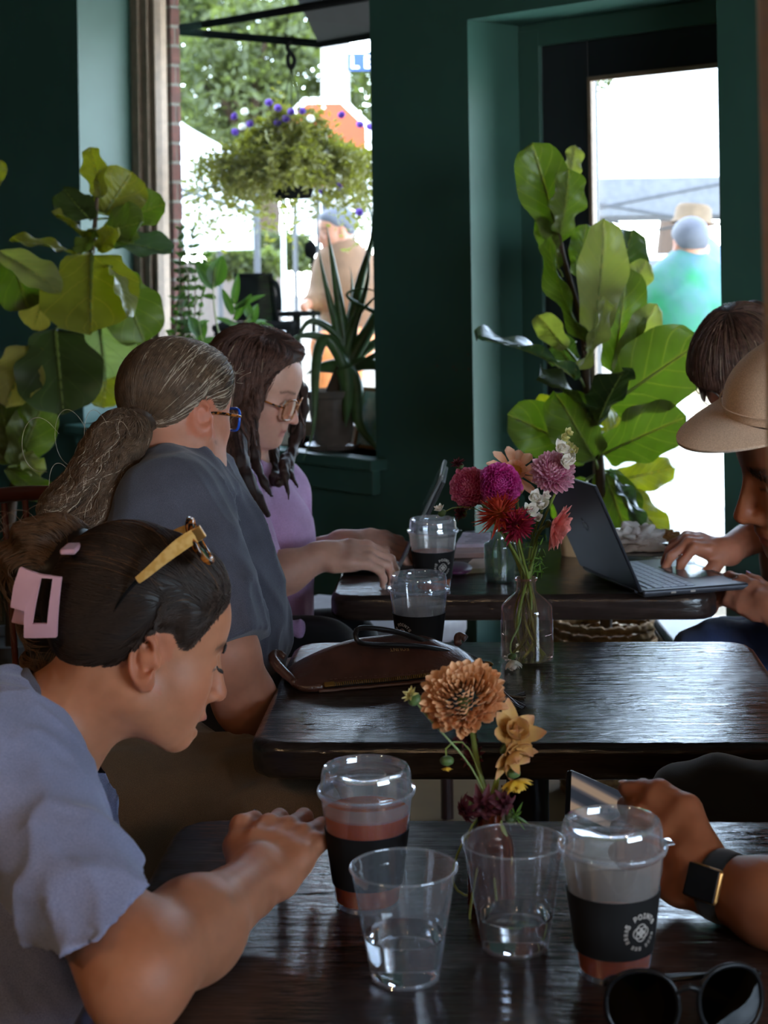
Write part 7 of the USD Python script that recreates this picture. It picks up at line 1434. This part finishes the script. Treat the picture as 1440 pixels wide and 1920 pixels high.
def post_chair():
    a, b = P(196, 822, 3.62), P(330, 800, 4.0); c = (a + b)/2; t = thing('wooden_chair', 'dark brown wooden chair with knobbed back post behind the woman in lilac', 'chair', (c[0], c[1], 0)); g = lambda p: A([p[0], p[1], 0.]); fw = unit(np.cross(unit((b - a)*A([1, 1, 0])), UP)); fw = fw if fw @ RV > 0 else -fw
    for q in (a, b): obj('back_post', moved(lathe([(.0, .0), (.016, .0), (.016, q[2] - .09), (.026, q[2] - .07), (.034, q[2] - .03), (.030, q[2]), (.014, q[2] + .018), (0, q[2] + .02)], 20), None, g(q)), 'chair_dark', t, smooth=40)
    obj('back_panel', fbox(g(a), unit((b - a)*A([1, 1, 0])), fw, UP, (.03, -.01, a[2] - .30), (np.linalg.norm((b - a)[:2]) - .03, .012, a[2] - .06), .006), 'chair_dark', t)
    w = np.linalg.norm((b - a)[:2]); obj('seat', fbox(g(a), unit((b - a)*A([1, 1, 0])), fw, UP, (-.01, -.01, .42), (w + .01, .40, .455), .01), 'chair_dark', t)
    for q in (a, b): obj('front_leg', tube([g(q) + fw*.37 + UP*.43, g(q) + fw*.37], .015, 10), 'chair_dark', t, smooth=True)
post_chair()
def simple_chair(label, c, face, m='chair_dark', name='cafe_chair', hb=.82):
    c = A([c[0], c[1], 0.]); f = unit(A(face)*A([1, 1, 0])); s = np.cross(UP, f); t = thing(name, label, 'chair', c)
    obj('seat', fbox(c, f, s, UP, (-.2, -.2, .42), (.2, .2, .45), .012), m, t)
    for sx in (-1, 1):
        obj('front_leg', tube([c + f*.17 + s*.17*sx + UP*.425, c + f*.18 + s*.18*sx], .013, 8), m, t, smooth=True); obj('rear_leg', tube([c - f*.18 + s*.17*sx + UP*hb, c - f*.18 + s*.17*sx + UP*.43, c - f*.2 + s*.18*sx], .013, 8), m, t, smooth=True)
    for z in (.62, .78): obj('back_slat', fbox(c - f*.185, f, s, UP, (-.007, -.17, z - .03), (.007, .17, z + .03), .005), m, t)
simple_chair('dark wooden chair under the near woman', P(-60, 1500, 1.84), RV); simple_chair('dark wooden chair under the person in the cap', P(1720, 1500, 1.92), -RV); simple_chair('dark wooden chair under the woman with the fringe', P(1630, 1200, 3.58), -RV)
def metal_chair():
    c = A([*P(1338, 1180, 4.0)[:2], 0.]); f, s = -RV, FV; t = thing('metal_stool', 'low metal-framed stool beside the rope basket', 'stool', c)
    obj('seat_pad', fbox(c, f, s, UP, (-.12, -.15, .478), (.12, .15, .505), .016), 'stool_grey', t)
    for a, b in ((-1, -1), (-1, 1), (1, -1), (1, 1)): obj('leg', tube([c + f*.10*a + s*.13*b + UP*.48, c + f*.12*a + s*.15*b], .010, 8), 'grey_metal', t, smooth=True)
    obj('frame_ring', tube([c + f*.11*x + s*.14*y + UP*.47 for x, y in ((-1, -1), (1, -1), (1, 1), (-1, 1), (-1, -1))], .009, 8), 'grey_metal', t)
simple('stool_grey', (52, 50, 52), .4)
metal_chair()
b0, b1 = P(600, 1176, 4.1), P(735, 1182, 4.0); b0[2] = b1[2] = 0; ax = unit(b1 - b0); ay = np.cross(UP, ax)
t = thing('low_bench', 'low pale upholstered bench against the wall between the tables', 'bench', b0); zt = float(P(660, 1174, 4.05)[2]); obj('cushion', fbox(b0, ax, ay, UP, (-.2, 0, zt - .07), (np.linalg.norm(b1 - b0) + .05, .3, zt), .02), 'pale_bench', t)
for x in (-.16, np.linalg.norm(b1 - b0)): 
    for y in (.04, .26): obj('leg', tube([b0 + ax*x + ay*y + UP*(zt - .06), b0 + ax*x + ay*y], .016, 10), 'chair_dark', t)
# rough timber post at the right edge, close to the viewer
q0, q1 = P(1409, 0, 1.02), P(1437, 1100, 1.02); d = (q1 - q0)/(q1 - q0)[2]; base = q0 + d*(0 - q0[2]); top = q0 + d*(CEIL - q0[2])
m = rbox((.14, .12, CEIL + .02), .012).subdivide().subdivide().subdivide(); v = np.array(m.vertices); k = v[:, 2]/CEIL + .5
n_ = (fbm(np.column_stack([v[:, 0]*14, v[:, 1]*14, v[:, 2]*2.2]), 4, 6) - .5)*.010; v = v*(1 + 0) + np.sign(v)*A([1, 1, 0])*n_[:, None]; vx = v[:, :1]*RV + v[:, 1:2]*FV + base + RV*.07 - FV*.06 + k[:, None]*(top - base)
struct('trim_3', trimesh.Trimesh(vx, m.faces, process=False), 'post_wood', smooth=True)
# scattered chips in the wall paint beside the door
ch = [(820, 686, .008), (850, 688, .007), (856, 694, .006), (878, 664, .006), (879, 692, .007), (219, 262, .008), (221, 270, .006)]
for k, (x, y, r) in enumerate(ch):
    p_ = on_wall(x, y, 0) if x > 500 else None
    if p_ is not None: obj('paint_chip', fbox(p_, WD, WN, UP, (-r/2, -.0012, -r/2), (r/2, .001, r/2)), 'mortar', wall_back, smooth=False)
# ------------------------------------------------------------------ the street outside
simple('tent_white', (236, 236, 234), .8, vary=.03); simple('tent_grey', (70, 70, 72), .7); simple('awning_cloth', (26, 23, 24), .8); simple('rod_dark', (12, 11, 11), .8, spec=.0); simple('pole_pale', (150, 144, 136), .9, vary=.12, scale=6, bump=.3); simple('sign_orange', (160, 56, 6), .5); simple('sign_white', (240, 236, 228), .5); simple('sign_blue', (12, 50, 112), .5)
simple('hedge', (92, 112, 60), .9, vary=.4, scale=8); simple('wall_far', (96, 84, 76), .9); simple('shirt_green', (14, 96, 58), .8, vary=.4, scale=4.5, lo=lin(84, 98, 124)); simple('shirt_blue', (92, 110, 134), .8); simple('shirt_sand', (112, 80, 54), .85); simple('cream_cloth', (232, 214, 186), .9); simple('hair_silver', (80, 80, 88), .7); simple('hat_tan', (104, 84, 62), .85); simple('orange_cloth', (222, 128, 70), .85)
leafmat('tree_leaf', (70, 76, 44), (84, 90, 56), (78, 84, 54), trans=.5); leafmat('basket_leaf', (90, 88, 40), (110, 104, 56), (98, 94, 50), trans=.45); petalmat('p_purple', (50, 24, 96), (100, 70, 160), (120, 92, 170)); petalmat('p_petwhite', (200, 200, 190), (240, 238, 234))
def leafcloud(c, size, rng, n_dir=None, asp=.55):
    """Many small folded leaves at the points c as one mesh."""
    n = len(c); d = unit(rng.normal(0, 1, (n, 3))); u = unit(np.cross(d, rng.normal(0, 1, (n, 3)))); L = size*rng.uniform(.7, 1.3, (n, 1)); w = np.cross(d, u)
    v = np.stack([c, c + d*L*.5 + u*L*asp*.5 + w*L*.1, c + d*L, c + d*L*.5 - u*L*asp*.5 + w*L*.1], 1).reshape(-1, 3); k = np.arange(n)*4
    uv = np.tile(A([[.5, 0], [.95, .5], [.5, 1], [.05, .5]]), (n, 1)); return trimesh.Trimesh(v, np.vstack([np.column_stack([k, k + 1, k + 2]), np.column_stack([k, k + 2, k + 3])]), process=False), uv
def tree(label, c, trunk_h, blobs, n, size, seed):
    rng = np.random.default_rng(seed); t = thing('tree', label, 'tree', c); c = A(c); obj('trunk', tube([c, c + UP*trunk_h*.6 + RV*.2, c + UP*trunk_h], [.32, .26, .20], 12), 'bark', t, smooth=True); pts = []
    for bc, r in blobs:
        p = unit(rng.normal(0, 1, (n, 3)))*r*rng.uniform(.55, 1.0, (n, 1))**.6*A([1, 1, .75]); k = noise(p*1.5/r*2 + bc*.3, seed) > .42; pts.append(A(bc) + p[k]); obj('branch', tube(spline([c + UP*trunk_h*.7, (c + UP*trunk_h + A(bc))/2, A(bc)], 8), np.linspace(.13, .03, 8), 7), 'bark', t, smooth=True)
    m, uv = leafcloud(np.concatenate(pts), size, rng); obj('leaves', m, 'tree_leaf', t, smooth=False, uv=uv, kind='stuff')
tree('broad leafy street tree filling the top of the window', PZ(430, 640, -.15)*0 + A([*P(470, 400, 26)[:2], -.15]), 3.6, [(P(x, y, d), r) for x, y, d, r in ((345, 130, 25, .8), (420, 90, 26, 1.0), (500, 70, 25, .9), (560, 130, 26, .9), (440, 190, 25, 1.0), (350, 250, 26, .8), (520, 210, 27, .9), (580, 50, 26, .7), (390, 20, 27, .8), (480, -60, 26, 1.3), (330, 10, 26, .6), (600, 230, 28, .8), (670, 180, 27, .8), (420, 300, 27, .8), (330, 330, 28, .7), (650, -40, 27, .9))], 1500, .16, 81)
tree('smaller shaded tree behind the white tents', A([*P(1240, 300, 34)[:2], -.15]), 3.4, [(P(x, y, d), r) for x, y, d, r in ((1240, 40, 34, 1.3), (1180, 110, 34, 1.0), (1310, 110, 34, 1.1), (1130, 40, 35, 1.2), (1390, 60, 35, 1.2))], 1300, .18, 83)
def tent(label, c, w, d, eave, apex, legs=True, yaw=0.0, valance=.28):
    c = A(c); X, Y = C2W(math.cos(yaw), math.sin(yaw)), C2W(-math.sin(yaw), math.cos(yaw)); t = thing('market_tent', label, 'tent', c); g = lambda x, y, z: c + X*x*w/2 + Y*y*d/2 + UP*(z - c[2]); n = 14
    cor = [(-1, -1), (1, -1), (1, 1), (-1, 1)]
    for k in range(4):
        a, b = cor[k], cor[(k + 1) % 4]; u = np.linspace(0, 1, n); rows = []
        for q in np.linspace(0, 1, 10):
            sag = -.10*math.sin(q*math.pi); rows.append([g((a[0] + (b[0] - a[0])*s)*(1 - q), (a[1] + (b[1] - a[1])*s)*(1 - q), eave + (apex - eave)*q + sag + .015*math.sin(s*19 + q*7) - .04*math.sin(s*math.pi)*(1 - q)) for s in u])
        v = A(rows).reshape(-1, 3); f = []
        for i in range(9):
            for j in range(n - 1): e = i*n + j; f += [[e, e + 1, e + n + 1], [e, e + n + 1, e + n]]
        obj('roof_panel', (v, f), 'tent_fabric', t, smooth=True)
        p0, p1 = g(*a, eave), g(*b, eave); ex = unit(p1 - p0); obj('valance', fbox(p0, ex, np.cross(UP, ex), UP, (0, -.004, -valance), (np.linalg.norm(p1 - p0), .004, 0)), 'tent_valance_shade' if valance < .3 else 'tent_fabric', t, smooth=False)
        if legs:
            obj('leg', tube([g(*a, eave), g(*a, c[2])], .025, 8), 'tent_grey', t)
            mid = (p0 + p1)/2; obj('truss', cat(tube([p0 - UP*.05, mid - UP*.36], .014, 6), tube([p0 - UP*.36, mid - UP*.05], .014, 6), tube([mid - UP*.05, p1 - UP*.36], .014, 6), tube([mid - UP*.36, p1 - UP*.05], .014, 6)), 'tent_grey', t)
M['tent_fabric'] = mat('tent_fabric', {'d': ('diffuse_bsdf', {'color': (.86, .86, .85)}), 't': ('translucent_bsdf', {'color': (.8, .8, .79)}), 'm': ('mix_closure', {'fac': .4})}, [('d.BSDF', 'm.closure1'), ('t.BSDF', 'm.closure2')], surface='m.closure')
G0 = -.15
simple('tent_valance_shade', (96, 96, 98), .85)  # grey holds the backlit shade of the white valance cloth
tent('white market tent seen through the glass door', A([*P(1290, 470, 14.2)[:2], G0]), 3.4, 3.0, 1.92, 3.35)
tent('white market tent at the lower left of the window', A([*P(225, 470, 13.5)[:2], G0]), 1.85, 2.6, 2.05, 2.95, yaw=.2, valance=.62)
tent('white market tent at the right edge of the window', A([*P(800, 470, 20)[:2], G0]), 2.4, 3, 2.1, 3.3, yaw=-.2, valance=.5)
# awning frame and cloth over the window, then an added unseen canopy
aw = thing('awning', 'dark awning with thin black frame bars above the window outside, with an added unseen canopy', 'awning', P(640, 60, 6.9))
obj('frame_bar', tube([P(285, 60, 7.6), P(420, 40, 7.2), P(720, -12, 6.3)], .017, 8), 'rod_dark', aw); obj('frame_bar', tube([P(300, 56, 7.9), P(600, 82, 7.0)], .017, 8), 'rod_dark', aw); obj('frame_bar', tube([P(600, 82, 7.0), P(720, 62, 6.6)], .017, 8), 'rod_dark', aw)
for tri in ([P(556, -6, 6.8), P(720, -30, 6.3), P(722, 66, 6.6), P(598, 84, 7.0)], [P(540, -60, 6.9), P(760, -60, 6.2), P(720, -12, 6.3), P(562, 12, 6.8)]):
    v = A(tri); n_ = unit(np.cross(v[1] - v[0], v[2] - v[0])); obj('cloth', (np.vstack([v, v + n_*.004]), [[0, 1, 2], [0, 2, 3], [4, 6, 5], [4, 7, 6], [0, 4, 5], [0, 5, 1], [1, 5, 6], [1, 6, 2], [2, 6, 7], [2, 7, 3], [3, 7, 4], [3, 4, 0]]), 'awning_cloth', aw, smooth=False)
a0, a1 = S_WL - .6, S_DR + 1.2; q = [wp(a0, .45, 2.98), wp(a1, .45, 2.98), wp(a1, 1.55, 2.62), wp(a0, 1.55, 2.62)]; v = A(q); n_ = unit(np.cross(v[1] - v[0], v[2] - v[0])); obj('cloth', (np.vstack([v, v + n_*.004]), [[0, 1, 2], [0, 2, 3], [4, 6, 5], [4, 7, 6], [0, 4, 5], [0, 5, 1], [1, 5, 6], [1, 6, 2], [2, 6, 7], [2, 7, 3], [3, 7, 4], [3, 4, 0]]), 'awning_cloth', aw, smooth=False)  # added canopy out of view, keeps sky light off the window and door
# hanging basket of petunias
def hanging_basket():
    rng = np.random.default_rng(91); D = 6.9; c = P(548, 372, D); s = D/FPX; t = thing('hanging_basket', 'hanging basket of trailing purple and white petunias outside the window', 'hanging basket', c)
    obj('pot', moved(lathe([(0, 0), (36*s, 0), (46*s, 48*s), (48*s, 50*s), (44*s, 50*s), (0, 44*s)], 36), None, c), 'rod_dark', t, smooth=40)
    obj('hook', tube(spline([P(545, 76, D), P(542, 96, D), P(552, 112, D), P(546, 128, D), P(540, 116, D), P(546, 100, D)], 20), .009, 8), 'rod_dark', t, smooth=True)
    for dx in (-44, 0, 44): obj('hanger', tube([P(546, 126, D), P(548 + dx, 322, D + (.08 if dx == 0 else -.03))], .0022, 5), 'rod_dark', t)
    pts = []
    for k in range(260):
        a = rng.uniform(0, 6.28); out = rng.uniform(.25, 1.0); dirv = RV*math.cos(a) + FV*math.sin(a); p0 = c + UP*48*s + dirv*30*s; reach = 150*s*out*(1 if math.sin(a) > -.3 else .75); dr_ = 1 if math.sin(a) > -.2 else .35; L = spline([p0, p0 + dirv*reach*.5 + UP*(95*s*rng.uniform(.2, 1.3)*(1.25 - out)), p0 + dirv*reach + UP*s*rng.uniform(-20, 60)*(1 - out*.3), p0 + dirv*reach*1.04 - UP*s*rng.uniform(20, 150)*out*dr_], 16); pts.append(np.repeat(L, 4, 0) + rng.normal(0, .014, (64, 3)))
    pts = np.concatenate(pts); m, uv = leafcloud(pts, .034, rng, asp=.42); obj('foliage', m, 'basket_leaf', t, smooth=False, uv=uv, kind='stuff')
    spots = [(440, 220, 1), (436, 250, 1), (460, 212, 2), (503, 195, 1), (520, 205, 1), (512, 232, 1), (548, 212, 1), (566, 210, 1), (520, 255, 2), (556, 258, 2), (603, 360, 1), (636, 352, 1), (632, 335, 2), (615, 290, 2), (690, 240, 1), (672, 236, 1), (640, 218, 1), (585, 225, 2), (672, 400, 1), (470, 235, 1), (530, 225, 1), (460, 240, 2)]
    for x, y, k in spots: q = P(x + rng.normal(0, 3), y, D - .12 + rng.normal(0, .03)); mm, uv = bloom(q, C2W(rng.normal(0, .4), -.8, .3), [(a, .35, .001, (.021, .022, .2, .4, 1.4), 0) for a in np.arange(5)*1.2566]); obj('flower', mm, 'p_purple' if k == 1 else 'p_petwhite', t, smooth=True, uv=uv)
hanging_basket()
# utility pole, octagonal sign, street name sign
c = A([*P(628, 470, 15)[:2], G0]); t = thing('utility_pole', 'pale weathered utility pole behind the hanging basket', 'pole', c); obj('pole', tube([c, P(628, 40, 15), P(626, -260, 15)], [.135, .125, .12], 20), 'pole_pale', t, smooth=True)
def octagon(r): a = np.arange(8)*math.pi/4 + math.pi/8; return Polygon(np.column_stack([r*np.cos(a), r*np.sin(a)]))
c = P(608, 272, 13); t = thing('octagonal_sign', 'orange-red octagonal road sign with white border behind the flowers', 'sign', A([c[0], c[1], G0])); Bs = np.column_stack([RV, UP, -FV]); s = 13/FPX
obj('plate', moved(slab(octagon(97*s), 0, .004), Bs, c), 'sign_white', t, smooth=False); obj('face', moved(slab(octagon(84*s), .004, .008), Bs, c), 'sign_orange', t, smooth=False); obj('post', tube([c + FV*.03 + UP*.35, A([c[0], c[1], G0]) + FV*.03], .028, 8), 'tent_grey', t); obj('bolt', ball(c + UP*70*s - FV*.01, .014, 2), 'sign_white', t)
c = P(694, 116, 14.6); s = 14.6/FPX; t = thing('street_name_sign', 'blue street name sign with white capitals at the window\'s right edge', 'sign', c); obj('plate', fbox(c, RV, FV, UP, (-42*s, 0, -17*s), (60*s, .012, 17*s), .006), 'sign_blue', t)
g = meshkit.text_mesh('L E', 22*s, .006, bold=True); obj('post', tube([c + RV*.26 + UP*.1, A([*(c + RV*.26)[:2], G0])], .03, 8), 'tent_grey', t); obj('lettering', moved(g, np.column_stack([RV, UP, -FV]), c - RV*38*s - UP*11*s - FV*.002), 'sign_white', t, smooth=False)
# low wall, hedge, poles, chair, table, stand, people under the window
t = struct('trim_4', fbox(A([*P(330, 470, 22)[:2], G0]), RV, FV, UP, (-2, 0, 0), (1.35, .3, 1.45)), 'wall_far', smooth=False); tag(t, kind='structure')
rng = np.random.default_rng(7)
for k, (x0, x1, y0, y1, D) in enumerate(((395, 520, 478, 512, 17), (470, 580, 440, 505, 25))):
    n = 2600; px_ = rng.uniform(x0, x1, n); py_ = y0 + (y1 - y0)*rng.random(n); pts = A([P(a, b, D + rng.uniform(-.4, .4)) for a, b in zip(px_, py_)]); m, uv = leafcloud(pts, .11, rng); b = A([*P((x0 + x1)/2, 470, D)[:2], G0]); t = thing('hedge', ('low clipped hedge beyond the street chairs', 'taller shrub behind the low hedge')[k], 'hedge', b); obj('leaves', m, 'tree_leaf', t, smooth=False, uv=uv, kind='stuff'); obj('stem', tube([b, P((x0 + x1)/2, y0 + 10, D)], .03, 6), 'bark', t)
for k, (x, D, top) in enumerate(((532, 9.9, 400), (598, 10.6, 410))):
    b = A([*P(x, 600, D)[:2], G0]); t = thing('tent_pole', ('thin white pole standing behind the sill plants', 'thin grey pole beside the sandy-shirted person')[k], 'pole', b); obj('pole', tube([b, P(x - 2, top - 40, D)], .014, 10), 'tent_white' if k == 0 else 'tent_grey', t, smooth=True); obj('foot', moved(lathe([(0, 0), (.14, 0), (.14, .02), (.02, .03), (0, .03)], 20), None, b), 'tent_grey', t)
simple_chair('white cafe chair on the pavement left of the pole', P(575, 700, 7.0), RV, 'tent_white', 'street_chair', .75)
def mesh_chair():
    D = 8.0; c = A([*P(480, 640, D)[:2], G0]); t = thing('mesh_chair', 'dark mesh-backed chair on the pavement outside', 'chair', c); L = [P(442, 515, D), P(508, 515, D), P(520, 602, D), P(448, 602, D)]; v = A(L); obj('backrest', (np.vstack([v, v + FV*.02]), [[0, 1, 2], [0, 2, 3], [4, 6, 5], [4, 7, 6], [0, 4, 5], [0, 5, 1], [1, 5, 6], [1, 6, 2], [2, 6, 7], [2, 7, 3], [3, 7, 4], [3, 4, 0]]), 'rod_dark', t, smooth=False)
    obj('frame', tube([L[3], L[0], L[1], L[2]], .012, 8), 'rod_dark', t); obj('arm', tube(spline([P(510, 530, D), P(522, 545, D - .2), P(524, 580, D - .3)], 8), .012, 8), 'rod_dark', t); s0 = (v[2] + v[3])/2; obj('seat', fbox(s0, RV, -FV, UP, (-.18, 0, -.03), (.18, .38, 0), .01), 'rod_dark', t)
    for x in (-.16, .16):
        for y in (.0, .36): q = s0 + RV*x - FV*y; obj('leg', tube([q, A([q[0], q[1], G0])], .012, 8), 'rod_dark', t)
mesh_chair()
def bistro():
    D = 8.4; c = P(556, 592, D); b = A([c[0], c[1], G0]); t = thing('bistro_table', 'small dark pedestal table on the pavement', 'table', b); obj('top', moved(lathe([(0, 0), (.12, 0), (.12, .02), (0, .02)], 28), None, c), 'rod_dark', t, smooth=40); obj('column', tube([b, c], .02, 8), 'rod_dark', t); obj('foot', moved(lathe([(0, 0), (.18, 0), (.18, .02), (0, .03)], 24), None, b), 'rod_dark', t)
    D = 9.2; b = A([*P(588, 600, D)[:2], G0]); t = thing('microphone_stand', 'thin dark stand with round head behind the aloe', 'stand', b); obj('rod', tube([b, P(586, 470, D)], .012, 8), 'rod_dark', t); obj('head', ball(P(582, 468, D), (.035, .035, .05), 2), 'rod_dark', t, smooth=True)
    for a in (0, 2.1, 4.2): obj('leg', tube([b + UP*.25, b + .3*C2W(math.cos(a), math.sin(a))], .009, 6), 'rod_dark', t)
bistro()
def street_person(label, head, neck, torso, arms, legs, D, shirt, hair, hat=None, skin=(160, 110, 86), yaw=90, trousers='cream_cloth'):
    t = thing('person', label, 'person', A([*P(head[0], 600, D)[:2], G0])); s = D/FPX; q = lambda p, d=0: P(p[0], p[1], D + (p[2] if len(p) > 2 else 0) + d)
    o = q(head); R = head_axes(yaw, 8); hf, loc = head_sdf(o, R, .98); rr = lambda r: r*s
    f = union([near(hf, o, .2), bones([(o + R @ A([-.02, 0, -.05]), q(neck), .055, .06), (q(neck), q(torso[0]), .06, .10)] + [(q(a), q(b), rr(ra), rr(rb)) for a, b, ra, rb in arms], .04)], [.03])
    allp = [o] + [q(a) for x in arms for a in x[:2]] + [q(neck), q(torso[0])]; m = smooth_mesh(surf(f, *bounds(allp, .22), .012), 2); c = face_colours(loc(m.vertices), skin); obj('body', m, 'skin', t, smooth=True, col=c)
    tp = [q(x) for x in torso[:-1]]; rs = torso[-1]; sh = bones([(tp[i], tp[i + 1], rr(rs[i]), rr(rs[i + 1])) for i in range(len(tp) - 1)] + [(q(a), (q(a) + q(b))/2, rr(ra*1.3), rr(ra*1.3)) for a, b, ra, rb in arms], .08)
    obj('shirt', smooth_mesh(surf(lambda p: sh(p) + .012*(fbm(p*6, 3, 4) - .5), *bounds(tp + [q(a) for x in arms for a in x[:2]], .32), .016), 3), shirt, t, smooth=True)
    lg = bones([(q(a), q(b), rr(ra), rr(rb)) for a, b, ra, rb in legs], .06); obj('trousers', smooth_mesh(surf(lg, *bounds([q(x) for l in legs for x in l[:2]], .25), .02), 2), trousers, t, smooth=True)
    cap, _ = hair_cap(o, R, .98, [(-.2, -.07), (-.05, -.05), (-.01, .02), (.03, .03), (.06, .06), (.12, .085)], .010); obj('hair', surf(cap, o - .16, o + .16, .008), hair, t, smooth=True)
    if hat: h = thing('sun_hat', 'tan sun hat on the person behind the green-shirted man', 'hat', o); obj('hat', moved(lathe([(.122, .030), (.120, .035), (.105, .055), (.098, .115), (.080, .135), (0, .145)], 40), R, o + R @ A([-.01, 0, 0])), hat, h, smooth=40)
street_person('grey-haired person in green and pale blue shirt seated with back to the door', (1295, 458), (1293, 480, .02), [(1290, 505), (1285, 560), (1280, 640), (46, 66, 58)], [((1235, 520), (1215, 600), 16, 13), ((1345, 520), (1362, 600), 16, 13), ((1215, 600), (1240, 640, .25), 13, 10), ((1362, 600), (1340, 640, .25), 13, 10)], [((1260, 660), (1250, 670, .5), 34, 26), ((1310, 660), (1320, 670, .5), 34, 26), ((1250, 670, .5), (1250, 800, .55), 24, 18), ((1320, 670, .5), (1320, 800, .55), 24, 18)], 7.6, 'shirt_green', 'hair_silver', yaw=95)
street_person('person in tan sun hat and pale blue shirt beyond the green-shirted man', (1300, 430), (1306, 462, .02), [(1312, 478), (1316, 530), (1316, 600), (38, 52, 46)], [((1270, 490), (1262, 560), 14, 11), ((1352, 492), (1364, 560), 14, 11)], [((1300, 600), (1290, 610, -.4), 28, 22), ((1335, 600), (1340, 610, -.4), 28, 22), ((1290, 610, -.4), (1290, 730, -.4), 20, 16), ((1340, 610, -.4), (1340, 730, -.4), 20, 16)], 9.4, 'shirt_blue', 'hair_silver', 'hat_tan', yaw=35)
street_person('person in sandy orange shirt on the pavement behind the aloe', (632, 432), (634, 462, .02), [(645, 485), (655, 540), (655, 620), (42, 56, 52)], [((612, 490), (590, 560), 14, 12), ((690, 500), (700, 570), 14, 12), ((590, 560), (570, 575, -.2), 11, 9)], [((640, 640), (610, 650, -.45), 32, 24), ((675, 640), (660, 650, -.45), 32, 24), ((610, 650, -.45), (610, 760, -.4), 22, 17), ((660, 650, -.45), (660, 760, -.4), 22, 17)], 8.9, 'shirt_sand', 'hair_silver', yaw=200, trousers='orange_cloth')
# white folding chairs and table on the pavement beyond the door, parked cars further off
def folding_chair(label, c, face, m='tent_white'):
    f = unit(A(face)*A([1, 1, 0])); s = np.cross(UP, f); c = A([c[0], c[1], G0]); t = thing('folding_chair', label, 'chair', c); obj('seat', fbox(c, f, s, UP, (-.19, -.2, .43), (.19, .2, .455), .01), m, t)
    for sx in (-1, 1): obj('leg', tube([c + s*.19*sx - f*.2 + UP*.86, c + s*.19*sx + f*.2], .012, 8), m, t); obj('leg', tube([c + s*.17*sx + f*.17 + UP*.44, c + s*.17*sx - f*.22], .012, 8), m, t)
    obj('back_panel', fbox(c - f*.17, f, s, UP, (-.02, -.19, .62), (.0, .19, .84), .008), m, t); obj('rung', tube([c + s*.18 + f*.12 + UP*.15, c - s*.18 + f*.12 + UP*.15], .009, 8), m, t)
folding_chair('white folding chair nearest the door glass, at its right edge', P(1330, 930, 6.3), RV*-.2 + FV); folding_chair('white folding chair turned away beyond the door', P(1225, 880, 7.0), FV + RV*.4); folding_chair('white folding chair behind the fig leaves beyond the door', P(1300, 760, 7.5), -RV + FV*.3)
simple('cream_white', (226, 224, 218), .8)
c = A([*P(1215, 800, 9.0)[:2], G0]); t = thing('folding_table', 'white folding table under a hanging white cloth on the pavement', 'table', c); obj('top', fbox(c, RV, FV, UP, (-.5, -.3, .70), (.5, .3, .735), .01), 'tent_white', t); obj('cloth', fbox(c, RV, FV, UP, (-.51, -.315, .05), (.51, -.305, .74)), 'cream_white', t)
for x in (-.46, .46):
    for y in (-.26, .26): obj('leg', tube([c + RV*x + FV*y + UP*.70, c + RV*x + FV*y], .014, 8), 'tent_grey', t)
def car(label, px, D, m, L=4.2):
    c = A([*P(px, 470, D)[:2], G0]); t = thing('parked_car', label, 'car', c); X, Y = RV, FV; pr = Polygon([(-L/2, .3), (-L/2, .75), (-L*.42, .88), (-L*.24, .95), (-L*.12, 1.38), (L*.22, 1.42), (L*.38, .98), (L/2, .85), (L/2, .3)])
    e = trimesh.creation.extrude_polygon(pr.buffer(-.05).buffer(.05), 1.7, engine='earcut'); v = np.array(e.vertices); obj('body', tri_fix(trimesh.Trimesh(c + v[:, :1]*X + v[:, 1:2]*UP + (v[:, 2:] - .85)*Y, e.faces, process=False)), m, t)
    for x0, x1 in ((-.10, .05), (.07, .24)): obj('window', fbox(c, X, Y, UP, (L*x0, -.86, 1.0), (L*x1, .86, 1.33), .02), 'car_glass', t)
    for x in (-L*.3, L*.3):
        for y in (-.78, .78): obj('wheel', moved(lathe([(0, -.1), (.28, -.1), (.31, -.06), (.31, .06), (.28, .1), (0, .1)], 28), np.column_stack([X, UP, Y]), c + X*x + Y*y + UP*.31), 'rod_dark', t, smooth=40)
simple('car_white', (226, 228, 230), .2); simple('car_silver', (150, 156, 164), .2, metallic=.5); simple('car_glass', (40, 46, 54), .05)
car('white parked car beyond the market tent', 1215, 31, 'car_white'); car('silver parked car further down the street', 1390, 40, 'car_silver')
